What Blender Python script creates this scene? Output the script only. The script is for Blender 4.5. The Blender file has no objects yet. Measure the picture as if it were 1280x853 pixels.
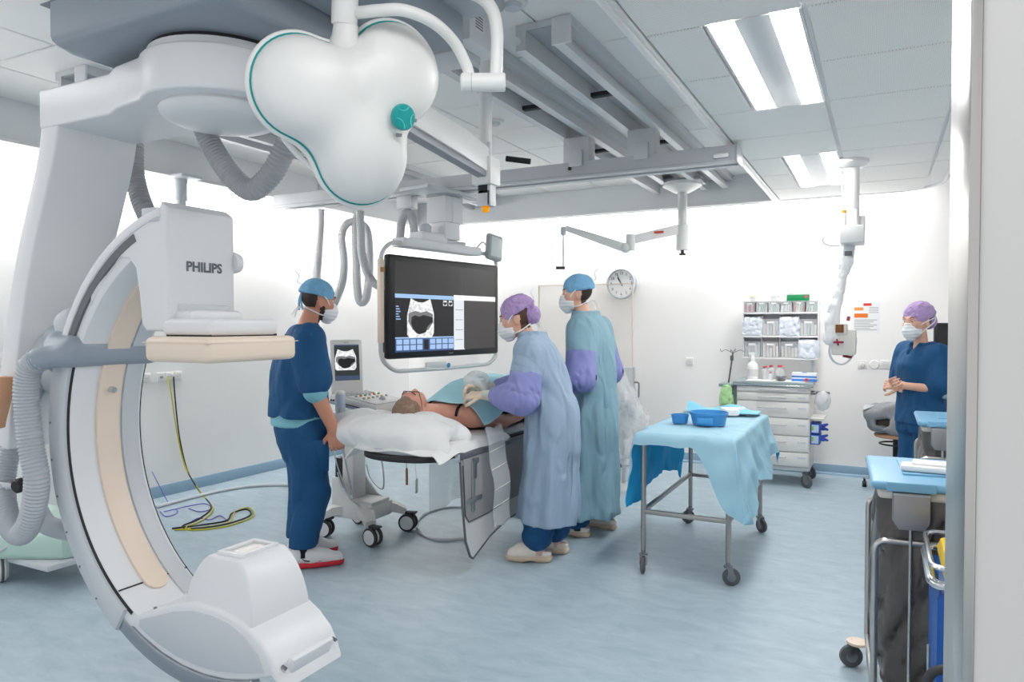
import bpy, bmesh, math, random
import numpy as np
from mathutils import Vector, Matrix, Quaternion

# ------------------------------------------------------------------ camera, world, light, exposure
SC = bpy.context.scene
COL = SC.collection
YAW = math.radians(27.2)
PITCH = math.radians(1.35)
cam_data = bpy.data.cameras.new('camera')
cam = bpy.data.objects.new('camera', cam_data)
COL.objects.link(cam)
cam.location = (0, 0, 1.5)
cam.rotation_euler = (math.radians(90) - PITCH, 0, YAW)
cam_data.sensor_width = 36.0
cam_data.lens = 36.0 * 900.0 / 1280.0
cam_data.clip_start = 0.05
SC.camera = cam

world = bpy.data.worlds.new('world')
SC.world = world
world.use_nodes = True
wb = world.node_tree.nodes['Background']
wb.inputs[0].default_value = (0.98, 0.985, 1.0, 1)
wb.inputs[1].default_value = 0.7

def area_light(name, loc, target, sx, sy, power, color=(1, 1, 1)):
    l = bpy.data.lights.new(name, 'AREA')
    l.shape = 'RECTANGLE'; l.size = sx; l.size_y = sy; l.energy = power; l.color = color
    o = bpy.data.objects.new(name, l); COL.objects.link(o)
    o.location = loc
    o.rotation_euler = (Vector(target) - Vector(loc)).to_track_quat('-Z', 'Y').to_euler()
    return o

CEIL = 2.72          # suspended ceiling
TRAY = 3.0           # raised centre of the ceiling
WX0, WX1, WY = -5.55, 1.35, 7.82   # left wall, right wall, back wall
# cove tubes hidden above the edge of the suspended ceiling wash the walls
area_light('cove_lamp_back', (-2.6, 7.62, 2.83), (-2.6, 7.84, 2.5), 5.6, 0.07, 48, (1, 0.99, 0.97))
area_light('cove_lamp_side', (-5.36, 4.2, 2.83), (-5.58, 4.2, 2.35), 6.4, 0.07, 95, (1, 0.99, 0.97))
# unseen fluorescent fitting of the same row as those in view, over the doorway
area_light('unseen_light_near', (-0.475, 1.05, 2.71), (-0.475, 1.05, 0), 0.62, 1.25, 13, (1, 0.99, 0.97))
area_light('unseen_light_near', (-4.3, 0.8, 2.98), (-4.3, 0.8, 0), 0.62, 1.25, 13, (1, 0.99, 0.97))  # unseen fill light added for the left side, no fitting known there

vs = SC.view_settings
vs.view_transform = 'Standard'
vs.look = 'None'
vs.gamma = 1.0
vs.use_curve_mapping = False
vs.exposure = 0.32
SC.display_settings.display_device = 'sRGB'

# ------------------------------------------------------------------ materials
MATS = {}
def srgb(r, g, b):
    f = lambda c: c / 12.92 if c <= 0.04045 else ((c + 0.055) / 1.055) ** 2.4
    return (f(r / 255), f(g / 255), f(b / 255), 1)

def mat(name, col, rough=0.5, metal=0.0, var=0.0, vscale=8.0, bump=0.0, bscale=60.0, spec=0.5, alpha=1.0,
        trans=0.0, sss=0.0, emit=None, estr=0.0, coat=0.0, stretch=None, ior=1.45, sheen=0.0, wrinkle=None):
    if name in MATS:
        return MATS[name]
    m = bpy.data.materials.new(name); MATS[name] = m
    m.use_nodes = True
    nt = m.node_tree; b = nt.nodes['Principled BSDF']
    c = srgb(*col)
    b.inputs['Base Color'].default_value = c
    b.inputs['Roughness'].default_value = rough
    b.inputs['Metallic'].default_value = metal
    b.inputs['Specular IOR Level'].default_value = spec
    b.inputs['IOR'].default_value = ior
    b.inputs['Alpha'].default_value = alpha
    b.inputs['Transmission Weight'].default_value = trans
    b.inputs['Coat Weight'].default_value = coat
    b.inputs['Sheen Weight'].default_value = sheen
    if sss:
        b.inputs['Subsurface Weight'].default_value = sss
        b.inputs['Subsurface Radius'].default_value = (0.012, 0.005, 0.003)
        b.inputs['Subsurface Scale'].default_value = 0.6
    if emit:
        b.inputs['Emission Color'].default_value = srgb(*emit)
        b.inputs['Emission Strength'].default_value = estr
    if var or bump or wrinkle:
        tc = nt.nodes.new('ShaderNodeTexCoord')
        mp = nt.nodes.new('ShaderNodeMapping')
        nt.links.new(tc.outputs['Object'], mp.inputs[0])
        if stretch: mp.inputs['Scale'].default_value = stretch
    if var:
        n = nt.nodes.new('ShaderNodeTexNoise'); n.inputs['Scale'].default_value = vscale; n.inputs['Detail'].default_value = 5
        nt.links.new(mp.outputs[0], n.inputs['Vector'])
        r = nt.nodes.new('ShaderNodeMapRange')
        r.inputs[1].default_value = 0.25; r.inputs[2].default_value = 0.75
        r.inputs[3].default_value = 1 - var; r.inputs[4].default_value = 1 + var
        nt.links.new(n.outputs['Fac'], r.inputs[0])
        mx = nt.nodes.new('ShaderNodeVectorMath'); mx.operation = 'SCALE'
        mx.inputs[0].default_value = c[:3]
        nt.links.new(r.outputs[0], mx.inputs['Scale'])
        nt.links.new(mx.outputs[0], b.inputs['Base Color'])
    if bump:
        n2 = nt.nodes.new('ShaderNodeTexNoise'); n2.inputs['Scale'].default_value = bscale; n2.inputs['Detail'].default_value = 3
        nt.links.new(mp.outputs[0], n2.inputs['Vector'])
        bp = nt.nodes.new('ShaderNodeBump'); bp.inputs['Strength'].default_value = bump; bp.inputs['Distance'].default_value = 0.01
        nt.links.new(n2.outputs['Fac'], bp.inputs['Height'])
        nt.links.new(bp.outputs[0], b.inputs['Normal'])
    if wrinkle:                # creases: ridged noise, stretched, as relief only
        st, sc, sx = wrinkle
        mp2 = nt.nodes.new('ShaderNodeMapping'); mp2.inputs['Scale'].default_value = sx
        nt.links.new(tc.outputs['Object'], mp2.inputs[0])
        n3 = nt.nodes.new('ShaderNodeTexNoise'); n3.noise_type = 'RIDGED_MULTIFRACTAL'
        n3.inputs['Scale'].default_value = sc; n3.inputs['Detail'].default_value = 2.5; n3.inputs['Roughness'].default_value = .4
        n3.inputs['Distortion'].default_value = .6
        nt.links.new(mp2.outputs[0], n3.inputs['Vector'])
        bp3 = nt.nodes.new('ShaderNodeBump'); bp3.inputs['Strength'].default_value = st; bp3.inputs['Distance'].default_value = 0.06
        nt.links.new(n3.outputs['Fac'], bp3.inputs['Height'])
        if bump: nt.links.new(bp.outputs[0], bp3.inputs['Normal'])
        nt.links.new(bp3.outputs[0], b.inputs['Normal'])
    return m

def emission(name, col, strength):
    if name in MATS: return MATS[name]
    m = bpy.data.materials.new(name); MATS[name] = m
    m.use_nodes = True
    nt = m.node_tree; nt.nodes.clear()
    o = nt.nodes.new('ShaderNodeOutputMaterial'); e = nt.nodes.new('ShaderNodeEmission')
    e.inputs[0].default_value = srgb(*col); e.inputs[1].default_value = strength
    nt.links.new(e.outputs[0], o.inputs[0])
    return m

def film(name, col, opacity, rough=0.15, bump=0.0, bscale=12):
    """thin clear plastic film / pane: mix of transparency and a glossy sheet"""
    if name in MATS: return MATS[name]
    m = bpy.data.materials.new(name); MATS[name] = m
    m.use_nodes = True
    nt = m.node_tree; b = nt.nodes['Principled BSDF']; out = nt.nodes['Material Output']
    b.inputs['Base Color'].default_value = srgb(*col); b.inputs['Roughness'].default_value = rough
    tr = nt.nodes.new('ShaderNodeBsdfTransparent'); mx = nt.nodes.new('ShaderNodeMixShader')
    mx.inputs[0].default_value = opacity
    nt.links.new(tr.outputs[0], mx.inputs[1]); nt.links.new(b.outputs[0], mx.inputs[2]); nt.links.new(mx.outputs[0], out.inputs[0])
    if bump:
        tc = nt.nodes.new('ShaderNodeTexCoord'); n2 = nt.nodes.new('ShaderNodeTexNoise')
        n2.inputs['Scale'].default_value = bscale; nt.links.new(tc.outputs['Object'], n2.inputs['Vector'])
        bp = nt.nodes.new('ShaderNodeBump'); bp.inputs['Strength'].default_value = bump; bp.inputs['Distance'].default_value = 0.05
        nt.links.new(n2.outputs['Fac'], bp.inputs['Height']); nt.links.new(bp.outputs[0], b.inputs['Normal'])
    return m

# ------------------------------------------------------------------ mesh helpers
def V3(*a): return Vector(a if len(a) == 3 else a[0])
def frame(axis, up=(0, 0, 1)):
    z = Vector(axis).normalized(); u = Vector(up)
    if abs(z.dot(u.normalized())) > 0.98: u = Vector((1, 0, 0)) if abs(z.x) < 0.9 else Vector((0, 1, 0))
    x = u.cross(z).normalized(); y = z.cross(x)
    return Matrix((x, y, z)).transposed()

def smooth_path(pts, n=8):
    """Catmull-Rom through the points"""
    P = [Vector(p) for p in pts]
    if len(P) < 3: return P
    Q = [2 * P[0] - P[1]] + P + [2 * P[-1] - P[-2]]
    out = []
    for i in range(1, len(Q) - 2):
        a, b, c, d = Q[i - 1], Q[i], Q[i + 1], Q[i + 2]
        for k in range(n):
            t = k / n
            out.append(0.5 * ((2 * b) + (c - a) * t + (2 * a - 5 * b + 4 * c - d) * t * t + (3 * b - a - 3 * c + d) * t ** 3))
    out.append(P[-1])
    return out

def round_poly(pts, r, n=5):
    """polyline with rounded corners (open)"""
    P = [Vector(p) for p in pts]; out = [P[0]]
    for i in range(1, len(P) - 1):
        a, b, c = P[i - 1], P[i], P[i + 1]
        rr = r[i] if isinstance(r, (list, tuple)) else r
        u = (a - b); v = (c - b)
        rr = min(rr, u.length * .49, v.length * .49)
        s = b + u.normalized() * rr; e = b + v.normalized() * rr
        for k in range(n + 1):
            t = k / n
            out.append((1 - t) ** 2 * s + 2 * t * (1 - t) * b + t * t * e)
    out.append(P[-1])
    return out

class MB:
    def __init__(s): s.v = []; s.f = []
    def add(s, vs, fs, M=None):
        o = len(s.v)
        if M is not None: vs = [M @ Vector(p) for p in vs]
        s.v += [tuple(p) for p in vs]; s.f += [tuple(i + o for i in f) for f in fs]
        return s
    def addbm(s, bm, M=None):
        bm.verts.index_update()
        s.add([v.co.copy() for v in bm.verts], [[v.index for v in f.verts] for f in bm.faces], M); bm.free(); return s
    def box(s, c, size, bev=0.0, rot=None, seg=2):
        """box by centre and full size, optional bevel, rot = 3x3 or z angle"""
        bm = bmesh.new(); bmesh.ops.create_cube(bm, size=1)
        for v in bm.verts: v.co = Vector((v.co.x * size[0], v.co.y * size[1], v.co.z * size[2]))
        if bev: bmesh.ops.bevel(bm, geom=bm.edges[:], offset=min(bev, min(size) * .49), segments=seg, profile=.5, affect='EDGES')
        if rot is None: R = Matrix.Identity(3)
        elif isinstance(rot, (int, float)): R = Matrix.Rotation(rot, 3, 'Z')
        else: R = rot
        return s.addbm(bm, Matrix.Translation(Vector(c)) @ R.to_4x4())
    def bb(s, lo, hi, bev=0.0, seg=2):
        lo = Vector(lo); hi = Vector(hi)
        return s.box((lo + hi) / 2, hi - lo, bev, seg=seg)
    def cyl(s, a, b, r, r2=None, seg=16, bev=0.0):
        a = Vector(a); b = Vector(b); r2 = r if r2 is None else r2
        L = (b - a).length
        if bev: prof = [(0, 0), (r - bev, 0), (r, bev), (r2, L - bev), (r2 - bev, L), (0, L)]
        else: prof = [(0, 0), (r, 0), (r2, L), (0, L)]
        return s.lathe(prof, a, b - a, seg)
    def lathe(s, prof, origin=(0, 0, 0), axis=(0, 0, 1), seg=24, sx=1.0, sy=1.0):
        M = Matrix.Translation(Vector(origin)) @ frame(axis).to_4x4()
        vs = []; fs = []; rows = []
        for r, z in prof:
            if r < 1e-6:
                rows.append([len(vs)]); vs.append((0, 0, z))
            else:
                rows.append(list(range(len(vs), len(vs) + seg)))
                vs += [(r * sx * math.cos(2 * math.pi * k / seg), r * sy * math.sin(2 * math.pi * k / seg), z) for k in range(seg)]
        for A, B in zip(rows, rows[1:]):
            if len(A) == 1 and len(B) == 1: continue
            for k in range(seg):
                k2 = (k + 1) % seg
                if len(A) == 1: fs.append((A[0], B[k2], B[k]))
                elif len(B) == 1: fs.append((A[k], A[k2], B[0]))
                else: fs.append((A[k], A[k2], B[k2], B[k]))
        return s.add(vs, fs, M)
    def tube(s, pts, r, seg=10, closed=False, up=None, sec=None, cap=True):
        """sweep a circle (or the 2-D section sec) along points; r number or list"""
        P = [Vector(p) for p in pts]
        P = [p for i, p in enumerate(P) if i == 0 or (p - P[i - 1]).length > 1e-6]
        n = len(P)
        T = []
        for i in range(n):
            if closed: t = P[(i + 1) % n] - P[i - 1]
            else: t = P[min(i + 1, n - 1)] - P[max(i - 1, 0)]
            T.append(t.normalized())
        u0 = Vector(up) if up else (Vector((0, 0, 1)) if abs(T[0].z) < .9 else Vector((1, 0, 0)))
        nx = (u0 - T[0] * u0.dot(T[0])).normalized()
        vs = []; fs = []
        for i in range(n):
            if i:
                if up:
                    nx = Vector(up) - T[i] * Vector(up).dot(T[i]); nx.normalize()
                else:
                    q = T[i - 1].rotation_difference(T[i]); nx = q @ nx; nx = (nx - T[i] * nx.dot(T[i])).normalized()
            ny = T[i].cross(nx)
            rr = r[i] if isinstance(r, (list, tuple)) else r
            if sec: ring = [P[i] + nx * (a * rr) + ny * (b * rr) for a, b in sec]
            else: ring = [P[i] + (nx * math.cos(2 * math.pi * k / seg) + ny * math.sin(2 * math.pi * k / seg)) * rr for k in range(seg)]
            vs += ring
        m = len(sec) if sec else seg
        for i in range(n if closed else n - 1):
            a = i * m; b = ((i + 1) % n) * m
            for k in range(m):
                k2 = (k + 1) % m
                fs.append((a + k, a + k2, b + k2, b + k))
        if not closed and cap:
            fs.append(tuple(range(m - 1, -1, -1))); fs.append(tuple((n - 1) * m + k for k in range(m)))
        return s.add(vs, fs)
    def hose(s, pts, r, pitch=0.018, seg=12, amp=0.1):
        """corrugated hose: smooth path with ribbed radius"""
        P = smooth_path(pts, 16)
        L = [0]
        for a, b in zip(P, P[1:]): L.append(L[-1] + (b - a).length)
        n = max(8, int(L[-1] / pitch * 4)); out = []; rr = []; j = 0
        for i in range(n + 1):
            d = L[-1] * i / n
            while j < len(L) - 2 and L[j + 1] < d: j += 1
            t = (d - L[j]) / max(1e-9, L[j + 1] - L[j])
            out.append(P[j].lerp(P[j + 1], min(1, max(0, t)))); rr.append(r * (1 - amp * (1, .5, 0, .5)[i % 4]))
        return s.tube(out, rr, seg)
    def prism(s, poly, M, depth, bev=0.0, seg=2):
        """2-D outline (x,y) extruded along local z from 0 to depth, through matrix M"""
        bm = bmesh.new()
        vs = [bm.verts.new((p[0], p[1], 0)) for p in poly]
        f = bm.faces.new(vs)
        r = bmesh.ops.extrude_face_region(bm, geom=[f])
        for g in r['geom']:
            if isinstance(g, bmesh.types.BMVert): g.co.z += depth
        bmesh.ops.recalc_face_normals(bm, faces=bm.faces[:])
        if bev:
            ed = [e for e in bm.edges if abs(e.verts[0].co.z - e.verts[1].co.z) < 1e-7]
            bmesh.ops.bevel(bm, geom=ed, offset=bev, segments=seg, profile=.5, affect='EDGES', clamp_overlap=True)
        return s.addbm(bm, M)
    def sphere(s, c, r, seg=16, ring=10, rot=None):
        if isinstance(r, (int, float)): r = (r, r, r)
        bm = bmesh.new(); bmesh.ops.create_uvsphere(bm, u_segments=seg, v_segments=ring, radius=1)
        M = Matrix.Translation(Vector(c)) @ ((rot.to_4x4() if rot else Matrix.Identity(4)) @ Matrix.Diagonal((*r, 1)))
        return s.addbm(bm, M)
    def grid(s, fn, nu, nv, closed_u=False):
        """surface fn(u,v) for u,v in 0..1"""
        vs = []; fs = []
        cu = nu if closed_u else nu + 1
        for j in range(nv + 1):
            for i in range(cu): vs.append(fn(i / nu, j / nv))
        for j in range(nv):
            for i in range(nu):
                i2 = (i + 1) % cu
                fs.append((j * cu + i, j * cu + i2, (j + 1) * cu + i2, (j + 1) * cu + i))
        return s.add(vs, fs)
    def sheet(s, fn, nu, nv, th):
        """surface with thickness th along its normal"""
        N = [[Vector(fn(i / nu, j / nv)) for i in range(nu + 1)] for j in range(nv + 1)]
        vs = []; fs = []
        back = []
        for j in range(nv + 1):
            for i in range(nu + 1):
                du = N[j][min(i + 1, nu)] - N[j][max(i - 1, 0)]; dv = N[min(j + 1, nv)][i] - N[max(j - 1, 0)][i]
                nn = du.cross(dv); nn = nn.normalized() if nn.length > 1e-9 else Vector((0, 0, 1))
                vs.append(N[j][i]); back.append(N[j][i] - nn * th)
        k = len(vs); vs = vs + back; w = nu + 1
        for j in range(nv):
            for i in range(nu):
                a, b, c, d = j * w + i, j * w + i + 1, (j + 1) * w + i + 1, (j + 1) * w + i
                fs.append((a, b, c, d)); fs.append((k + d, k + c, k + b, k + a))
        for i in range(nu):
            fs.append((i + 1, i, k + i, k + i + 1)); a = nv * w + i; fs.append((a, a + 1, k + a + 1, k + a))
        for j in range(nv):
            a = j * w; fs.append((a, a + w, k + a + w, k + a)); a = j * w + nu; fs.append((a + w, a, k + a, k + a + w))
        return s.add(vs, fs)

def mesh_from(name, vs, fs, m, angle=40):
    me = bpy.data.meshes.new(name)
    me.from_pydata([tuple(v) for v in vs], [], [tuple(f) for f in fs])
    if not isinstance(m, (list, tuple)): m = [m]
    for x in m: me.materials.append(x)
    me.polygons.foreach_set('use_smooth', [True] * len(me.polygons))
    me.update()
    if angle: me.set_sharp_from_angle(angle=math.radians(angle))
    return me

def obj(name, mb, m, parent=None, angle=40, loc=None, label=None):
    me = mb if isinstance(mb, bpy.types.Mesh) else mesh_from(name, mb.v, mb.f, m, angle)
    o = bpy.data.objects.new(name, me); COL.objects.link(o)
    if parent is not None: o.parent = parent
    if loc is not None: o.location = loc
    if label: o['label'] = label
    return o

def tag(o, label, cat, group=None):
    o['label'] = label; o['category'] = cat
    if group: o['group'] = group
    return o

def thing(name, label, cat, loc=(0, 0, 0), rz=0.0, group=None):
    o = bpy.data.objects.new(name, None); COL.objects.link(o)
    o.empty_display_size = 0.1
    o.location = loc; o.rotation_euler = (0, 0, rz)
    return tag(o, label, cat, group)

def one(name, label, cat, mb, m, loc=None, rz=0.0, group=None, angle=40):
    """a thing that is one mesh"""
    o = obj(name, mb, m, None, angle, loc); o.rotation_euler = (0, 0, rz)
    return tag(o, label, cat, group)

def struct(name, mb, m, parent=None, angle=30):
    o = obj(name, mb, m, parent, angle)
    if parent is None: o['kind'] = 'structure'
    return o

def copy_tree(o, parent=None):
    c = o.copy(); COL.objects.link(c); c.parent = parent
    for ch in list(o.children): copy_tree(ch, c)
    return c

def text_mesh(txt, size, m, M, extrude=0.001, bold=0.0, sx=1.0, align='CENTER', space=1.0):
    """lettering as a mesh; M maps text plane (x right, y up, z out) into place"""
    cu = bpy.data.curves.new('lettering', 'FONT'); cu.body = txt; cu.size = size; cu.extrude = extrude; cu.offset = bold
    cu.align_x = align; cu.align_y = 'CENTER'; cu.resolution_u = 3; cu.space_character = space
    to = bpy.data.objects.new('lettering', cu); COL.objects.link(to)
    dg = bpy.context.evaluated_depsgraph_get()
    me = bpy.data.meshes.new_from_object(to.evaluated_get(dg))
    bpy.data.objects.remove(to); bpy.data.curves.remove(cu)
    me.transform(M @ Matrix.Diagonal((sx, 1, 1, 1)))
    me.materials.clear(); me.materials.append(m)
    return me

def basis(o, x, y, z):
    """4x4 from origin and axes"""
    m = Matrix((Vector(x), Vector(y), Vector(z))).transposed().to_4x4()
    m.translation = Vector(o)
    return m

# ------------------------------------------------------------------ implicit surfaces for soft and organic shapes
class SDF:
    def __init__(s): s.p = []
    def add(s, f, lo, hi, k=0.02, op='u'):
        s.p.append((f, np.array(lo, float), np.array(hi, float), k, op)); return s
    def cap(s, a, b, r1, r2=None, k=0.02, op='u', squash=None):
        """tapered capsule; squash=(axis, factor): radius times factor along axis"""
        a = np.array(a, float); b = np.array(b, float); r2 = r1 if r2 is None else r2
        ba = b - a; L2 = max(ba @ ba, 1e-12)
        if squash is not None:
            ax = np.array(squash[0], float); ax /= np.linalg.norm(ax); fac = squash[1]
        def f(P):
            pa = P - a
            h = np.clip((pa @ ba) / L2, 0, 1)
            q = pa - h[:, None] * ba
            if squash is not None:
                c = q @ ax
                q = q + (c * (1 / fac - 1))[:, None] * ax
            return (np.sqrt((q * q).sum(1)) - (r1 + (r2 - r1) * h)) * (1 if squash is None else min(1, fac))
        m = max(r1, r2) * (max(1, squash[1]) if squash is not None else 1)
        return s.add(f, np.minimum(a, b) - m, np.maximum(a, b) + m, k, op)
    def ell(s, c, r, rot=None, k=0.02, op='u'):
        c = np.array(c, float); r = np.array(r, float)
        Rm = np.array(rot.transposed() if rot is not None else Matrix.Identity(3))
        def f(P):
            q = (P - c) @ Rm.T
            k0 = np.sqrt(((q / r) ** 2).sum(1)); k1 = np.sqrt(((q / r ** 2) ** 2).sum(1))
            return np.where(k1 > 1e-9, k0 * (k0 - 1) / np.maximum(k1, 1e-9), -r.min())
        m = r.max() if rot is not None else r
        return s.add(f, c - m, c + m, k, op)
    def rbox(s, c, half, rr, rot=None, k=0.02, op='u'):
        c = np.array(c, float); hh = np.array(half, float) - rr
        Rm = np.array(rot.transposed() if rot is not None else Matrix.Identity(3))
        def f(P):
            q = np.abs((P - c) @ Rm.T) - hh
            return np.sqrt((np.maximum(q, 0) ** 2).sum(1)) + np.minimum(q.max(1), 0) - rr
        m = np.linalg.norm(half) if rot is not None else np.array(half, float)
        return s.add(f, c - m, c + m, k, op)
    def loft(s, rings, k=0.02, fold=None, op='u', power=2.0):
        """rings (z, cx, cy, rx, ry) bottom to top; fold(theta, z) -> relative radius change"""
        Rg = np.array(sorted(rings)); z = Rg[:, 0]
        zs = np.linspace(z[0], z[-1], 80)
        T = []
        for c in range(1, 5):      # smoothed interpolation
            y = np.interp(zs, z, Rg[:, c]); ker = np.ones(5) / 5
            T.append(np.convolve(np.pad(y, 2, mode='edge'), ker, 'valid'))
        def f(P):
            zz = np.clip(P[:, 2], z[0], z[-1])
            cx, cy, rx, ry = [np.interp(zz, zs, t) for t in T]
            x = P[:, 0] - cx; y = P[:, 1] - cy
            if power == 2.0: rho = np.sqrt((x / rx) ** 2 + (y / ry) ** 2)
            else: rho = (np.abs(x / rx) ** power + np.abs(y / ry) ** power) ** (1 / power)
            one_ = 1.0
            if fold is not None: one_ = 1 + fold(np.arctan2(y / ry, x / rx), P[:, 2])
            d = (rho - one_) * np.minimum(rx, ry)
            dz = np.maximum(z[0] - P[:, 2], P[:, 2] - z[-1])
            return np.maximum(d, dz)
        m = np.array([(Rg[:, 3] * 1.3 + 0.02).max(), (Rg[:, 4] * 1.3 + 0.02).max(), 0])
        lo = np.array([Rg[:, 1].min(), Rg[:, 2].min(), z[0]]) - m; hi = np.array([Rg[:, 1].max(), Rg[:, 2].max(), z[-1]]) + m
        return s.add(f, lo, hi, k, op)
    def mesh(s, cell, disp=None):
        ad = [p for p in s.p if p[4] == 'u']
        lo = np.min([p[1] for p in ad], 0) - cell * 3; hi = np.max([p[2] for p in ad], 0) + cell * 3
        n = np.ceil((hi - lo) / cell).astype(int) + 1
        Vv = np.full(n, 0.2, np.float32)
        ax = [lo[i] + cell * np.arange(n[i]) for i in range(3)]
        for f, l, h, k, op in s.p:
            mg = k + cell * 2.5
            i0 = np.clip(np.floor((l - mg - lo) / cell).astype(int), 0, n); i1 = np.clip(np.ceil((h + mg - lo) / cell).astype(int) + 1, 0, n)
            if (i1 <= i0).any(): continue
            sl = tuple(slice(a, b) for a, b in zip(i0, i1))
            X, Y, Zz = np.meshgrid(*[ax[i][sl[i]] for i in range(3)], indexing='ij')
            d = f(np.stack([X.ravel(), Y.ravel(), Zz.ravel()], 1)).reshape(X.shape)
            cur = Vv[sl]
            if op == 's':
                d = -d
                hh = np.clip(0.5 - 0.5 * (cur - d) / max(k, 1e-6), 0, 1)
                Vv[sl] = cur * (1 - hh) + d * hh + k * hh * (1 - hh)
            else:
                hh = np.clip(0.5 + 0.5 * (cur - d) / max(k, 1e-6), 0, 1)
                Vv[sl] = cur * (1 - hh) + d * hh - k * hh * (1 - hh)
        if disp is not None:
            near = np.abs(Vv) < cell * 6
            I = np.argwhere(near)
            Vv[near] += np.clip(disp(lo + I * cell), -2.2 * cell, 2.2 * cell)
        return surface_nets(Vv, lo, cell)

def surface_nets(Vv, lo, cell):
    ins = Vv < 0
    n = np.array(Vv.shape)
    c = n - 1
    cnt = np.zeros(c, np.float32); acc = np.zeros((*c, 3), np.float32)
    corner = lambda a, i, j, k: a[i:i + c[0], j:j + c[1], k:k + c[2]]
    for axis in range(3):
        for p in (0, 1):
            for q in (0, 1):
                o = [0, 0, 0]; others = [x for x in range(3) if x != axis]
                o[others[0]] = p; o[others[1]] = q
                o2 = list(o); o2[axis] = 1
                a = corner(Vv, *o); b = corner(Vv, *o2)
                cr = (a < 0) != (b < 0)
                t = np.where(cr, a / np.where(cr, a - b, 1), 0)
                cnt += cr
                for x in range(3):
                    acc[..., x] += cr * (t if x == axis else o[x])
    act = cnt > 0
    idx = np.full(c, -1, np.int64); m = int(act.sum()); idx[act] = np.arange(m)
    I = np.argwhere(act)
    verts = lo + (I + acc[act] / cnt[act][:, None]) * cell
    faces = []
    for axis in range(3):
        sl0 = [slice(None)] * 3; sl1 = [slice(None)] * 3
        sl0[axis] = slice(0, n[axis] - 1); sl1[axis] = slice(1, n[axis])
        a = ins[tuple(sl0)]; b = ins[tuple(sl1)]
        for flip, cr in ((False, a & ~b), (True, ~a & b)):
            E = np.argwhere(cr)
            oth = [(axis + 1) % 3, (axis + 2) % 3]
            ok = (E[:, oth[0]] > 0) & (E[:, oth[1]] > 0) & (E[:, oth[0]] < n[oth[0]] - 1) & (E[:, oth[1]] < n[oth[1]] - 1)
            E = E[ok]
            if not len(E): continue
            q = []
            for du, dv in ((-1, -1), (0, -1), (0, 0), (-1, 0)):
                J = E.copy(); J[:, oth[0]] += du; J[:, oth[1]] += dv
                q.append(idx[J[:, 0], J[:, 1], J[:, 2]])
            q = np.stack(q, 1)
            faces.append(q[:, ::-1] if flip else q)
    faces = np.concatenate(faces)
    return verts, faces

def np_mesh(name, parts, m, pick=None, smooth_it=1):
    """one mesh from (verts, faces) pieces; pick(centres)->material index"""
    vs = []; fs = []; o = 0
    for v, f in parts:
        if smooth_it:          # light Laplacian smoothing against grid steps
            for _ in range(smooth_it):
                a = np.zeros_like(v); cnt = np.zeros(len(v))
                for x, y in ((0, 1), (1, 2), (2, 3), (3, 0)):
                    np.add.at(a, f[:, x], v[f[:, y]]); np.add.at(cnt, f[:, x], 1)
                    np.add.at(a, f[:, y], v[f[:, x]]); np.add.at(cnt, f[:, y], 1)
                v = v * .5 + .5 * a / np.maximum(cnt, 1)[:, None]
        vs.append(v); fs.append(f + o); o += len(v)
    v = np.concatenate(vs).astype(np.float32); f = np.concatenate(fs)
    me = bpy.data.meshes.new(name)
    me.vertices.add(len(v)); me.vertices.foreach_set('co', v.ravel())
    me.loops.add(f.size); me.loops.foreach_set('vertex_index', f.ravel().astype(np.int32))
    me.polygons.add(len(f)); me.polygons.foreach_set('loop_start', np.arange(0, f.size, 4, dtype=np.int32))
    me.polygons.foreach_set('loop_total', np.full(len(f), 4, np.int32))
    if not isinstance(m, (list, tuple)): m = [m]
    for x in m: me.materials.append(x)
    if pick is not None:
        me.polygons.foreach_set('material_index', pick(v[f].mean(1)).astype(np.int32))
    me.update(calc_edges=True)
    me.polygons.foreach_set('use_smooth', np.ones(len(f), bool))
    me.update()
    return me

def folds(amp, seed=0, freq=(9, 9, 4), n=6, sharp=True):
    """cloth creases: sum of warped ridges"""
    rng = np.random.default_rng(seed)
    K = rng.normal(size=(n, 3)) * np.array(freq); ph = rng.random(n) * 6.28
    W = rng.normal(size=(3, 3)) * 4
    def f(P):
        w = np.sin(P @ W) * 0.08
        Q = P + w
        s = np.zeros(len(P))
        for i in range(n):
            a = np.sin(Q @ K[i] + ph[i])
            s += (1 - 2 * np.sqrt(np.abs(a) + .02)) if sharp else a
        return amp * s / math.sqrt(n)
    return f

# picture-plane helper used only to look up real positions: a pixel of the 1280x853 frame at a given depth
_F = Vector((-math.sin(YAW) * math.cos(PITCH), math.cos(YAW) * math.cos(PITCH), -math.sin(PITCH)))
_R = Vector((math.cos(YAW), math.sin(YAW), 0))
_U = _R.cross(_F)
def at(px, py, d): return Vector((0, 0, 1.5)) + (_F + _R * ((px - 640) / 900) - _U * ((py - 426.5) / 900)) * d
def at_z(px, py, z):
    r = _F + _R * ((px - 640) / 900) - _U * ((py - 426.5) / 900)
    return Vector((0, 0, 1.5)) + r * ((z - 1.5) / r.z)
def at_x(px, py, x):
    r = _F + _R * ((px - 640) / 900) - _U * ((py - 426.5) / 900)
    return Vector((0, 0, 1.5)) + r * (x / r.x)
def at_y(px, py, y):
    r = _F + _R * ((px - 640) / 900) - _U * ((py - 426.5) / 900)
    return Vector((0, 0, 1.5)) + r * (y / r.y)
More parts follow.
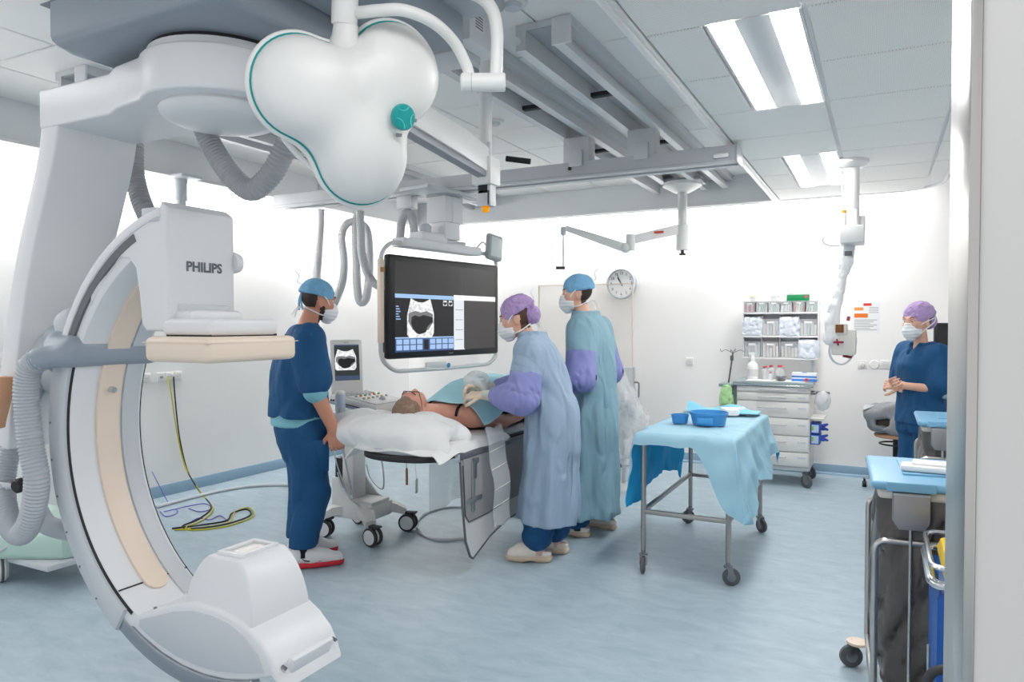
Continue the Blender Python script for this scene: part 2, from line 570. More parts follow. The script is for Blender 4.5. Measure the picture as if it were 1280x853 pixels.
# ------------------------------------------------------------------ the room
def floor_material():
    m = bpy.data.materials.new('floor_linoleum'); m.use_nodes = True; nt = m.node_tree; b = nt.nodes['Principled BSDF']
    tc = nt.nodes.new('ShaderNodeTexCoord'); mp = nt.nodes.new('ShaderNodeMapping')
    mp.inputs['Scale'].default_value = (1.6, 4.0, 1); mp.inputs['Rotation'].default_value = (0, 0, math.radians(8))
    nt.links.new(tc.outputs['Object'], mp.inputs[0])
    n = nt.nodes.new('ShaderNodeTexNoise'); n.inputs['Scale'].default_value = 3.0; n.inputs['Detail'].default_value = 9; n.inputs['Roughness'].default_value = .68
    n.inputs['Distortion'].default_value = 0.6
    nt.links.new(mp.outputs[0], n.inputs['Vector'])
    cr = nt.nodes.new('ShaderNodeValToRGB')
    cr.color_ramp.elements[0].position = .28; cr.color_ramp.elements[0].color = srgb(154, 175, 188)
    cr.color_ramp.elements[1].position = .74; cr.color_ramp.elements[1].color = srgb(184, 201, 211)
    nt.links.new(n.outputs['Fac'], cr.inputs[0]); nt.links.new(cr.outputs[0], b.inputs['Base Color'])
    n2 = nt.nodes.new('ShaderNodeTexNoise'); n2.inputs['Scale'].default_value = 14; nt.links.new(tc.outputs['Object'], n2.inputs['Vector'])
    r = nt.nodes.new('ShaderNodeMapRange'); r.inputs[3].default_value = .34; r.inputs[4].default_value = .5
    nt.links.new(n2.outputs['Fac'], r.inputs[0]); nt.links.new(r.outputs[0], b.inputs['Roughness'])
    return m

def perforated_material(name, col):
    m = bpy.data.materials.new(name); m.use_nodes = True; nt = m.node_tree; b = nt.nodes['Principled BSDF']
    tc = nt.nodes.new('ShaderNodeTexCoord'); sx = nt.nodes.new('ShaderNodeSeparateXYZ'); nt.links.new(tc.outputs['Object'], sx.inputs[0])
    res = []
    for i in (0, 1):
        mu = nt.nodes.new('ShaderNodeMath'); mu.operation = 'MULTIPLY'; mu.inputs[1].default_value = 2 * math.pi / 0.014
        s = nt.nodes.new('ShaderNodeMath'); s.operation = 'SINE'
        nt.links.new(sx.outputs[i], mu.inputs[0]); nt.links.new(mu.outputs[0], s.inputs[0]); res.append(s)
    p = nt.nodes.new('ShaderNodeMath'); p.operation = 'MULTIPLY'; nt.links.new(res[0].outputs[0], p.inputs[0]); nt.links.new(res[1].outputs[0], p.inputs[1])
    g = nt.nodes.new('ShaderNodeMath'); g.operation = 'GREATER_THAN'; g.inputs[1].default_value = .55; nt.links.new(p.outputs[0], g.inputs[0])
    mx = nt.nodes.new('ShaderNodeMix'); mx.data_type = 'RGBA'
    mx.inputs[6].default_value = srgb(*col); mx.inputs[7].default_value = srgb(*[int(c * .86) for c in col])
    nt.links.new(g.outputs[0], mx.inputs[0]); nt.links.new(mx.outputs[2], b.inputs['Base Color'])
    b.inputs['Roughness'].default_value = .6
    return m

WALL = mat('wall_paint', (248, 246, 244), .55, bump=.02, bscale=140)
BASE = mat('baseboard_vinyl', (150, 178, 200), .45)
CEILW = mat('ceiling_white', (244, 244, 246), .6)
TILE = perforated_material('perforated_tile', (248, 247, 244))
TILE2 = mat('plain_tile', (244, 243, 241), .6, bump=.02, bscale=200)
STEEL = mat('brushed_steel', (196, 194, 190), .3, .95, bump=.03, bscale=90, stretch=(1, 1, .05))
WHITE = mat('white_enamel', (236, 236, 235), .32)

struct('floor', MB().bb((-6.2, -1.6, -.06), (1.9, 8.0, 0)), floor_material())
struct('wall_back', MB().bb((WX0 - .15, WY, 0), (WX1 + .15, WY + .15, 3.12)), WALL)
struct('wall_left', MB().bb((WX0 - .15, -1.6, 0), (WX0, WY, 3.12)), WALL)
struct('wall_right', MB().bb((WX1, 1.52, 0), (WX1 + .15, WY, 3.12)), WALL)
struct('wall_front', MB().bb((.121, 1.2, 0), (WX1 + .15, 1.515, 3.12)), mat('corridor_wall_paint', (224, 222, 219), .6))
jamb = struct('trim_1', MB().bb((.106, 1.195, 0), (.1205, 1.52, 3.1), .003), STEEL)
struct('baseboard_back', MB().bb((WX0, WY - .012, 0), (WX1, WY, .1), .004).tube([(WX0, WY - .02, .004), (WX1, WY - .02, .004)], .02, 8), BASE)
struct('baseboard_left', MB().bb((WX0, 1.0, 0), (WX0 + .012, WY - .012, .1), .004), BASE)
struct('baseboard_right', MB().bb((WX1 - .012, 1.52, 0), (WX1, WY - .012, .1), .004), BASE)

# ceiling: slab, raised tray, suspended rim with rounded corner
EX0, EX1, EY = -5.18, -.94, 7.5         # tray opening
RX = .47                                # right edge of the suspended ceiling
ceil = struct('ceiling', MB().bb((-6.2, -1.6, 3.12), (1.9, 8.0, 3.2)), CEILW)
tr = MB()
tr.bb((EX0, .2, TRAY + .012), (EX1, EY, TRAY + .1))                                   # tray backing
tr.bb((EX0 - .015, .2, CEIL), (EX0, EY, TRAY + .1))
tr.bb((EX0, EY, CEIL), (EX1, EY + .015, TRAY + .1))
tr.bb((EX1, .2, CEIL), (EX1 + .015, EY, TRAY + .1))
tr.bb((-5.36, .2, CEIL + .012), (EX0 - .015, EY, CEIL + .03))                         # left rim backing
tr.bb((-5.36, EY + .015, CEIL + .0), (EX1 + .015, 7.6, CEIL + .03))
obj('tray_shell', tr, mat('tray_shell_paint', (232, 234, 236), .6), ceil)
# right part with rounded corner
pts = [(EX1 + .015, .2), (RX, .2), (RX, 7.15)]
for k in range(1, 9):
    a = k / 9 * math.pi / 2
    pts.append((RX - .42 + .42 * math.cos(a), 7.15 + .42 * math.sin(a)))
pts += [(RX - .42, 7.57), (EX1 + .015, 7.57)]
obj('rim_panel', MB().prism(pts, Matrix.Translation((0, 0, CEIL + .012)), .03), CEILW, ceil)
# edge profile along the rim and the tray opening
edge = [(RX, .2), (RX, 7.15)] + pts[3:11] + [(RX - .42, 7.57), (-5.36, 7.6)]
obj('edge_profile', MB().tube([(x, y, CEIL + .012) for x, y in edge], .02, 6), CEILW, ceil)
tp = MB().bb((EX1 - .03, .2, CEIL - .012), (EX1 + .03, EY + .03, CEIL + .012), .004).bb((EX1 - .012, .2, CEIL - .028), (EX1 + .012, EY + .03, CEIL - .01), .004)
tp.bb((EX0 - .02, .2, CEIL - .01), (EX0 + .012, EY, CEIL + .01), .003).bb((EX0, EY - .012, CEIL - .01), (EX1, EY + .02, CEIL + .01), .003)
obj('opening_profile', tp, WHITE, ceil)

tile_cache = {}
def ceiling_tile(x0, x1, y0, y1, z, m, name='ceiling_tile', gap=.012):
    w, l = round(x1 - x0 - gap, 3), round(y1 - y0 - gap, 3)
    key = (w, l, m.name)
    if key not in tile_cache:
        mb = MB().box((0, 0, .004), (w, l, .016), .004, seg=1)
        tile_cache[key] = mesh_from('ceiling_tile', mb.v, mb.f, m, 30)
    return obj(name, tile_cache[key], None, ceil, loc=((x0 + x1) / 2, (y0 + y1) / 2, z))
ys = [.4 + .65 * k for k in range(11)] + [7.5]
rows = [(a, b) for a, b in zip(ys, ys[1:]) if b - a > .05]
FIX = [(.4, 1.7), (3.0, 4.3), (5.6, 6.9)]
for a, b in rows:
    fx = any(a >= s - .02 and b <= e + .02 for s, e in FIX)
    if fx: ceiling_tile(EX1 + .03, -.665, a, b, CEIL, TILE)
    else: ceiling_tile(EX1 + .03, -.285, a, b, CEIL, TILE)
    ceiling_tile(-.275, .325, a, b, CEIL, TILE)
    if b < 7.2: ceiling_tile(.335, RX - .01, a, b, CEIL, TILE2)
xs = [EX0 + (EX1 - EX0) / 7 * k for k in range(8)]
for i, (a, b) in enumerate(rows):
    for x0, x1 in zip(xs, xs[1:]): ceiling_tile(x0, x1, a, b, TRAY, TILE2, gap=.012)
for a, b in zip(ys[::2], ys[2::2]): ceiling_tile(-5.35, EX0 - .016, a, b, CEIL, TILE2)
x = -5.1
while x < EX1 - .5:
    ceiling_tile(x, x + 1.0, EY + .022, 7.59, CEIL - .012, TILE2); x += 1.0

# fluorescent fittings
TUBE = emission('lamp_diffuser', (255, 253, 250), 34)
def fitting(y0, y1, label):
    t = thing('ceiling_light', label, 'ceiling light', (-.475, (y0 + y1) / 2, CEIL), 0, 'recessed ceiling lights')
    h = (y1 - y0) / 2 - .004
    obj('housing', MB().bb((-.186, -h, -.004), (-.172, h, .012), .001).bb((-.068, -h, -.004), (.068, h, .012), .001).bb((.172, -h, -.004), (.186, h, .012), .001), mat('fitting_white', (230, 231, 233), .4), t)
    for s in (-1, 1):
        obj('diffuser', MB().bb((s * .12 - .05, -h + .004, -.0005), (s * .12 + .05, h - .004, .006)), TUBE, t)
fitting(3.0, 4.3, 'recessed ceiling light with two long glowing strips, the larger nearer one')
fitting(5.6, 6.9, 'recessed ceiling light with two glowing strips, farther, behind the white ceiling column')
# ------------------------------------------------------------------ ceiling-hung C-arm X-ray machine
CW = mat('machine_white', (232, 233, 235), .38)
CG = mat('machine_grey', (206, 210, 215), .4)
CD = mat('machine_slate', (152, 163, 175), .38)
CDD = mat('carriage_slate', (146, 156, 166), .45)
CREAM = mat('machine_cream', (240, 222, 204), .42)
DARK = mat('dark_gap', (40, 41, 44), .6)
HOSEW = mat('hose_grey', (188, 192, 198), .45)
HOSEM = mat('hose_mid_grey', (168, 170, 174), .45)
CHROME = mat('chrome', (215, 217, 220), .18, .95)
BLACKP = mat('black_plastic', (30, 31, 34), .4)
SCREW = mat('screw_metal', (140, 142, 146), .3, .8)
cx0, cy0, cz0 = -2.06, 1.84, 1.085
carm = thing('x_ray_c_arm', 'large white ceiling-hung C-arm X-ray machine with cream stripe and corrugated hoses', 'x-ray machine', (cx0, cy0, 0))
def pol(r, a): return (r * math.cos(math.radians(a)), cz0 + r * math.sin(math.radians(a)))
XZ = lambda y: basis((0, y, 0), (1, 0, 0), (0, 0, 1), (0, -1, 0))      # prism depth runs towards -y
def ring(r0, r1, a0, a1, y0, y1, bev=0.0, n=40):
    """ring sector between radii, extruded from y1 down to y0"""
    P = [pol(r1, a0 + (a1 - a0) * k / n) for k in range(n + 1)] + [pol(r0, a1 - (a1 - a0) * k / n) for k in range(n + 1)]
    return MB().prism(P, XZ(y1), y1 - y0, bev)
arc = obj('arc', ring(.735, .84, 106, 242, -.15, .15, .012), CW, carm)
obj('arc_inner_band', ring(.727, .738, 118, 241, .06, .132, .002), CG, arc)
obj('arc_stripe', ring(.723, .738, 118, 232, -.048, .048, .003), CREAM, arc)
# rounded end of the stripe
e = pol(.731, 232); tang = Vector((math.cos(math.radians(232 + 90)), 0, math.sin(math.radians(232 + 90))))
nrm = Vector((-math.cos(math.radians(232)), 0, -math.sin(math.radians(232))))
pp = [(.048 * math.cos(k / 14 * math.pi), .048 * math.sin(k / 14 * math.pi)) for k in range(15)]
obj('stripe_end', MB().prism(pp, basis((e[0], 0, e[1]), (0, 1, 0), tang, (0, 1, 0) if False else nrm), .008), CREAM, arc)
obj('side_groove', ring(.778, .808, 114, 158, -.1595, -.148, .0, 24), mat('groove_grey', (105, 109, 114), .4), arc)
obj('side_rim', ring(.812, .846, 103, 158, -.163, -.13, .006, 24), CW, arc)
obj('arc_gap', ring(.741, .752, 156, 240, -.1535, .1535), DARK, arc)
obj('seam', ring(.732, .7362, 231.7, 232.1, -.148, -.05, 0, 2), DARK, arc)
obj('seam', ring(.732, .7362, 231.7, 232.1, .05, .148, 0, 2), DARK, arc)
car = obj('arc_carrier', ring(.748, .856, 154, 238, -.168, .168, .018), CG, carm)
for a in (178, 188, 198, 208, 218, 228):
    x, z = pol(.83, a); obj('screw', MB().cyl((x, -.166, z), (x, -.1705, z), .0045, seg=8), SCREW, car)
for ya, yb in ((-.152, -.118), (.118, .152)): obj('arc_rail', ring(.79, .85, 236, 287, ya, yb, .006), mat('rail_steel', (168, 172, 178), .24, .85), carm)
x, z = pol(.728, 163)
obj('badge', MB().cyl((x - .01, 0, z - .06), (x + .012, 0, z - .063), .012, seg=20), CHROME, arc)
# detector column: side outline with the armpit, then the arc
out = [(-.15, 1.905), (-.15, 1.50), (-.165, 1.475), (-.27, 1.475), (-.295, 1.50), (-.305, 1.60), (-.325, 1.70), (-.36, 1.735), (-.41, 1.74), (-.47, 1.71), (-.52, 1.66)]
out += [pol(.76, 141)] + [pol(.836, a) for a in (134, 126, 118, 110, 104)] + [(-.185, 1.93)]
det = obj('detector_housing', MB().prism(out, XZ(.135), .292, .010, 3), CW, carm)
obj('hinge_pad', MB().box((-.235, -.158, 1.885), (.09, .008, .05), .02), CG, det)
obj('side_knob', MB().lathe([(0, 0), (.04, 0), (.042, .012), (.036, .035), (.02, .045), (0, .046)], (-.17, .13, 1.735), (0, 1, 0), 20), CW, det)
obj('lettering', text_mesh('PHILIPS', .049, mat('logo_grey', (92, 98, 108), .5), basis((-.1485, -.005, 1.705), (0, 1, 0), (0, 0, 1), (1, 0, 0)), .0005, .0014, 1.0), None, det)
obj('recess', MB().box((-.148, -.01, 1.535), (.012, .22, .07), .02), CG, det)
obj('detector_neck', MB().box((-.12, -.01, 1.525), (.10, .24, .05), .02), CW, carm)
obj('detector_slab', MB().box((-.06, -.005, 1.49), (.25, .31, .06), .02, seg=3), CW, carm)
obj('detector_gap', MB().box((-.06, -.0, 1.459), (.22, .3, .012)), DARK, carm)
obj('detector_collar', MB().box((-.06, 0, 1.413), (.325, .405, .088), .022, seg=3).box((-.06, 0, 1.437), (.3285, .4085, .002)), CREAM, carm)
# tube housing at the lower end
top = [(-.385, .432), (-.35, .437), (-.28, .462), (-.2, .495), (-.12, .522), (-.04, .535), (.06, .532), (.14, .52), (.2, .50), (.26, .465), (.31, .42), (.345, .36), (.36, .318)]
bot = [pol(.795, a) for a in (293, 285, 278, 270, 262, 254, 246, 241)]
tub = obj('tube_housing', MB().prism(top + bot, XZ(.148), .296, .016, 3), CW, carm)
lens = [(-.33, .425), (-.24, .455), (-.15, .487), (-.05, .508), (.05, .507), (.13, .493), (.2, .465), (.255, .42), (.285, .365)] + [pol(.765, a) for a in (283, 275, 268, 260, 252, 244)]
obj('side_panel', MB().prism(lens, XZ(-.147), .006, .002), CG, tub)
obj('front_cap', MB().box((.335, .0, .36), (.03, .2, .10), .012, Matrix.Rotation(math.radians(22), 3, 'Y')), CW, tub)
for y in (-.12, .12): obj('screw', MB().cyl((.335, y, .385), (.352, y, .38), .006, seg=8), SCREW, tub)
for y in (-.11, .11): obj('screw', MB().cyl((-.30, y, .452), (-.302, y, .462), .006, seg=8), SCREW, tub)
mb = MB(); rows_ = []
n = 9
for k in range(n + 1):
    s = k / n; z = .49 + (.695 - .49) * s; b = math.sqrt(max(0, 1 - s * s * .86))
    x0 = .055 - (.15 * b + .02); x1 = .055 + (.145 * b + .015); y0 = -.138 - .0 + .03 * s; y1 = .138 - .03 * s
    rows_.append([(x0, y0, z), (x1, y0, z), (x1, y1, z), (x0, y1, z)])
vs = [p for r in rows_ for p in r]; fs = []
for k in range(n):
    for q in range(4): fs.append((k * 4 + q, k * 4 + (q + 1) % 4, (k + 1) * 4 + (q + 1) % 4, (k + 1) * 4 + q))
fs.append((n * 4, n * 4 + 1, n * 4 + 2, n * 4 + 3))
bm = bmesh.new(); bv = [bm.verts.new(p) for p in vs]; [bm.faces.new([bv[i] for i in f]) for f in fs]
bmesh.ops.recalc_face_normals(bm, faces=bm.faces[:])
ed = [e for e in bm.edges if len(e.link_faces) == 2 and e.link_faces[0].normal.angle(e.link_faces[1].normal) > .6]
bmesh.ops.bevel(bm, geom=ed, offset=.009, segments=3, profile=.5, affect='EDGES')
coll = obj('collimator', mb.addbm(bm), CW, carm)
fr = MB()
for a, b in (((-.006, -.086, .694), (.118, -.066, .706)), ((-.006, .066, .694), (.118, .086, .706)), ((-.006, -.07, .694), (.012, .07, .706)), ((.1, -.07, .694), (.118, .07, .706))): fr.bb(a, b, .003)
obj('window_rim', fr, CW, coll)
obj('window', MB().bb((.008, -.07, .69), (.104, .07, .6975)), mat('collimator_window', (205, 203, 200), .25), coll)
# sleeve on the arc and pivot
S = SDF()
S.rbox((-.745, -.0, 1.395), (.095, .205, .062), .045, None, .03)
S.rbox((-.86, .02, 1.40), (.09, .17, .10), .06, None, .06)
S.cap((-.69, -.185, 1.385), (-.775, -.235, 1.365), .03, .046, .03)
sleeve = obj('sleeve', np_mesh('sleeve', [S.mesh(.010)], CD), None, carm)
obj('sleeve_cover', MB().box((-.80, -.0, 1.495), (.13, .3, .13), .05, Matrix.Rotation(math.radians(-25), 3, 'Y'), 4), CG, sleeve)
obj('pivot', MB().cyl((-.88, .03, 1.36), (-1.09, .03, 1.34), .15, seg=32, bev=.02), CG, carm)
# L-arm: slanting column
def plate(sections, name, m, bev=.015):
    """sections: (x_outer, x_inner, y0, y1, z) from top to bottom"""
    vs = []; fs = []
    for xo, xi, y0, y1, z in sections: vs += [(xo, y0, z), (xi, y0, z), (xi, y1, z), (xo, y1, z)]
    k = len(sections)
    for i in range(k - 1):
        for q in range(4): fs.append((i * 4 + q, i * 4 + (q + 1) % 4, (i + 1) * 4 + (q + 1) % 4, (i + 1) * 4 + q))
    fs.append((0, 1, 2, 3)); fs.append(tuple((k - 1) * 4 + q for q in (3, 2, 1, 0)))
    bm = bmesh.new(); bv = [bm.verts.new(p) for p in vs]; [bm.faces.new([bv[i] for i in f]) for f in fs]
    bmesh.ops.recalc_face_normals(bm, faces=bm.faces[:])
    ed = [e for e in bm.edges if len(e.link_faces) == 2 and e.link_faces[0].normal.angle(e.link_faces[1].normal) > .6]
    bmesh.ops.bevel(bm, geom=ed, offset=bev, segments=3, profile=.5, affect='EDGES')
    return MB().addbm(bm)
secs = []
CZ = [2.385, 2.30, 2.2, 2.1, 2.0, 1.83, 1.65, 1.45, 1.25, 1.1, .98]
CX = [-.752, -.757, -.78, -.815, -.857, -.928, -.99, -1.045, -1.09, -1.12, -1.14]
for x, z in zip(CX, CZ): secs.append((x - .112, x, -.160, .172, z))
colm = obj('column', plate(secs, 'column', CW, .009), CW, carm)
secs2 = [(a - .035, a + .01, -.13, .14, z) for a, b, y0, y1, z in secs[1:-1]]
obj('column_back_cover', plate(secs2, 'cover', CG, .008), mat('machine_lilac', (214, 216, 226), .4), colm)
# horizontal arm with round head around the bearing
ol = []
r = .235
def arm_outline(r, w, xl):
    P = []
    for k in range(25):
        a = math.radians(-125 + 250 * k / 24); P.append((-.05 + r * math.cos(a), r * math.sin(a) - .0))
    P += [(-.36, w + .035), (-.45, w), (xl, w)]
    P += [(xl, -w), (-.45, -w), (-.36, -w - .035)]
    return P
arm = obj('arm', MB().prism(arm_outline(.27, .165, -.872), Matrix.Translation((0, 0, 2.262)), .15, .010, 3), CW, carm)
obj('bearing_ring', MB().lathe([(0, 2.40), (.235, 2.40), (.245, 2.408), (.245, 2.44), (0, 2.44)], (-.05, 0, 0), (0, 0, 1), 48), CW, carm)
obj('bearing_gap', MB().cyl((-.05, 0, 2.435), (-.05, 0, 2.462), .235, seg=40), DARK, carm)
obj('bearing_disc', MB().lathe([(0, 2.20), (.1, 2.204), (.17, 2.216), (.205, 2.235), (.212, 2.252), (.205, 2.268), (.19, 2.279), (0, 2.279)], (-.05, 0, 0), (0, 0, 1), 48), CW, carm)
obj('cable_box', MB().box((-.80, .06, 2.43), (.12, .14, .05), .008), CG, carm)
# ceiling carriage
P = [(-.53, -.26), (-.48, -.35), (.34, -.35), (.34, .40), (-.48, .40), (-.53, .31)]
carr = obj('carriage', MB().prism(P, Matrix.Translation((0, 0, 2.455)), .33, .03, 3), CDD, carm)
P = [(.345, -.36), (.62, -.36), (.62, .55), (.345, .55)]
obj('carriage_side', MB().prism(P, Matrix.Translation((0, 0, 2.56)), .16, .02, 3), CDD, carr)
obj('carriage_step', MB().bb((.42, -.36, 2.68), (.78, .6, 2.80), .015), mat('carriage_light', (170, 177, 184), .45), carr)
obj('carriage_line', MB().bb((.345, -.365, 2.715), (.42, .56, 2.735)), DARK, carr)
obj('carriage_mark', MB().prism([(0, 0), (.03, 0), (.015, .035)], basis((.622, .1, 2.62), (0, 1, 0), (0, 0, 1), (1, 0, 0)), .001), BLACKP, carr)
obj('carriage_seam', MB().bb((-.535, -.352, 2.60), (.342, .402, 2.604)), mat('seam_slate', (120, 128, 137), .5), carr)
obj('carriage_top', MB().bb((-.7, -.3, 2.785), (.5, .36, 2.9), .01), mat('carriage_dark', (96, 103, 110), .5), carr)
for x in (-.98, .36):
    obj('travel_rail', MB().bb((x - .05, -1.2, 2.9), (x + .05, .85, 2.985), .006).bb((x - .075, -1.2, 2.9), (x + .075, .85, 2.915), .003), mat('rail_dark', (110, 114, 118), .4, .5), carm)
# hoses
obj('hose', MB().hose([(-.26, .08, 2.27), (-.22, .1, 2.17), (-.125, .1, 2.06), (-.02, .1, 1.995), (.085, .1, 2.05), (.155, .1, 2.145), (.24, .1, 2.28), (.3, .1, 2.5)], .042, .016), HOSEM, carm)
obj('hose', MB().hose([(-.97, .3, 2.32), (-.97, .3, 2.2), (-.95, .3, 2.12), (-.915, .3, 2.04), (-.86, .3, 1.95), (-.78, .28, 1.8), (-.74, .25, 1.6)], .045, .016), HOSEM, carm)
obj('hose', MB().hose([(-.765, -.232, 1.37), (-.82, -.245, 1.335), (-.848, -.245, 1.25), (-.85, -.24, 1.146), (-.838, -.235, 1.023), (-.815, -.23, .90), (-.86, -.225, .757), (-.955, -.215, .67), (-1.07, -.20, .705), (-1.16, -.17, .80), (-1.2, -.14, .9), (-1.19, -.11, 1.03), (-1.13, -.09, 1.17), (-1.06, -.085, 1.28), (-1.02, -.08, 1.36)], .046, .014), HOSEW, carm)
obj('hose', MB().hose([(-1.3, .03, .70), (-1.22, .03, .62), (-1.09, .03, .607), (-.97, .03, .61), (-.85, .04, .60)], .042, .014), HOSEW, carm)
obj('hose_clamp', MB().tube([(-1.18 + .055 * math.cos(k / 16 * 2 * math.pi), -.155 + .055 * math.sin(k / 16 * 2 * math.pi), .83) for k in range(16)], 1, sec=[(-.012, -.003), (.012, -.003), (.012, .003), (-.012, .003)], closed=True).box((-1.10, -.19, .845), (.10, .012, .024), .003), CHROME, carm)
obj('side_grip', MB().tube(smooth_path([(-1.05, -.215, 1.285), (-1.05, -.225, 1.23), (-1.075, -.225, 1.17), (-1.095, -.225, 1.13), (-1.11, -.225, 1.09)], 5), [.034] * 6 + [.03] * 15, 10, sec=[(-.7, -1), (.7, -1), (1, 0), (.7, 1), (-.7, 1), (-1, 0)]).box((-1.09, -.205, 1.265), (.10, .05, .05), .012), mat('grip_tan', (222, 168, 132), .5), carm)
obj('clamp_knob', MB().lathe([(0, 0), (.02, 0), (.03, .01), (.03, .03), (.02, .04), (0, .04)], (-1.005, -.175, .855), (.3, -1, 0), 12).box((-1.0, -.16, .885), (.035, .03, .05), .01), BLACKP, carm)
# ------------------------------------------------------------------ rails and beam below the tray
ALU = mat('aluminium', (212, 214, 217), .4, .12)
ALUD = mat('aluminium_shade', (176, 179, 184), .42, .2)
def rail(x, w, y0, y1, label, far=False):
    t = thing('ceiling_rail', label, 'rail', (x, y0, 2.995), 0, 'ceiling rails')
    L = y1 - y0
    sec = [(-w / 2, 0), (-w / 2, -.05), (-w / 2 + .03, -.05), (-w / 2 + .03, -.10), (-w / 2, -.10), (-w / 2, -.13), (-w / 2 + .055, -.13), (-w / 2 + .055, -.03),
           (w / 2 - .075, -.03), (w / 2 - .075, -.13), (w / 2 - .02, -.13), (w / 2 - .02, -.10), (w / 2 - .045, -.10), (w / 2 - .045, -.05), (w / 2 + .02, -.05), (w / 2 + .02, 0)]
    obj('profile', MB().prism(sec, basis((0, L, 0), (1, 0, 0), (0, 0, 1), (0, -1, 0)), L), ALU, t)
    obj('slot', MB().bb((-w / 2 + .058, .01, -.034), (w / 2 - .078, L - .01, -.029)), ALUD, t)
    for yy in (.9, 2.2):
        if yy < L: obj('cross_bracket', MB().bb((-w / 2 + .05, yy, -.11), (w / 2 - .07, yy + .05, -.085), .003), DARK, t)
    obj('end_cap', MB().bb((w / 2 - .08, -.012, -.135), (w / 2 + .022, .004, .0), .004), CW, t)
    return t
rail(-1.51, .28, 3.25, 7.46, 'grey aluminium ceiling rail nearest the ceiling lights')
rail(-2.0, .28, 3.3, 7.46, 'grey aluminium ceiling rail left of the one nearest the lights')
rail(-4.25, .28, 2.6, 7.46, 'grey aluminium ceiling rail seen behind the surgical lamp and X-ray machine')

bm_y = 5.0
beam = thing('ceiling_beam', 'long grey aluminium cross beam under the ceiling rails', 'beam', (-5.0, bm_y, 2.57))
BL = 4.13
sec = [(-.08, .025), (-.08, .115), (.08, .115), (.08, .025), (.1, .025), (.1, .0), (.03, 0), (.03, .03), (-.03, .03), (-.03, 0), (-.1, 0), (-.1, .025)]
obj('profile', MB().prism(sec, basis((0, 0, 0), (0, 1, 0), (0, 0, 1), (1, 0, 0)), BL, .003, 1), mat('beam_grey', (196, 199, 203), .4, .15), beam)
obj('profile_slot', MB().bb((.02, -.101, .012), (BL - .02, -.099, .02)), ALUD, beam)
obj('end_cap', MB().bb((BL, -.1, 0), (BL + .012, .1, .118), .003), ALUD, beam)
obj('end_stop', MB().box((BL - .09, -.1, .045), (.1, .03, .03), .008), WHITE, beam)
for x in (-1.51, -2.0, -4.25):
    obj('trolley', MB().bb((x + 5 - .11, -.07, .115), (x + 5 + .09, .07, .30), .008).bb((x + 5 - .05, -.1, .08), (x + 5 + .05, -.07, .2), .004), ALU, beam)
obj('bolt', MB().cyl((2.95, -.081, .07), (2.95, -.09, .07), .014, seg=12), BLACKP, beam)
obj('stop_rod', MB().cyl((2.6, -.02, .17), (2.42, -.08, .2), .022, seg=12), BLACKP, beam)

# ------------------------------------------------------------------ surgical lamp
LW = mat('lamp_white', (238, 238, 236), .36)
TEAL = mat('lamp_teal', (24, 160, 158), .4)
LD = 2.25
lc = at(432, 136, LD)
ez = (-_F * .80 + _R * .56 - Vector((0, 0, 1)) * .22).normalized()
ey = (Vector((0, 0, 1)) - ez * ez.z).normalized(); ex = ey.cross(ez)
LSC = 2.25 / 2.62
lampM = basis(lc, ex, ey, ez) @ Matrix.Diagonal((LSC, LSC, LSC, 1))
lamp = thing('surgical_lamp', 'white trefoil operating lamp with teal dial hanging from a curved arm', 'lamp', lc)
lamp.matrix_world = lampM
k_ = LD / 900
lob = [(-.165, .045, .172), (.175, .155, .178), (.075, -.165, .170)]
def lobes2(x, y):
    d = None
    for cx, cy, r in lob + [(.02, .01, .13)]:
        q = math.hypot(x - cx, y - cy) - r
        if d is None: d = q
        else:
            k = .13; h = min(1, max(0, .5 + .5 * (d - q) / k)); d = d * (1 - h) + q * h - k * h * (1 - h)
    return d
def outline(off=0.0, n=96):
    P = []
    for i in range(n):
        a = 2 * math.pi * i / n; lo, hi = .02, .6
        for _ in range(30):
            m = (lo + hi) / 2
            if lobes2(.02 + m * math.cos(a), .01 + m * math.sin(a)) < off: lo = m
            else: hi = m
        P.append((.02 + lo * math.cos(a), .01 + lo * math.sin(a)))
    return P
def shell(height, off, steps, sign, exp=2.2):
    """dome over the trefoil outline: nested outlines at falling height"""
    vs = []; fs = []; n = 96
    O = outline(off, n)
    for j in range(steps + 1):
        t = j / steps
        sc = math.cos(t * math.pi / 2) if j < steps else 0
        z = sign * height * math.sin(t * math.pi / 2) ** .9
        if j == steps: vs.append((.02, .01, z * .70 + sign * .04 * sum(math.exp(-((.02 - cx) ** 2 + (.01 - cy) ** 2) / (.13 ** 2)) for cx, cy, r in lob))); break
        for x, y in O:
            px, py = .02 + (x - .02) * sc, .01 + (y - .01) * sc
            # lobes bulge, saddles between them stay lower
            bul = sum(math.exp(-((px - cx) ** 2 + (py - cy) ** 2) / (.13 ** 2)) for cx, cy, r in lob)
            w = 1 - sc
            vs.append((px, py, z * (1 - .30 * w) + sign * .04 * bul * w))
    for j in range(steps - 1):
        for i in range(n):
            i2 = (i + 1) % n; q = (j * n + i, j * n + i2, (j + 1) * n + i2, (j + 1) * n + i)
            fs.append(q if sign > 0 else q[::-1])
    top_ = len(vs) - 1
    for i in range(n):
        q = ((steps - 1) * n + i, (steps - 1) * n + (i + 1) % n, top_); fs.append(q if sign > 0 else q[::-1])
    return MB().add(vs, fs)
front = obj('front_shell', shell(.165, 0, 18, 1), LW, lamp, angle=60)
back = obj('back_shell', shell(.08, .006, 10, -1), LW, lamp, angle=60)
O = outline(.002)
obj('teal_seam', MB().tube([(x, y, -.002) for x, y in O], .0045, 6, closed=True), TEAL, lamp)
O2 = outline(.006)
obj('rim_band', MB().tube([(x, y, -.014) for x, y in O2], .012, 8, closed=True), LW, lamp)
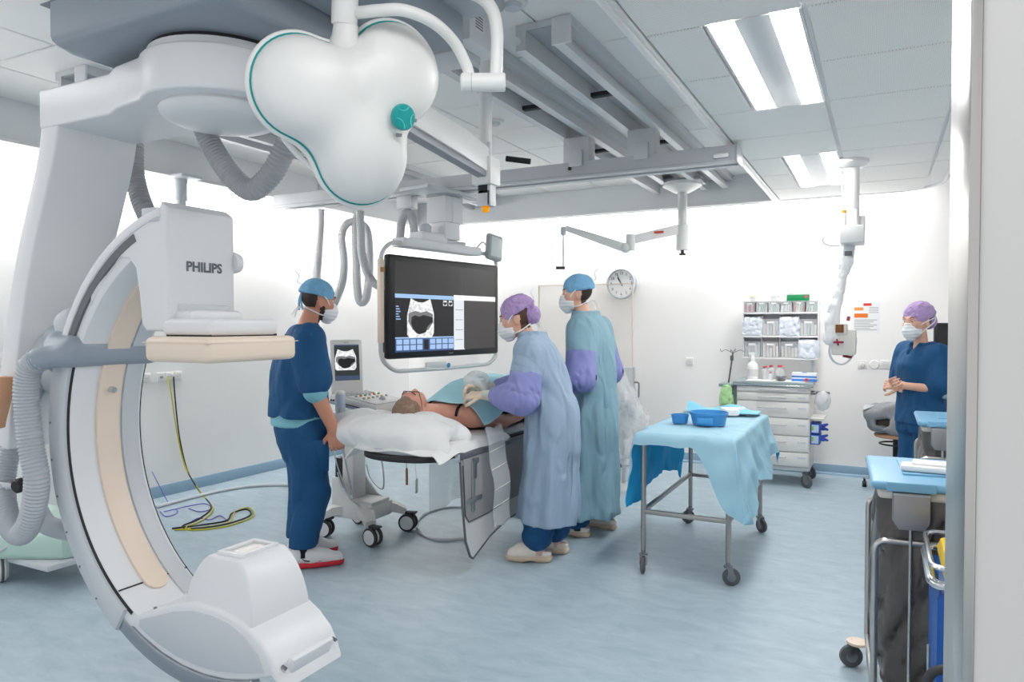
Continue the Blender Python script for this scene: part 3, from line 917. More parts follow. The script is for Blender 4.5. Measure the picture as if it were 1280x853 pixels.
dial = obj('dial', MB().lathe([(0, .0), (.044, .0), (.046, .006), (.046, .02), (.042, .028), (.03, .03), (0, .03)], (.15, -.01, .150), (.18, .02, 1), 32), TEAL, lamp)
dz = Vector((.18, .02, 1)).normalized(); dM = frame(dz)
for a in (80, 200, 320):
    c = Vector((.15, -.01, .150)) + dz * .0305
    arcp = []
    for k in range(9):
        b = math.radians(a - 52 + 13 * k); q = Vector((math.cos(math.radians(a)), math.sin(math.radians(a)), 0)) * .052 - Vector((math.cos(b), math.sin(b), 0)) * .030
        arcp.append(c + dM @ q)
    obj('dial_ridge', MB().tube(arcp, .0028, 6), mat('teal_light', (70, 190, 186), .4), dial)
for x, y in ((.207, -.012), (.153, -.072)): obj('dial_mark', MB().box((x, y, .138), (.012, .012, .03), .001), mat('mark_grey', (150, 150, 152), .5), lamp)
neck_l = (-.01, .30)
obj('neck', MB().lathe([(.075, 0), (.056, .03), (.046, .06), (.043, .1)], (-.02, .185, .0), (-.02, 1, .05), 24), LW, lamp)
obj('neck_collar', MB().lathe([(0, 0), (.044, 0), (.046, .004), (.046, .085), (.042, .09), (0, .09)], (-.028, .282, .005), (-.05, 1, .02), 24), LW, lamp)
obj('neck_tip', MB().cyl((-.032, .365, .005), (-.034, .395, .005), .026, seg=16), BLACKP, lamp)
obj('grip_bar', MB().tube(smooth_path([(-.21, -.06, -.06), (-.2, -.12, -.08), (-.13, -.19, -.08), (-.06, -.24, -.05), (-.03, -.26, -.02)], 6), .011, 8), LW, lamp)
# arm of the lamp, in world space under the same thing
def to_l(p): return lampM.inverted() @ Vector(p)
A = [to_l(at(436, 17, LD - .03)), to_l(at(455, 15, LD - .09)), to_l(at(475, 13, LD - .11)), to_l(at(505, 13, LD - .11)), to_l(at(540, 27, LD - .06)), to_l(at(567, 52, LD + .01)), to_l(at(583, 82, LD + .05)), to_l(at(589, 105, LD + .05))]
obj('yoke', MB().tube(smooth_path(A, 8), .021, 16), LW, lamp)
k0, k1 = to_l(at(576, 103, LD + .05)), to_l(at(632, 103, LD + .05))
obj('knuckle', MB().cyl(k0, k1, .034, seg=24, bev=.006), LW, lamp)
obj('knuckle_ring', MB().cyl(k0.lerp(k1, .24), k0.lerp(k1, .255), .0346, seg=24), mat('seam_grey', (190, 190, 190), .4), lamp)
B = [to_l(at(620, 100, LD + .05)), to_l(at(621, 70, LD + .05)), to_l(at(621, 40, LD + .05)), to_l(at(616, 14, LD + .05)), to_l(at(603, -2, LD + .06)), to_l(at(585, -10, LD + .08)), to_l(at(550, -18, LD + .3)), to_l(at(500, 2, 3.15)), to_l(at(460, 2, 3.2))]
obj('suspension_arm', MB().tube(smooth_path(B, 8), .024, 16), LW, lamp)
c1 = at(458, 0, 3.2)
mbc = MB().box((c1.x, c1.y, 2.83), (.055, .06, .34), .006); mbc.v = [tuple(to_l(v)) for v in mbc.v]
obj('ceiling_column', mbc, mat('column_lilac', (205, 207, 214), .4), lamp)
mbc = MB().lathe([(0, 2.995), (.1, 2.995), (.1, 2.975), (.06, 2.95), (0, 2.95)][::-1], (c1.x, c1.y, 0), (0, 0, 1), 24); mbc.v = [tuple(to_l(v)) for v in mbc.v]
obj('ceiling_flange', mbc, LW, lamp)

# ------------------------------------------------------------------ post with swivel arm behind the lamp
pb = at(607, 150, 3.75)
post = thing('ceiling_post', 'white ceiling post with swivel arm, warning sticker and amber lamp at its foot', 'ceiling post', (pb.x, pb.y, 2.1))
zz = lambda y: at(607, y, 3.75).z - 2.1
obj('canopy', MB().lathe([(0, 2.995 - 2.1), (.085, 2.995 - 2.1), (.085, .87), (.07, .83), (.04, .8), (0, .8)][::-1], (0, 0, 0), (0, 0, 1), 24), WHITE, post)
obj('shaft', MB().cyl((0, 0, zz(205)), (0, 0, .82), .034, seg=20), WHITE, post)
obj('shaft_cable', MB().cyl((.035, -.02, zz(205)), (.035, -.02, zz(180)), .014, seg=10), mat('cable_cover', (225, 226, 228), .4), post)
hub = obj('hub', MB().bb((-.055, -.055, zz(232)), (.06, .055, zz(198)), .008), WHITE, post)
obj('hub_foot', MB().bb((-.03, -.03, zz(243)), (.03, .03, zz(231)), .003), DARK, hub)
obj('sensor_block', MB().bb((-.035, -.03, zz(258)), (.04, .03, zz(238)), .004).bb((.025, -.03, zz(258)), (.045, .03, zz(232)), .003), ALU, post)
obj('amber_lamp', MB().sphere((0, 0, zz(260)), (.022, .022, .026), 12, 8), mat('amber_lens', (240, 160, 20), .25, emit=(240, 150, 10), estr=.3), post)
ae = at(508, 160, 3.0) - Vector((pb.x, pb.y, 2.1)); ae.z = .28
a0 = Vector((0, 0, .255))
dirn = (ae - a0); dirn.normalize(); sd = dirn.cross(Vector((0, 0, 1))).normalized(); upv = sd.cross(dirn)
end = a0 + dirn * 1.25
P = [(0, -.075), (.02, .055), (.3, .075), (1.25, .06), (1.25, -.045), (.35, -.06)]
obj('swivel_arm', MB().prism(P, basis(a0 - sd * .035, dirn, upv, sd * 1.0), .07, .008), WHITE, post)
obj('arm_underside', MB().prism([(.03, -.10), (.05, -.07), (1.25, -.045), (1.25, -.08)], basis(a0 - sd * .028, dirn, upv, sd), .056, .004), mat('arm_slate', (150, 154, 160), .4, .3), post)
obj('arm_slot', MB().cyl(a0 + dirn * .42 + sd * .03 - upv * .074, a0 + dirn * .42 + sd * .034 - upv * .074, .012, seg=12), BLACKP, post)
stM = basis(a0 + dirn * .62 + sd * .0362 + upv * .03, -dirn, upv, sd)
obj('warning_sticker', MB().prism([(-.045, -.03), (.045, -.03), (.045, .03), (-.045, .03)], stM, .0006), mat('sticker_white', (240, 240, 238), .5), post)
obj('sticker_band', MB().prism([(-.045, .016), (.045, .016), (.045, .032), (-.045, .032)], stM, .001), mat('sticker_red', (226, 84, 62), .5), post)
for i in range(4): obj('sticker_line', MB().prism([(-.04, .008 - i * .01), (.036, .008 - i * .01), (.036, .011 - i * .01), (-.04, .011 - i * .01)], stM, .001), mat('print_grey', (120, 120, 124), .6), post)

# junction box above the lamp
jb = at(574, 62, 3.45)
jbx = thing('junction_box', 'white electrical junction box fixed to the raised ceiling beside the lamp arm', 'box', (jb.x, jb.y, 2.995))
obj('box_body', MB().bb((-.16, -.12, -.19), (.13, .16, 0), .006), mat('box_white', (228, 229, 231), .4), jbx)
obj('box_lip', MB().bb((-.18, -.10, -.225), (.05, .12, -.19), .004), mat('box_grey', (206, 208, 211), .4), jbx)
obj('cable_gland', MB().cyl((-.02, -.12, -.05), (-.02, -.145, -.05), .018, seg=14).cyl((-.02, -.145, -.05), (-.02, -.155, -.05), .011, seg=12), ALUD, jbx)
obj('rating_label', MB().bb((.1301, -.08, -.13), (.1308, .02, -.05)), mat('label_paper', (236, 236, 236), .6), jbx)
for i in range(5): obj('label_line', MB().bb((.1308, -.07, -.12 + i * .013), (.1312, .0, -.114 + i * .013)), MATS['print_grey'], jbx)
for px, py, lb in ((641, 2, 'small round white ceiling sensor at the top edge'), (618, 151, 'small round white ceiling sensor beside the white post')):
    c = at_z(px, py, 2.995)
    t = thing('ceiling_sensor', lb, 'sensor', c, 0, 'ceiling sensors')
    obj('base', MB().lathe([(0, 0), (.07, 0), (.068, -.014), (0, -.014)][::-1], (0, 0, 0), (0, 0, 1), 24), WHITE, t)
    obj('grille', MB().lathe([(0, -.014), (.045, -.014), (.038, -.034), (0, -.038)][::-1], (0, 0, 0), (0, 0, 1), 20), CG, t)

# ------------------------------------------------------------------ big display on its column
mon_c = Vector((-3.14, 4.94, 0)); mang = math.radians(90 - 8.3)
mon = thing('display_boom', 'large black wall-size display hung from ceiling column, showing an ultrasound scan', 'monitor', (mon_c.x, mon_c.y, 1.24), mang)
# local: x along the screen (towards the far end), -y is the viewing side, z up
MW, MH = 1.34, .775
obj('screen_body', MB().box((0, .0, MH / 2), (MW, .07, MH), .022, seg=3), BLACKP, mon)
obj('screen_back', MB().box((0, .06, MH / 2), (MW * .92, .08, MH * .9), .02), mat('monitor_back', (44, 45, 48), .5), mon)
scr = obj('screen', MB().bb((-MW / 2 + .055, -.0365, .05), (MW / 2 - .055, -.035, MH - .05)), mat('screen_glass', (36, 36, 38), .12, emit=(62, 60, 60), estr=.55), mon)
SWD, SHD = MW - .11, MH - .1
def sr(parent, u0, v0, u1, v1, m, lift=.0012, name='screen_area', base=None, wd=None, hd=None, y0=-.0365):
    """flat area on a screen, u to the right, v up"""
    W_, H_ = wd or SWD, hd or SHD; ox, oz = base or (-MW / 2 + .055, .05)
    return obj(name, MB().bb((ox + u0 * W_, y0 - lift, oz + v0 * H_), (ox + u1 * W_, y0, oz + v1 * H_)), m, parent)
E_ = lambda n, c, s=.8: mat(n, (20, 20, 22), .2, emit=c, estr=s)
sBLACK, sBLUE, sPALE, sKEY, sWHITE = E_('ui_black', (22, 22, 26)), E_('ui_blue', (52, 78, 122), .9), E_('ui_pale', (150, 185, 225), .95), E_('ui_key', (156, 184, 226), .95), E_('ui_white', (238, 240, 242), .95)
sGREY = E_('ui_grey', (74, 70, 70), .7)
def scan_material():
    m = bpy.data.materials.new('ultrasound_scan'); m.use_nodes = True; nt = m.node_tree; b = nt.nodes['Principled BSDF']
    b.inputs['Base Color'].default_value = (.01, .01, .01, 1); b.inputs['Roughness'].default_value = .2
    tc = nt.nodes.new('ShaderNodeTexCoord'); n = nt.nodes.new('ShaderNodeTexNoise'); n.inputs['Scale'].default_value = 40; n.inputs['Detail'].default_value = 4
    nt.links.new(tc.outputs['Object'], n.inputs['Vector'])
    r = nt.nodes.new('ShaderNodeValToRGB'); r.color_ramp.elements[0].position = .35; r.color_ramp.elements[0].color = (.55, .56, .57, 1); r.color_ramp.elements[1].position = .6; r.color_ramp.elements[1].color = (1, 1, 1, 1)
    nt.links.new(n.outputs['Fac'], r.inputs[0]); nt.links.new(r.outputs[0], b.inputs['Emission Color']); b.inputs['Emission Strength'].default_value = .85
    return m
SCAN = scan_material()
def scan_shape(parent, M, s):
    """fan-shaped scan with the dark cavity, in a unit box centred on M"""
    fan = [(-.36, .5), (-.2, .43), (-.08, .40), (.08, .40), (.2, .43), (.36, .5), (.5, .12), (.5, -.38), (.42, -.5), (-.42, -.5), (-.5, -.42), (-.5, .06)]
    o = obj('scan_fan', MB().prism([(x * s, y * s) for x, y in fan], M, .0008), SCAN, parent)
    md = [(-.44, .12), (-.2, .18), (0, .14), (.22, .18), (.46, .1), (.47, -.1), (.3, -.3), (0, -.38), (-.3, -.3), (-.46, -.08)]
    obj('scan_mid_tone', MB().prism([(x * s, y * s) for x, y in md], M, .0011), E_('scan_grey', (120, 122, 124), .8), parent)
    dk = [(-.34, .02), (-.22, .07), (-.06, .03), (.1, .08), (.28, .05), (.44, .02), (.45, -.1), (.34, -.16), (.24, -.24), (.2, -.36), (.06, -.40), (-.06, -.42), (-.18, -.38), (-.28, -.28), (-.36, -.14)]
    obj('scan_cavity', MB().prism([(x * s, y * s) for x, y in dk], M, .0014), sBLACK, parent)
    return o
sr(scr, 0, 0, .545, .635, sBLACK, .0008, 'scan_window')
sr(scr, 0, .60, .545, .645, sPALE, .0014, 'title_bar')
sr(scr, 0, .0, .545, .155, sBLUE, .0012, 'button_panel')
for r_ in range(2):
    for c_ in range(9):
        if c_ == 4: continue
        sr(scr, .01 + c_ * .06, .02 + r_ * .065, .06 + c_ * .06, .075 + r_ * .065, sKEY, .0018, 'button')
sr(scr, .255, .02, .295, .13, sBLACK, .002, 'button_gap')
sr(scr, 0, .15, .545, .165, sPALE, .0016, 'status_bar')
for i in range(6): sr(scr, .008, .5 - i * .028, .03 + (i % 3) * .008, .512 - i * .028, sPALE, .0014, 'readout')
sr(scr, .43, .52, .54, .60, sGREY, .0012, 'thumbnail_strip')
scan_shape(scr, basis((-MW / 2 + .055 + .225 * SWD, -.0374, .05 + .38 * SHD), (1, 0, 0), (0, 0, 1), (0, -1, 0)), .30)
for du in (.445, .5):
    scan_shape(scr, basis((-MW / 2 + .055 + (du + .01) * SWD, -.0378, .05 + .56 * SHD), (1, 0, 0), (0, 0, 1), (0, -1, 0)), .045)
sr(scr, .545, .0, .66, .645, E_('ui_light', (214, 220, 224), .95), .0008, 'side_list')
sr(scr, .545, .60, 1.0, .66, sWHITE, .0014, 'header_bar')
sr(scr, .65, .01, .995, .60, sGREY, .0014, 'image_area')
for i in range(4): sr(scr, .56, .12 + i * .12, .64, .125 + i * .12, sGREY, .0016, 'list_line')
obj('lettering', text_mesh('PHILIPS', .016, mat('bezel_print', (170, 172, 175), .5), basis((.02, -.036, .026), (1, 0, 0), (0, 0, 1), (0, -1, 0)), .0003), None, mon)
# handle frame round the display
hw = MW / 2 + .035
fr_ = [(-.2, .02, MH + .10), (-hw + .10, .02, MH + .095), (-hw, .02, MH + .0), (-hw, .02, .0), (-hw + .14, .02, -.095), (0, .02, -.1), (hw - .1, .02, -.09), (hw, .02, -.02), (hw, .02, .08)]
frm = obj('handle_frame', MB().tube(round_poly(fr_, .07, 6), .017, 12), mat('frame_grey', (212, 214, 216), .35, .2), mon)
fr2 = [(.3, .02, MH + .1), (hw - .06, .02, MH + .095), (hw, .02, MH + .04), (hw, .02, MH - .1)]
obj('handle_frame', MB().tube(round_poly(fr2, .06, 6), .017, 12), MATS['frame_grey'], mon)
obj('frame_grip', MB().box((-hw, .02, .43), (.042, .04, .62), .012), CREAM, mon)
obj('grip_label', MB().bb((-hw - .02, -.001, .64), (-hw + .02, .0, .675)), mat('grip_brown', (176, 120, 70), .5), mon)
obj('badge', MB().cyl((.03, .0, -.075), (.03, -.004, -.075), .02, seg=20), mat('badge_blue', (60, 140, 190), .4), mon)
obj('under_plate', MB().box((-.1, .02, -.065), (.24, .02, .05), .004), CW, mon)
# head and column
obj('head_bar', MB().box((-.02, .05, MH + .105), (.95, .13, .07), .01), CW, mon)
obj('head_block', MB().box((-.14, .06, MH + .17), (.30, .16, .075), .02), CW, mon)
obj('pivot_cover', MB().box((.12, .06, MH + .15), (.28, .12, .04), .01), CG, mon)
obj('head_cap', MB().lathe([(0, 0), (.05, 0), (.05, .06), (.035, .08), (0, .08)], (-.16, .08, MH + .2), (0, 0, 1), 16), CG, mon)
obj('column_inner', MB().box((.06, .06, MH + .28), (.19, .17, .22), .006), CW, mon)
obj('column_outer', MB().box((.06, .06, MH + .41), (.22, .2, .21), .006).bb((.04, -.042, MH + .3), (.05, -.039, MH + .515)), mat('column_white', (226, 227, 230), .4), mon)
obj('column_flange', MB().cyl((.06, .06, MH + .515), (.06, .06, MH + .54), .15, seg=28), ALUD, mon)
obj('carriage_plate', MB().box((.06, .06, MH + .545), (.75, .30, .03), .006), ALU, mon)
obj('carriage_brace', MB().box((.35, -.05, MH + .53), (.5, .03, .04), .005), ALU, mon)
sm = obj('side_panel', MB().box((.62, -.02, MH + .155), (.2, .06, .23), .025, Matrix.Rotation(math.radians(6), 3, 'Y')), mat('side_panel_grey', (176, 180, 184), .35), mon)
obj('side_screen', MB().box((.62, -.0505, MH + .155), (.15, .004, .17), .002, Matrix.Rotation(math.radians(6), 3, 'Y')), mat('lcd_pale', (214, 224, 222), .2), sm)
obj('side_cable', MB().tube(smooth_path([(.44, .03, MH + .14), (.48, .0, MH + .19), (.53, -.0, MH + .17)], 5), .008, 6), CG, mon)

# hoses hanging from the beam and the rim
HZ = mat('hose_light_grey', (200, 201, 204), .5)
def hang(name, pts, d, r, label, parts=None):
    w = [at(x, y, d + (dd if len(q) else 0)) for (x, y, *q) in pts for dd in ([q[0]] if q else [0])]
    base = w[0].copy()
    t = thing('cable_hose', label, 'hose', base, 0, 'grey corrugated cable hoses')
    obj('hose', MB().hose([p - base for p in w], r, .02, 12, .07), HZ, t)
    return t, base
t, b0 = hang('h', [(401, 262), (400, 290), (398, 320), (396, 345), (397, 372), (407, 392), (418, 378), (428, 352), (430, 325), (427, 297), (432, 282), (441, 277), (452, 280), (460, 292), (462, 330), (460, 360), (457, 374), (451, 378), (447, 365), (445, 320), (444, 285), (446, 268)], 7.45, .043, 'grey corrugated hose looping down behind the bearded man\'s head')
tz = at(401, 256, 7.45)
obj('socket', MB().cyl(tz - b0, tz - b0 + Vector((0, 0, .09)), .055, seg=16), CG, t)
obj('socket_flange', MB().cyl(tz - b0 + Vector((0, 0, .05)), tz - b0 + Vector((0, 0, .2)), .035, seg=16).box(tz - b0 + Vector((0, 0, .055)), (.2, .14, .02), .004), CG, t)
t, b0 = hang('h', [(450, 264), (451, 290), (452, 315), (458, 338), (466, 352), (474, 358), (486, 362)], 6.3, .037, 'grey corrugated hose curving into the back of the large display')
bx_ = at(446, 252, 6.3)
obj('hose_bracket', MB().box(bx_ - b0 + Vector((0, 0, .045)), (.16, .1, .2), .008), ALU, t)
t, b0 = hang('h', [(500, 304), (501, 285), (504, 271), (510, 266), (516, 275), (518, 295), (518, 308)], 6.05, .038, 'grey corrugated hose arching above the large display beside its column')
bx_ = at(509, 254, 6.05)
obj('hose_bracket', MB().box(bx_ - b0 + Vector((0, 0, .045)), (.15, .1, .19), .008), ALU, t)
t0 = at(225, 226, 5.95)
t = thing('ceiling_pipe', 'short grey pipe stub with flange under the left ceiling rim', 'pipe', (t0.x, t0.y, CEIL))
obj('flange', MB().box((0, 0, -.012), (.3, .2, .024), .004), CG, t)
obj('pipe', MB().cyl((0, 0, -.2), (0, 0, -.02), .056, seg=20).cyl((0, 0, -.5), (0, 0, -.16), .046, seg=20), CG, t)

# ------------------------------------------------------------------ folding arm on the back rail
fa = at(853, 238, 7.0)
arm2 = thing('folding_ceiling_arm', 'white jointed ceiling arm reaching left above the wall clock', 'ceiling arm', (fa.x, fa.y, 0))
Lq = lambda px, py, d=7.0: at(px, py, d) - Vector((fa.x, fa.y, 0))
zt = 2.87
obj('flange', MB().lathe([(0, zt), (.19, zt), (.19, zt - .03), (.08, zt - .09), (0, zt - .09)][::-1], (0, 0, 0), (0, 0, 1), 24), WHITE, arm2)
obj('mount_plate', MB().box((0, 0, zt + .01), (.4, .3, .03), .004), ALUD, arm2)
obj('post', MB().cyl(Lq(853, 285), (0, 0, zt - .06), .045, seg=20), WHITE, arm2)
obj('post_sleeve', MB().cyl(Lq(853, 313), Lq(853, 281), .062, seg=20, bev=.006), WHITE, arm2)
obj('wing_knob', MB().cyl(Lq(853, 319), Lq(853, 312), .016, seg=10).box(Lq(853, 318), (.06, .02, .02), .005), BLACKP, arm2)
obj('upper_arm', MB().tube([Lq(853, 286), Lq(820, 293, 6.95), Lq(790, 300, 6.9)], [.05, .045, .042], 10, sec=[(-1, -.6), (1, -.6), (1, .6), (-1, .6)]), WHITE, arm2)
obj('elbow', MB().cyl(Lq(788, 313, 6.9), Lq(788, 293, 6.9), .045, seg=16, bev=.006).sphere(Lq(782, 310, 6.9), .05, 12, 8), WHITE, arm2)
obj('forearm', MB().tube([Lq(784, 311, 6.9), Lq(745, 298, 6.95), Lq(706, 285, 7.0)], [.042, .036, .026], 10, sec=[(-1, -.6), (1, -.6), (1, .6), (-1, .6)]), WHITE, arm2)
obj('wrist', MB().cyl(Lq(704, 294, 7.0), Lq(704, 284, 7.0), .026, seg=12), CG, arm2)
obj('hanger', MB().cyl(Lq(704, 338, 7.0), Lq(704, 286, 7.0), .008, seg=8), CG, arm2)
obj('hanger_grip', MB().cyl(Lq(695, 335, 7.0), Lq(706, 335, 7.0), .014, seg=10), BLACKP, arm2)
c = Lq(825, 291, 6.94)
obj('arm_sticker', MB().box(c + Vector((-.0, -.04, .0)), (.09, .02, .02), .001), MATS['sticker_red'], arm2)

# ------------------------------------------------------------------ injector pendant on the right
ip = at_z(1065, 200, CEIL)
DJ = 5.36
inj = thing('injector_pendant', 'white contrast injector on a ceiling column, its arm wrapped in clear plastic', 'medical device', (ip.x, ip.y, 0))
Q = lambda px, py, d=DJ: at(px, py, d) - Vector((ip.x, ip.y, 0))
obj('flange', MB().lathe([(0, CEIL), (.115, CEIL), (.118, CEIL - .03), (.09, CEIL - .055), (.055, CEIL - .06), (0, CEIL - .06)][::-1], (0, 0, 0), (0, 0, 1), 28), WHITE, inj)
obj('column', MB().cyl(Q(1065, 290), (0, 0, CEIL - .05), .052, seg=24), WHITE, inj)
obj('column_label', MB().box(Q(1068, 270, DJ - .055), (.03, .002, .1)), MATS['label_paper'], inj)
hbx = obj('head_box', MB().bb(Q(1050, 306) + Vector((0, -.09, 0)), Q(1081, 284) + Vector((0, .09, 0)), .012), WHITE, inj)
obj('head_lug', MB().cyl(Q(1053, 290), Q(1053, 267), .026, seg=16, bev=.005), WHITE, hbx)
obj('head_lug', MB().cyl(Q(1077, 290), Q(1077, 270), .026, seg=16, bev=.005), WHITE, hbx)
obj('amber_cap', MB().cyl(Q(1055, 267), Q(1055, 263), .02, seg=12), mat('amber_plastic', (222, 150, 60), .4), hbx)
obj('cable', MB().tube(smooth_path([Q(1054, 266), Q(1053, 240), Q(1051, 222), Q(1052, 212), Q(1055, 206)], 5), .006, 6), CG, inj)
obj('cable', MB().tube(smooth_path([Q(1049, 289), Q(1038, 291), Q(1029, 298), Q(1030, 304), Q(1038, 307), Q(1050, 307)], 5), .006, 6), CG, inj)
obj('wrist_joint', MB().cyl(Q(1062, 307), Q(1060, 322), .04, seg=16).box(Q(1060, 318), (.075, .09, .06), .015), CG, inj)
obj('wrist_label', MB().box(Q(1060.5, 317, DJ - .05), (.05, .006, .035), .002), mat('device_dark', (110, 110, 112), .4), inj)
obj('wrist_band', MB().cyl(Q(1060, 325), Q(1060, 323), .04, seg=16), mat('copper_band', (190, 110, 70), .4), inj)
S = SDF()
pth = [Q(1058, 326), Q(1053, 345), Q(1049, 365), Q(1043, 383), Q(1040, 402), Q(1038, 424)]
for i, (a, b) in enumerate(zip(pth, pth[1:])): S.cap(a, b, (.038, .02, .026, .03, .034)[i], (.02, .026, .03, .034, .036)[i], .012)
obj('plastic_sleeve', np_mesh('plastic_sleeve', [S.mesh(.008, folds(.010, 3, (40, 40, 30)))], mat('crinkled_plastic', (240, 240, 241), .25, bump=.3, bscale=40)), None, inj)
obj('swivel', MB().cyl(Q(1052, 343), Q(1052, 352), .022, seg=12), SCREW, inj)
dv = obj('device_body', MB().box(Q(1055, 428), (.165, .12, .19), .014), mat('device_white', (224, 220, 213), .4), inj)
obj('device_head', MB().box(Q(1049, 412), (.11, .13, .085), .012), MATS['device_white'], dv)
obj('device_screen', MB().box(Q(1049.5, 411, DJ - .068), (.055, .004, .06), .001), mat('device_lcd', (28, 26, 24), .15, emit=(150, 95, 30), estr=.35), dv)
obj('device_knob', MB().cyl(Q(1060, 401), Q(1061, 396), .012, seg=10), mat('device_maroon', (150, 40, 62), .4), dv)
obj('device_rod', MB().cyl(Q(1042, 428, DJ - .075), Q(1054, 428, DJ - .075), .008, seg=8).cyl(Q(1046, 424, DJ - .075), Q(1048, 432, DJ - .075), .007, seg=8), MATS['device_maroon'], dv)
obj('device_foot', MB().cyl(Q(1054, 445), Q(1064, 447), .01, seg=8), MATS['device_maroon'], dv)
obj('device_tag', MB().box(Q(1066, 438, DJ - .061), (.014, .002, .05)), mat('tag_blue', (40, 130, 200), .4), dv)
obj('cable', MB().tube(smooth_path([Q(1038, 430), Q(1037, 442), Q(1042, 452), Q(1052, 456), Q(1062, 450), Q(1068, 438), Q(1070, 425), Q(1068, 420)], 5), .008, 6), CG, inj)
# ------------------------------------------------------------------ shared pieces
RUB = mat('rubber_grey', (96, 98, 102), .6)
RUBD = mat('rubber_dark', (58, 59, 62), .6)
LINEN = mat('white_linen', (244, 244, 243), .8, bump=.08, bscale=220, wrinkle=(.45, 4.5, (1, 1, 1)))
def caster(parent, x, y, r=.05, steer=0.0, top=.12, hub=None, cap=True):
    """swivel caster standing on z=0 in the thing's space: fork and wheel"""
    d = Vector((math.cos(steer), math.sin(steer), 0)); sd = Vector((-d.y, d.x, 0)); off = d * r * .35
    c = Vector((x, y, r)) + off
    w = obj('caster', MB().lathe([(0, -.012), (r * .8, -.013), (r, -.008), (r, .008), (r * .8, .013), (0, .012)], c, sd, 24), RUB, parent)
    obj('hub', MB().cyl(c - sd * .0145, c + sd * .0145, r * .5, seg=16), hub or MATS['screw_metal'], w)
    f = MB()
    for s in (-1, 1):
        f.tube([c + sd * .019 * s, Vector((x, y, r * 2.05)) + off * .5 + sd * .019 * s, Vector((x, y, r * 2.2)) + sd * .012 * s], 1, sec=[(-.003, -r * .3), (.003, -r * .3), (.003, r * .3), (-.003, r * .3)], up=tuple(sd))
    f.cyl((x, y, r * 2.1), (x, y, top), .014, seg=12); f.cyl((x, y, r * 2.08), (x, y, r * 2.3), .026, seg=14)
    obj('caster_fork', f, SCREW, parent)
    return w
def twin_caster(parent, x, y, r=.06, steer=0.0):
    d = Vector((math.cos(steer), math.sin(steer), 0)); sd = Vector((-d.y, d.x, 0)); c = Vector((x, y, r)) + d * .02
    for s in (-1, 1):
        w = obj('caster', MB().lathe([(0, -.013), (r * .86, -.013), (r, -.007), (r, .007), (r * .86, .013), (0, .013)], c + sd * .026 * s, sd, 24), RUBD, parent)
        obj('wheel_cover', MB().cyl(c + sd * (.026 * s - .0145), c + sd * (.026 * s + .0145), r * .80, seg=20, bev=.003), CW, w)
    obj('caster_fork', MB().box(c + Vector((0, 0, r * .75)), (.03, .03, r * 1.0), .006, steer).cyl((x, y, r * 1.2), (x, y, r * 2.1), .016, seg=12).box(c + Vector((0, 0, r * 1.12)) + d * .03, (.07, .05, .012), .004, steer), RUBD, parent)

# ------------------------------------------------------------------ patient table
TX0, TX1, TY0, TY1, TZ = -2.76, -2.21, 3.30, 6.05, .715
tab = thing('patient_table', 'long patient table with dark edge standing below the large display', 'table', ((TX0 + TX1) / 2, 5.2, 0))
tx = (TX0 + TX1) / 2
pl = []
hw = (TX1 - TX0) / 2
for k in range(13):
    a = math.radians(180 + 180 * k / 12); pl.append((hw * math.cos(a), TY0 - 5.2 + .16 + .16 * math.sin(a)))
pl += [(hw, TY1 - 5.2), (-hw, TY1 - 5.2)]
obj('table_top', MB().prism(pl, Matrix.Translation((0, 0, TZ)), .035, .008), mat('table_black', (38, 36, 38), .35), tab)
obj('mattress', MB().prism([(x * .95, y * .985) for x, y in pl], Matrix.Translation((0, 0, TZ + .035)), .03, .012), mat('mattress_grey', (206, 214, 220), .6), tab)
obj('pedestal', MB().bb((-.2, -.25, .0), (.2, .55, .12), .02).bb((-.15, -.1, .1), (.15, .4, .72), .02), CW, tab)
obj('side_rail', MB().bb((hw + .012, -1.6, TZ - .005), (hw + .022, .6, TZ + .025), .002), STEEL, tab)
for y in (-1.5, -.6, .3): obj('rail_spacer', MB().bb((hw - .01, y, TZ), (hw + .014, y + .03, TZ + .02), .002), STEEL, tab)
# lead curtain hung from the side rail
ls = thing('lead_curtain', 'grey lead protection curtain with silver cross latch hanging from the table side', 'curtain', (TX1 + .045, 3.55, .1))
pan = [(0, .60), (.02, .35), (.06, .12), (.11, .02), (.14, .0), (.35, .08), (.6, .13), (.95, .14), (.98, .2), (.98, .62), (.03, .63)]
pan = [(p.x, p.y) for p in [Vector((a, b, 0)) for a, b in pan]]
obj('curtain_panel', MB().prism(pan, basis((0, 0, 0), (0, 1, 0), (0, 0, 1), (1, 0, 0)), .008, .002), mat('curtain_pale', (216, 215, 214), .5), ls)
edge = [(.0, .60), (.02, .35), (.06, .12), (.11, .02), (.14, .0), (.35, .08), (.6, .13), (.95, .14)]
obj('curtain_piping', MB().tube([(.004, a, b) for a, b in edge], .008, 6), RUB, ls)
up_ = [(.015, .62), (.015, .58), (.04, .28), (.08, .235), (.3, .235), (.5, .25), (.95, .26), (.95, .62)]
obj('curtain_flap', MB().prism(up_, basis((.008, 0, 0), (0, 1, 0), (0, 0, 1), (1, 0, 0)), .008, .003), mat('curtain_grey', (158, 157, 158), .55, bump=.05, bscale=100), ls)
obj('flap_edge', MB().tube([(.014, a, b) for a, b in up_[1:6]], .005, 6), mat('piping_dark', (92, 90, 92), .5), ls)
obj('hanging_bar', MB().bb((-.012, -.03, .615), (.02, .98, .648), .003), mat('bar_slate', (120, 121, 126), .35, .5), ls)
obj('bar_end', MB().bb((-.01, -.04, .61), (.024, -.028, .652), .002), CHROME, ls)
lt = MB().box((.022, .12, .44), (.008, .03, .30), .002).box((.024, .135, .36), (.008, .17, .026), .002)
obj('cross_latch', lt, STEEL, ls)
obj('latch_hinge', MB().box((.026, .13, .53), (.012, .036, .09), .003).box((.03, .135, .59), (.02, .05, .03), .003), SCREW, ls)

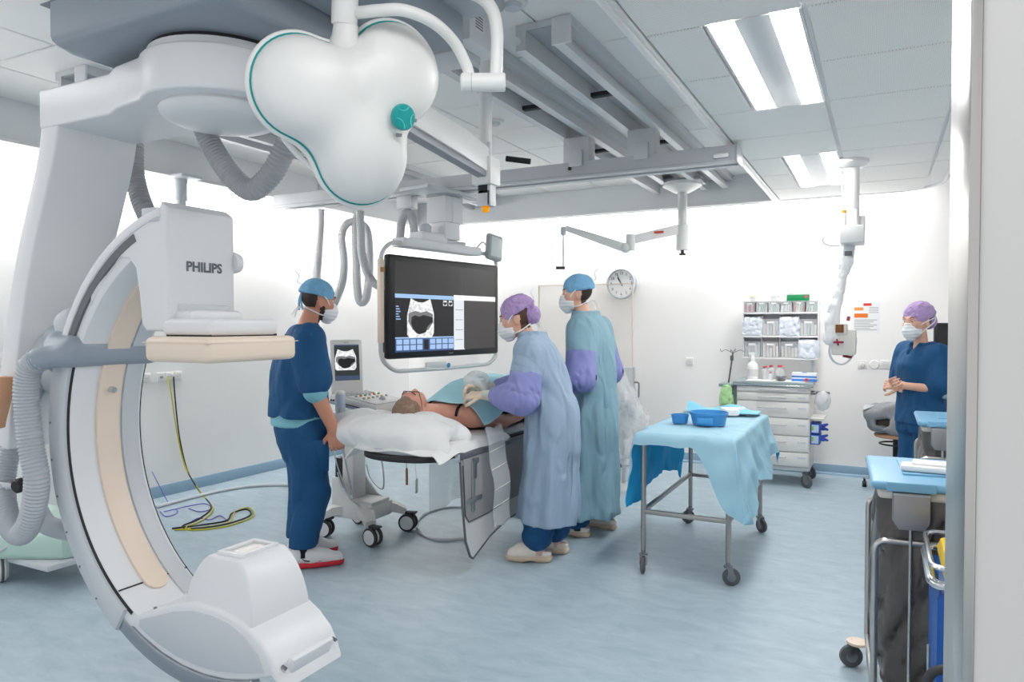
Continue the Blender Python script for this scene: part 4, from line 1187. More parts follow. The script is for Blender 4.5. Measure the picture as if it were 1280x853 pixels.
# pillow, sheet
def pillow_mesh(name, c, half, seed, m, cell=.016, amp=.012):
    S = SDF()
    c = Vector(c)
    S.ell(c, (half[0] * .96, half[1] * .95, half[2]), None, .05)
    for sx in (-1, 1):
        for sy in (-1, 1):
            S.cap(c + Vector((sx * half[0] * .45, sy * half[1] * .4, 0)), c + Vector((sx * half[0] * .93, sy * half[1] * .88, -half[2] * .25)), half[2] * .55, half[2] * .18, .06)
    return np_mesh(name, [S.mesh(cell, folds(amp, seed, (7, 9, 9)))], m, smooth_it=2)
pc = Vector((-2.66, 3.58, .0))
pil = thing('pillow', 'plump white pillow under the patient, drooping over the left table edge', 'pillow', (pc.x, pc.y, .78))
S = SDF()
S.ell((-.02, 0, .075), (.42, .235, .085), None, .05)
for q in (((-.2, -.02, .07), (-.55, -.12, .04), .09, .018), ((-.2, .1, .07), (-.42, .16, .04), .07, .02), ((.2, -.05, .06), (.41, -.13, .0), .085, .045), ((.2, .1, .06), (.40, .15, .03), .08, .04), ((-.2, -.1, .05), (.25, -.17, .03), .07, .07)):
    S.cap(q[0], q[1], q[2], q[3], .06)
obj('pillow_case', np_mesh('pillow_case', [S.mesh(.014, folds(.014, 4, (8, 10, 7)))], LINEN, smooth_it=2), None, pil)
sh = thing('bed_sheet', 'creased white sheet covering the head end of the patient table', 'sheet', (tx, 3.6, TZ))
def sheet_fn(u, v):
    x = -.36 + .70 * u; y = -.275 + .85 * v
    z = .078 + .006 * math.sin(14 * u + 5 * v) + .005 * math.sin(23 * v - 9 * u)
    o = max(0, abs(x + .0) - hw - .005)
    z -= min(.11, o * .85) * (1 + .25 * math.sin(17 * v)) ; z -= .02 * max(0, -.2 - y) / .07
    xx = x if o == 0 else math.copysign(hw + .005 + o * .75, x)
    return Vector((xx, y + .012 * math.sin(9 * u), max(z, -.03)))
obj('sheet_cloth', MB().sheet(sheet_fn, 40, 40, .006), LINEN, sh, angle=70)
# clear plastic drape under the table edge
PLAS = film('clear_film', (235, 240, 244), .26, .12, .4, 9)
def fl(u, v):
    return Vector((.02 * math.sin(7 * u) + .02 * v * math.sin(11 * u), .72 * u, -.42 * v + .02 * math.sin(5 * u)))
one('plastic_drape', 'sheer clear plastic drape hanging below the patient table', 'plastic sheet', MB().sheet(fl, 24, 16, .002), PLAS, (TX1 - .30, 3.75, .735), angle=70)
def fl2(u, v):
    return Vector((.05 * min(1, v * 2) + .006 * math.sin(13 * v) + .01 * u, .19 * u + .02 * v, -.60 * v + .008 * math.sin(9 * u)))
pb_ = thing('plastic_bag', 'long clear plastic sleeve hanging over the lead curtain', 'plastic bag', (TX1 + .09, 3.77, .87))
obj('bag_film', MB().sheet(fl2, 10, 40, .002), film('sleeve_film', (232, 236, 239), .30, .15, .3, 14), pb_, angle=70)
for i, v in enumerate((.24, .42, .62, .80)):
    p0, p1 = fl2(.02, v), fl2(.98, v - .03)
    obj('bag_crease', MB().tube([p0 + Vector((.004, 0, 0)), p0.lerp(p1, .5) + Vector((.006, 0, 0)), p1 + Vector((.004, 0, 0))], .003, 5), film('crease_white', (250, 250, 250), .75, .2), pb_)

# ------------------------------------------------------------------ ultrasound cart
uc = Vector((-3.28, 4.07, 0))
us = thing('ultrasound_cart', 'grey-white ultrasound machine on a wheeled cart beside the patient table', 'ultrasound machine', uc, math.radians(0))
UG = mat('ultrasound_grey', (226, 225, 223), .42); UGD = mat('ultrasound_shade', (186, 187, 190), .42)
base = obj('base', MB().box((-.01, 0, .185), (.34, .27, .11), .025).box((.02, 0, .245), (.26, .2, .03), .01), UG, us)
for sx in (-1, 1):
    for sy in (-1, 1):
        e_ = Vector((sx * .215, sy * .2, .145))
        obj('leg', MB().tube([Vector((sx * .06, sy * .09, .20)), Vector((sx * .15, sy * .15, .185)), e_], [.05, .045, .034], 10, sec=[(-.6, -1), (.6, -1), (.9, 0), (.6, 1), (-.6, 1), (-.9, 0)]), UG, us)
        twin_caster(us, e_.x, e_.y, .064, math.radians(5 + 12 * sx * sy))
for sy in (-1, 1):
    obj('side_fin', MB().prism([(-.17, .14), (.19, .14), (.19, .19), (.10, .22), (.0, .27), (-.08, .36), (-.11, .42), (-.17, .42)], basis((0, sy * .14 + .01, 0), (1, 0, 0), (0, 0, 1), (0, -1, 0)), .02, .006), UG, us)
obj('column', MB().box((-.09, 0, .52), (.11, .15, .62), .025), UG, us)
obj('rear_box', MB().box((-.2, .05, .42), (.10, .14, .22), .008), BLACKP, us)
obj('drip_tray', MB().box((-.01, .02, .80), (.34, .34, .04), .02), UGD, us)
# console: slab tilted towards the user
ct = Matrix.Rotation(math.radians(9), 3, 'Y')
con = obj('console', MB().box((.06, .0, .945), (.42, .40, .07), .022, ct), UG, us)
obj('console_bezel', MB().box((.06, 0, .925), (.425, .405, .02), .008, ct), mat('console_blue', (168, 184, 204), .4), con)
obj('key_deck', MB().box((.068, 0, .984), (.36, .35, .006), .002, ct), mat('deck_grey', (226, 225, 223), .45), con)
def on_deck(x, y, h=.0): return Vector((.068, 0, .988)) + ct @ Vector((x, y, h))
for i in range(9):
    for j in range(3):
        obj('key', MB().box(on_deck(-.14 + j * .028, -.15 + i * .034, .003), (.02, .026, .008), .002, ct), UGD, con)
for i in range(6):
    for j in range(2):
        m = (UGD, UGD, mat('key_orange', (226, 150, 80), .4), UGD, mat('key_green', (130, 190, 120), .4), mat('key_yellow', (226, 200, 120), .4))[(i * 2 + j * 3) % 6]
        obj('knob', MB().cyl(on_deck(-.03 + j * .07, -.13 + i * .05), on_deck(-.03 + j * .07, -.13 + i * .05, .012), .010, seg=10), m, con)
obj('trackball', MB().sphere(on_deck(.1, 0, .0), .024, 14, 8), UGD, con)
obj('console_slot', MB().box((.06, -.2035, .94), (.2, .002, .006), 0, ct), BLACKP, con)
for i in range(3): obj('port', MB().box((-.12 + i * .02, -.204, .97), (.012, .003, .012), 0, ct), BLACKP, con)
obj('tray', MB().box((.02, 0, .865), (.38, .38, .05), .02), UGD, us)
# flip-up screen
st = Matrix.Rotation(math.radians(-90), 3, 'Z') @ Matrix.Rotation(math.radians(90 - 12), 3, 'X')
sM = Matrix.Translation((-.11, -.05, 1.19)) @ Matrix.Rotation(math.radians(52), 4, 'Z') @ Matrix.Rotation(math.radians(-8), 4, 'X')
def scr_box(c, size, bev=0): 
    mb = MB().box(c, size, bev); mb.v = [tuple(sM @ Vector(v)) for v in mb.v]; return mb
lid = obj('screen_lid', scr_box((0, 0, 0), (.225, .03, .40), .02), UG, us)
obj('screen', scr_box((0, -.0158, .035), (.175, .002, .255)), mat('cart_screen', (26, 28, 30), .15, emit=(52, 58, 60), estr=.6), lid)
obj('screen_bar', scr_box((0, -.0172, -.075), (.172, .002, .03)), E_('ui_navy', (66, 82, 112), .7), lid)
obj('screen_bar', scr_box((0, -.0172, .157), (.172, .002, .01)), E_('ui_navy', (66, 82, 112), .7), lid)
S2 = sM @ basis((-.01, -.0175, .055), (1, 0, 0), (0, 0, 1), (0, -1, 0))
scan_shape(lid, S2, .15)
obj('lettering', text_mesh('PHILIPS', .011, MATS['logo_grey'], sM @ basis((0, -.0155, .178), (1, 0, 0), (0, 0, 1), (0, -1, 0)), .0003), None, lid)
obj('screen_hinge', MB().cyl((-.13, -.14, .985), (-.07, .03, .985), .022, seg=12), UGD, us)
# probe holders, gel bottle, cables
obj('probe_holder', MB().box((-.02, -.25, .84), (.16, .09, .05), .02), UGD, us)
obj('wipe_bottle', MB().lathe([(0, .86), (.032, .86), (.034, .87), (.034, 1.03), (.028, 1.045), (0, 1.045)], (-.0, -.25, 0), (0, 0, 1), 20), WHITE, us)
obj('bottle_label', MB().lathe([(.0345, .88), (.0345, 1.02)], (-.0, -.25, 0), (0, 0, 1), 20).lathe([(.0346, 1.022), (.0346, 1.028)], (0, -.25, 0), (0, 0, 1), 20), mat('label_print_blue', (190, 206, 222), .5), us)
obj('probe_clip', MB().cyl((.04, -.29, .80), (.045, -.30, .93), .014, seg=10), UGD, us)
for i, (y, q) in enumerate(((-.2, .12), (-.16, .3), (-.22, .2), (.1, .25))):
    obj('cable', MB().tube(smooth_path([(-.06, y, .8), (-.05 + .05 * i, y - .05, .6), (.02 + .03 * i, y - .02, .4 - q * .3), (-.08, y + .08, .35), (-.14, y + .1, .45)], 6), .005, 6), CG, us)
obj('tag_handle', MB().box((.30, .1, .42), (.014, .014, .12), .003).cyl((.30, .1, .47), (.28, .1, .78), .002, seg=5), mat('wood_tan', (190, 132, 92), .5), us)
obj('hanging_tag', MB().box((.3, .22, .33), (.004, .05, .1), .001, .3).cyl((.30, .22, .37), (.26, .2, .8), .0015, seg=5), CW, us)

# ------------------------------------------------------------------ instrument table with blue drape
ix0, ix1, iy0, iy1 = -1.27, -.77, 4.21, 5.41
it = thing('instrument_table', 'stainless steel wheeled instrument table under a blue drape', 'table', ((ix0 + ix1) / 2, (iy0 + iy1) / 2, 0))
hx, hy = (ix1 - ix0) / 2, (iy1 - iy0) / 2
IT = mat('table_steel', (176, 172, 168), .32, .9, bump=.03, bscale=60)
for sx in (-1, 1):
    for sy in (-1, 1):
        obj('leg', MB().cyl((sx * hx, sy * hy, .135), (sx * hx, sy * hy, .82), .0155, seg=14), IT, it)
        caster(it, sx * hx, sy * hy, .05, math.radians(-60 + 50 * sx - 30 * sy), .15)
for s in (-1, 1):
    obj('stretcher', MB().bb((-hx, s * hy - .012, .355), (hx, s * hy + .012, .382), .004), IT, it)
    obj('stretcher', MB().bb((s * hx - .012, -hy, .36), (s * hx + .012, hy, .386), .004), IT, it)
obj('table_top', MB().bb((-hx - .02, -hy - .02, .82), (hx + .02, hy + .02, .845), .006), IT, it)
DRAPE = mat('drape_blue', (118, 196, 226), .7, var=.05, vscale=5, bump=.1, bscale=160)
def drape_material():
    """two-sided non-woven: pale face, saturated blue back"""
    m = bpy.data.materials.new('drape_two_sided'); m.use_nodes = True; nt = m.node_tree; b = nt.nodes['Principled BSDF']
    b.inputs['Roughness'].default_value = .65
    g = nt.nodes.new('ShaderNodeNewGeometry'); mx = nt.nodes.new('ShaderNodeMix'); mx.data_type = 'RGBA'
    mx.inputs[6].default_value = srgb(172, 216, 234); mx.inputs[7].default_value = srgb(16, 158, 216)
    nt.links.new(g.outputs['Backfacing'], mx.inputs[0]); nt.links.new(mx.outputs[2], b.inputs['Base Color'])
    out = nt.nodes['Material Output']; tl = nt.nodes.new('ShaderNodeBsdfTranslucent'); ms = nt.nodes.new('ShaderNodeMixShader'); ms.inputs[0].default_value = .18
    tl.inputs[0].default_value = srgb(40, 170, 220)
    nt.links.new(b.outputs[0], ms.inputs[1]); nt.links.new(tl.outputs[0], ms.inputs[2]); nt.links.new(ms.outputs[0], out.inputs[0])
    return m
rnd = random.Random(5)
def wob(a, b, s=1.0): return s * (.55 * math.sin(9.1 * a + 3.7 * b) + .3 * math.sin(17 * a - 8 * b + 1.2) + .2 * math.sin(5 * a + 21 * b))
def sstep(a, b, x):
    t_ = min(1, max(0, (x - a) / (b - a))); return t_ * t_ * (3 - 2 * t_)
def crease(a, b):
    """sharp creases of folded paper-like cloth"""
    s_ = 0
    for kx, ky, ph in ((13, 5, .3), (-7, 17, 1.9), (23, -11, 4.1), (4, 31, 2.2)): s_ += .5 - abs(math.sin(kx * a + ky * b + ph))
    return s_ / 4
def drape_fn(u, v):
    # v along y (0 near), u across x; overhangs: left long, right varies, a folded corner hangs at the near right
    near = .07 + .38 * sstep(.54, .72, u) - .06 * sstep(.74, 1, u)
    y = -hy - .03 - near + (2 * hy + .06 + near + .10) * v
    rb = .42 - .10 * sstep(.25, .6, v) + .05 * math.sin(12 * v)
    lb = .43 + .04 * math.sin(7 * v + 1)
    s = -hx - .03 - lb + (2 * hx + .06 + lb + rb) * u
    ex_ = hx + .03
    ox = max(0, abs(s) - ex_); oy = max(0, -hy - .03 - y); of = max(0, y - hy - .03)
    sg = 1 if s > 0 else -1
    x = max(-ex_, min(ex_, s)); yy = max(-hy - .03, min(hy + .03, y)); z = .853
    drop = math.hypot(ox, oy) if oy > 0 and ox > 0 else ox + oy
    drop = min(drop, .47)
    if ox > 0:
        x = sg * (ex_ + .015 + ox * (.09 if sg < 0 else .24) + wob(v * 2.2, ox, .026) * min(1, ox * 5))
    if oy > 0:
        yy = -hy - .03 - .012 - oy * .12 - max(0, wob(u * 3.1, oy, .03)) * min(1, oy * 6)
    if of > 0: yy = hy + .03 + of * .4; drop += of * .8
    z -= drop * .97
    z += crease(u * 1.7, v * 1.3) * (.012 if drop == 0 else .02)
    x += crease(v * 1.9, u) * .022 * min(1, ox * 6) * sg
    if drop == 0: z = max(z, .850)
    return Vector((x, yy, z))
dr = thing('table_drape', 'light blue surgical drape over the instrument table with long hanging sides', 'drape', ((ix0 + ix1) / 2, (iy0 + iy1) / 2, .845))
def drape_local(u, v): return drape_fn(u, v) - Vector((0, 0, .845))
mbd = MB().grid(drape_local, 84, 60)
obj('drape_cloth', mbd, drape_material(), dr, angle=80)
# things on the drape
BOWL = mat('bowl_blue', (70, 150, 214), .35); BOWLI = mat('bowl_inside', (96, 172, 226), .35)
def bowl(px, py, r, h, label):
    p = at_z(px, py, .858)
    t = thing('bowl', label, 'bowl', p, 0, 'blue plastic bowls')
    obj('bowl_body', MB().lathe([(0, 0), (r * .82, 0), (r * .86, .004), (r * .97, h * .8), (r, h * .8), (r * 1.02, h * .86), (r * 1.02, h), (r * .98, h), (r * .95, h * .82), (r * .82, .006), (0, .006)], (0, 0, 0), (0, 0, 1), 32), BOWL, t)
    return t
b1 = bowl(886, 531, .118, .082, 'large round blue plastic bowl on the draped instrument table')
obj('grip_pad', MB().box((.0, -.108, .035), (.10, .012, .04), .003, .0), BOWL, b1)
obj('liquid', MB().cyl((0, 0, .045), (0, 0, .05), .108, seg=28), mat('bowl_water', (130, 190, 225), .1), b1)
bowl(850, 529, .056, .056, 'small round blue plastic bowl beside the larger one')
gz = Vector((-.95, 5.2, .858))
one('gauze_stack', 'folded white gauze on the blue instrument drape', 'gauze', MB().box((0, 0, .025), (.10, .13, .05), .012, .5).box((.05, .07, .03), (.09, .1, .045), .01, .2), LINEN, gz)
cr = Vector((-1.02, 5.3, .856))
def crf(u, v):
    return Vector((-.24 + .50 * u, -.09 + .2 * v + .03 * math.sin(6 * u), .02 + .05 * (math.sin(3.1 * v) ** 2) * (.5 + .5 * math.sin(9 * u + 4 * v)) + .06 * max(0, .25 - u) * math.sin(3.1 * v)))
one('crumpled_drape', 'crumpled blue drape lying at the far end of the instrument table', 'drape', MB().sheet(crf, 30, 14, .003), mat('drape_pale', (136, 206, 232), .7), cr, angle=80)
one('white_cloth', 'small white cloth beside the gauze on the instrument drape', 'cloth', MB().sheet(lambda u, v: Vector((-.06 + .12 * u, -.05 + .1 * v, .012 + .01 * math.sin(7 * u + 3 * v))), 10, 8, .003), LINEN, Vector((-.85, 5.28, .858)), angle=80)

# ------------------------------------------------------------------ drawer trolley
dx0, dx1, dy0, dy1 = -1.22, -.575, 7.02, 7.56
dt = thing('drawer_trolley', 'white wheeled drawer trolley with six drawers against the back wall', 'trolley', ((dx0 + dx1) / 2, dy0, 0))
wx = (dx1 - dx0) / 2; dd = dy1 - dy0
DW = mat('trolley_white', (232, 230, 227), .4)
obj('body', MB().bb((-wx, .012, .19), (wx, dd, .93), .006), DW, dt)
obj('plinth', MB().bb((-wx, .02, .15), (wx, dd, .19), .01), CG, dt)
obj('counter', MB().bb((-wx - .03, -.03, .935), (wx + .03, dd + .01, .965), .008), mat('counter_green_grey', (150, 166, 168), .35), dt)
obj('counter_rim', MB().bb((-wx - .03, -.03, .925), (wx + .03, -.02, .94), .003), CHROME, dt)
zs = [.925, .865, .785, .635, .475, .325, .195]
for za, zb in zip(zs, zs[1:]):
    d = obj('drawer', MB().bb((-wx + .008, -.008, zb + .005), (wx - .008, .014, za - .004), .006), DW, dt)
    zc = zb + (za - zb) * (.62 if za - zb > .1 else .5)
    obj('handle', MB().tube(round_poly([(-.12, -.008, zc), (-.12, -.03, zc), (.12, -.03, zc), (.12, -.008, zc)], .015, 3), .007, 8), mat('handle_pale', (212, 210, 208), .35), d)
    obj('drawer_label', MB().bb((wx - .10, -.0095, zc - .008), (wx - .03, -.0078, zc + .008)), mat('label_paper2', (208, 212, 218), .6), d)
for sx in (-1, 1):
    for yy in (.05, dd - .05): caster(dt, sx * (wx - .04), yy, .06, math.radians(-40 * sx), .155)
obj('side_ledge', MB().bb((wx, .05, .63), (wx + .12, .35, .645), .003), DW, dt)
obj('side_bar', MB().bb((wx + .03, .1, .86), (wx + .16, .12, .885), .003).cyl((wx, .11, .87), (wx + .04, .11, .87), .02, seg=10), SCREW, dt)
obj('left_tray', MB().bb((-wx - .17, .02, .90), (-wx - .035, .3, .93), .006).bb((-wx - .05, .05, .70), (-wx, .09, .93), .004), mat('tray_green_grey', (140, 158, 158), .35), dt)
obj('hook_pole', MB().cyl((-wx - .1, .15, .93), (-wx - .06, .15, 1.23), .008, seg=8).box((-wx - .07, .15, 1.17), (.03, .03, .05), .006), RUB, dt)
for k in range(4):
    a = k * math.pi / 2
    obj('pole_hook', MB().tube(smooth_path([(-wx - .06, .15, 1.22), (-wx - .06 + .07 * math.cos(a), .15 + .07 * math.sin(a), 1.25), (-wx - .06 + .11 * math.cos(a), .15 + .11 * math.sin(a), 1.23), (-wx - .06 + .12 * math.cos(a), .15 + .12 * math.sin(a), 1.26)], 4), .0035, 5), SCREW, dt)
TT = Vector(((dx0 + dx1) / 2, dy0, 0))
# green waste bag on the left tray
S = SDF().ell((0, 0, -.07), (.05, .055, .09), None, .02).cap((0, 0, -.01), (0, 0, .05), .035, .03, .03)
o = obj('green_bag', np_mesh('green_bag', [S.mesh(.009, folds(.012, 8, (40, 40, 25)))], mat('bag_green', (176, 222, 160), .35, alpha=.9)), None); o.location = TT + Vector((-wx - .09, -.01, .83))
tag(o, 'small pale green bag hanging from the left end of the drawer trolley', 'bag')
S = SDF().ell((0, 0, 0), (.05, .05, .075), None, .02)
o = obj('clear_bag', np_mesh('clear_bag', [S.mesh(.009, folds(.012, 9, (40, 40, 25)))], film('bag_clear', (236, 238, 240), .6, .2)), None); o.location = TT + Vector((wx + .10, .11, .80))
tag(o, 'crumpled clear bag hanging on the side bar of the drawer trolley', 'bag')
# boxes of gloves on the right flank
gb = mat('glove_box_blue', (40, 90, 186), .5); gw = mat('glove_blue', (62, 92, 200), .5)
for i, (z, lb) in enumerate(((.50, 'blue glove box on the trolley side, upper of two, gloves sticking out'), (.40, 'blue glove box on the trolley side, lower of two, gloves sticking out'))):
    t = thing('glove_box', lb, 'box', TT + Vector((wx + .002, .16, z)), 0, 'glove boxes on trolley side')
    obj('carton', MB().bb((0, -.1, 0), (.08, .12, .09), .003), gb, t)
    obj('carton_front', MB().bb((.01, -.102, .01), (.07, -.0995, .08)), mat('carton_light', (190, 210, 236), .5), t)
    obj('carton_stripe', MB().bb((.01, -.1035, .03), (.028, -.1015, .07)), mat('carton_green', (150, 200, 90), .5), t)
    S = SDF()
    for q in range(5): S.cap((.07, 0, .05), (.10 + .04 * math.sin(q * 2.1), .06 * math.cos(q * 1.7), .05 + .03 * math.sin(q * 1.3)), .02, .012, .015)
    obj('gloves', np_mesh('gloves', [S.mesh(.006)], gw), None, t)
# counter-top objects
topz = .966
CT = lambda x, y: TT + Vector((x, y, topz))
one('paper_towel', 'white paper towel spread on the trolley counter', 'paper', MB().sheet(lambda u, v: Vector((-.24 + .52 * u, -.1 + .26 * v, .004 + .003 * math.sin(9 * u) * math.sin(5 * v))), 16, 8, .002), LINEN, CT(.0, .10), angle=80)
t = thing('spray_bottle', 'white spray bottle at the left of the trolley counter', 'bottle', CT(-.21, .22))
obj('body', MB().lathe([(0, 0), (.048, 0), (.052, .006), (.052, .12), (.045, .15), (.02, .17), (.018, .19), (0, .19)], (0, 0, 0), (0, 0, 1), 24), WHITE, t)
obj('spray_head', MB().lathe([(.02, .185), (.022, .21), (.02, .225), (.012, .235)], (0, 0, 0), (0, 0, 1), 16).box((-.01, 0, .245), (.06, .028, .03), .008).box((-.03, 0, .225), (.01, .012, .03), .003), WHITE, t)
obj('label', MB().lathe([(.0525, .03), (.0525, .10)], (0, 0, 0), (0, 0, 1), 24), mat('label_grey', (206, 206, 206), .6), t)
GL = film('bottle_glass', (226, 232, 234), .45, .08)
REDC = mat('cap_red', (214, 60, 70), .4)
for (x, y, r, h, lb) in ((-.10, .25, .036, .13, 'clear glass bottle with red cap next to the spray bottle'), (-.055, .33, .036, .135, 'clear glass bottle with red cap in the back of the bottle group'), (-.035, .15, .024, .08, 'smallest clear bottle with red cap in front of the group'), (.035, .26, .042, .14, 'clear glass bottle with red cap, rightmost of the group')):
    t = thing('glass_bottle', lb, 'bottle', CT(x, y), 0, 'red-capped glass bottles')
    obj('body', MB().lathe([(0, 0), (r, 0), (r, h * .62), (r * .8, h * .74), (r * .45, h * .8), (r * .45, h * .92)], (0, 0, 0), (0, 0, 1), 20), GL, t)
    obj('liquid', MB().cyl((0, 0, .003), (0, 0, h * .5), r * .9, seg=18), film('bottle_liquid', (236, 238, 238), .5, .1), t)
    obj('cap', MB().cyl((0, 0, h * .88), (0, 0, h), r * .52, seg=16, bev=.002), REDC, t)
one('kidney_dish', 'grey metal kidney dish on the trolley counter', 'dish', MB().lathe([(0, 0), (.06, 0), (.085, .04), (.09, .042), (.082, .036), (.056, .004), (0, .004)], (0, 0, 0), (0, 0, 1), 28, 1.0, .62), mat('dish_grey', (128, 132, 136), .3, .7), CT(.06, .14))
t = thing('glove_carton', 'blue and white glove carton with red emblem at the right of the counter', 'box', CT(.265, .12))
obj('carton', MB().bb((-.105, -.05, 0), (.105, .06, .085), .003), mat('carton_white', (232, 238, 244), .5), t)
obj('band', MB().bb((-.106, -.0515, .005), (.106, .0, .03)).bb((-.106, -.051, .042), (.106, .0, .058)), mat('carton_blue', (70, 130, 208), .5), t)
obj('emblem', MB().cyl((.02, -.0525, .02), (.02, -.0512, .02), .016, seg=16), mat('emblem_red', (214, 66, 70), .5), t)
obj('lid_slot', MB().lathe([(0, .0855), (.05, .0855), (.0, .087)], (0, 0, 0), (0, 0, 1), 18, 1, .5), gb, t)
# ------------------------------------------------------------------ organiser shelf above the trolley
ow0, ow1, oz0, oz1 = -1.235, -.545, 1.165, 1.76
osx = (ow0 + ow1) / 2; oyy = 7.46
og = thing('organiser_rack', 'white three-tier wall rack of clear bins above the drawer trolley', 'rack', (osx, oyy, 0))
ohw = (ow1 - ow0) / 2
SH = [1.165, 1.38, 1.61]
for z in SH: obj('shelf', MB().bb((-ohw, -.02, z - .012), (ohw, .15, z + .006), .003), WHITE, og)
for sx in (-1, 1): obj('side_panel', MB().bb((sx * ohw - .006, .0, 1.155), (sx * ohw + .006, .15, 1.74), .003), WHITE, og)
obj('back_panel', MB().bb((-ohw, .145, 1.155), (ohw, .155, 1.745), .002), mat('rack_back', (238, 239, 241), .5), og)
for sx in (-1, 1): obj('upright', MB().bb((sx * (ohw - .05) - .015, .1, .965), (sx * (ohw - .05) + .015, .125, 1.17), .003), WHITE, og)
for i in range(1, 4): obj('divider', MB().bb((-ohw + i * ohw / 2 - .003, .01, 1.17), (-ohw + i * ohw / 2 + .003, .14, 1.58), .001), WHITE, og)
BINF = film('bin_clear', (240, 243, 246), .22, .12)
def bin_(x, z, w, h, cont, lb, bag=False, cm=None):
    t = thing('storage_bin', lb, 'storage bin', (osx + x, oyy, z + .007), 0, 'clear storage bins on the rack')
    b = MB()
    b.bb((-w / 2, .005, 0), (w / 2, .13, .003)); b.bb((-w / 2, .003, 0), (w / 2, .006, h)); b.bb((-w / 2, .128, 0), (w / 2, .131, h))
    b.bb((-w / 2, .003, 0), (-w / 2 + .003, .131, h)); b.bb((w / 2 - .003, .003, 0), (w / 2, .131, h))
    obj('bin_shell', b, BINF, t)
    rr = random.Random(len(lb) * 7 + int(x * 100))
    if bag:
        S = SDF().rbox((0, .06, h * .5), (w * .5, .065, h * .52), .02, None, .02)
        obj('bag_contents', np_mesh('bag', [S.mesh(.011, folds(.018, len(lb), (40, 40, 30)))], mat('bag_white_blue', (226, 232, 242), .35, var=.12, vscale=30, bump=.4, bscale=50)), None, t)
        obj('label_strip', MB().bb((-w * .3, -.008, h * .3), (w * .3, -.006, h * .38)), mat('strip_blue', (160, 180, 224), .5), t)
    else:
        n = 5
        for k in range(n):
            hh = h * rr.uniform(.55, .9); ww = w / n * .8
            mcol = cm[k % len(cm)] if cm else mat('pack_white', (246, 246, 246), .5)
            obj('packet', MB().box((-w / 2 + (k + .5) * w / n, .05 + .02 * rr.random(), hh / 2 + .004), (ww, .05, hh), .003, Matrix.Rotation(rr.uniform(-.08, .08), 3, 'Y')), mcol, t)
        obj('bin_label', MB().bb((-w * .22, .0015, h * .75), (w * .22, .0028, h * .88)), MATS['label_paper'], t)
pk = lambda n, c: mat(n, c, .5)
R_, G_, B_, W_, T_ = pk('pack_red', (212, 90, 100)), pk('pack_mint', (186, 216, 204), ), pk('pack_bluegrey', (206, 218, 230)), pk('pack_white', (246, 246, 246)), pk('pack_tan', (236, 230, 222))
tops = [('with red packets', [R_, W_, R_, B_]), ('with mint green packets', [G_, W_, G_]), ('with grey-blue packets', [B_, W_, G_]), ('with only white packets', [W_]), ('with red and white packets', [R_, W_, W_, G_]), ('with pale green packets', [G_, G_, W_])]
for i, (q, cm) in enumerate(tops):
    bin_(-ohw + (i + .5) * 2 * ohw / 6, SH[2], 2 * ohw / 6 - .012, .105, i, f'small clear bin {q} in the top tier of the rack', False, cm)
mid = [('bag', 'stuffed with bluish bags at the left of the middle tier'), ('p', 'of flat packets beside the left bagged bin, middle tier'), ('bag', 'stuffed with bluish bags in the middle of the middle tier'), ('p', 'of slanted packets at the right of the middle tier')]
for i, (k, q) in enumerate(mid): bin_(-ohw + (i + .5) * ohw / 2, SH[1], ohw / 2 - .02, .16, i, f'clear bin {q}', k == 'bag', [T_, W_, B_] if k == 'p' else None)
low = [('p', 'of blue-marked packets at the left of the bottom tier'), ('p', 'of tall white packets, second in the bottom tier'), ('p', 'of tall tan packets, third in the bottom tier'), ('bag', 'holding a blue-spotted bag at the right of the bottom tier')]
for i, (k, q) in enumerate(low): bin_(-ohw + (i + .5) * ohw / 2, SH[0], ohw / 2 - .02, .155, i, f'clear bin {q}', k == 'bag', [[B_, W_], [W_, T_], [T_, W_, T_], None][i])
t = thing('tissue_box', 'green tissue carton with white tissue on top of the rack', 'box', (osx + .16, oyy + .05, 1.725))
obj('carton', MB().bb((-.1, -.04, 0), (.1, .06, .06), .003), mat('carton_dark_green', (20, 140, 84), .5), t)
obj('carton_lid', MB().bb((-.101, -.041, .058), (.101, .061, .085), .003), mat('carton_pale', (226, 232, 228), .5), t)
obj('tissue', MB().sheet(lambda u, v: Vector((-.03 + .06 * u, .0 + .03 * (v - .5), .084 + .05 * math.sin(3.14 * u) * (1 - .4 * v))), 8, 6, .002), LINEN, t)
obj('emblem', MB().cyl((.075, -.0425, .04), (.075, -.0405, .04), .014, seg=14), R_, t)
for x, lb, cm in ((-.25, 'white cup with yellow rim on top of the rack, left of two', mat('cup_yellow', (238, 226, 150), .5)), (-.05, 'plain white cup on top of the rack beside the tissue box', WHITE)):
    t = thing('cup', lb, 'cup', (osx + x, oyy + .06, 1.725), 0, 'cups on the rack')
    obj('cup_body', MB().lathe([(0, 0), (.038, 0), (.045, .05), (.041, .05), (.035, .004), (0, .004)], (0, 0, 0), (0, 0, 1), 20), WHITE, t)
    obj('lid', MB().lathe([(0, .058), (.03, .057), (.046, .052), (.046, .047)], (0, 0, 0), (0, 0, 1), 20), cm, t)
obj('rack_lid', MB().bb((-ohw, .0, 1.718), (ohw, .15, 1.725), .002), film('rack_glass', (230, 234, 236), .5), og)

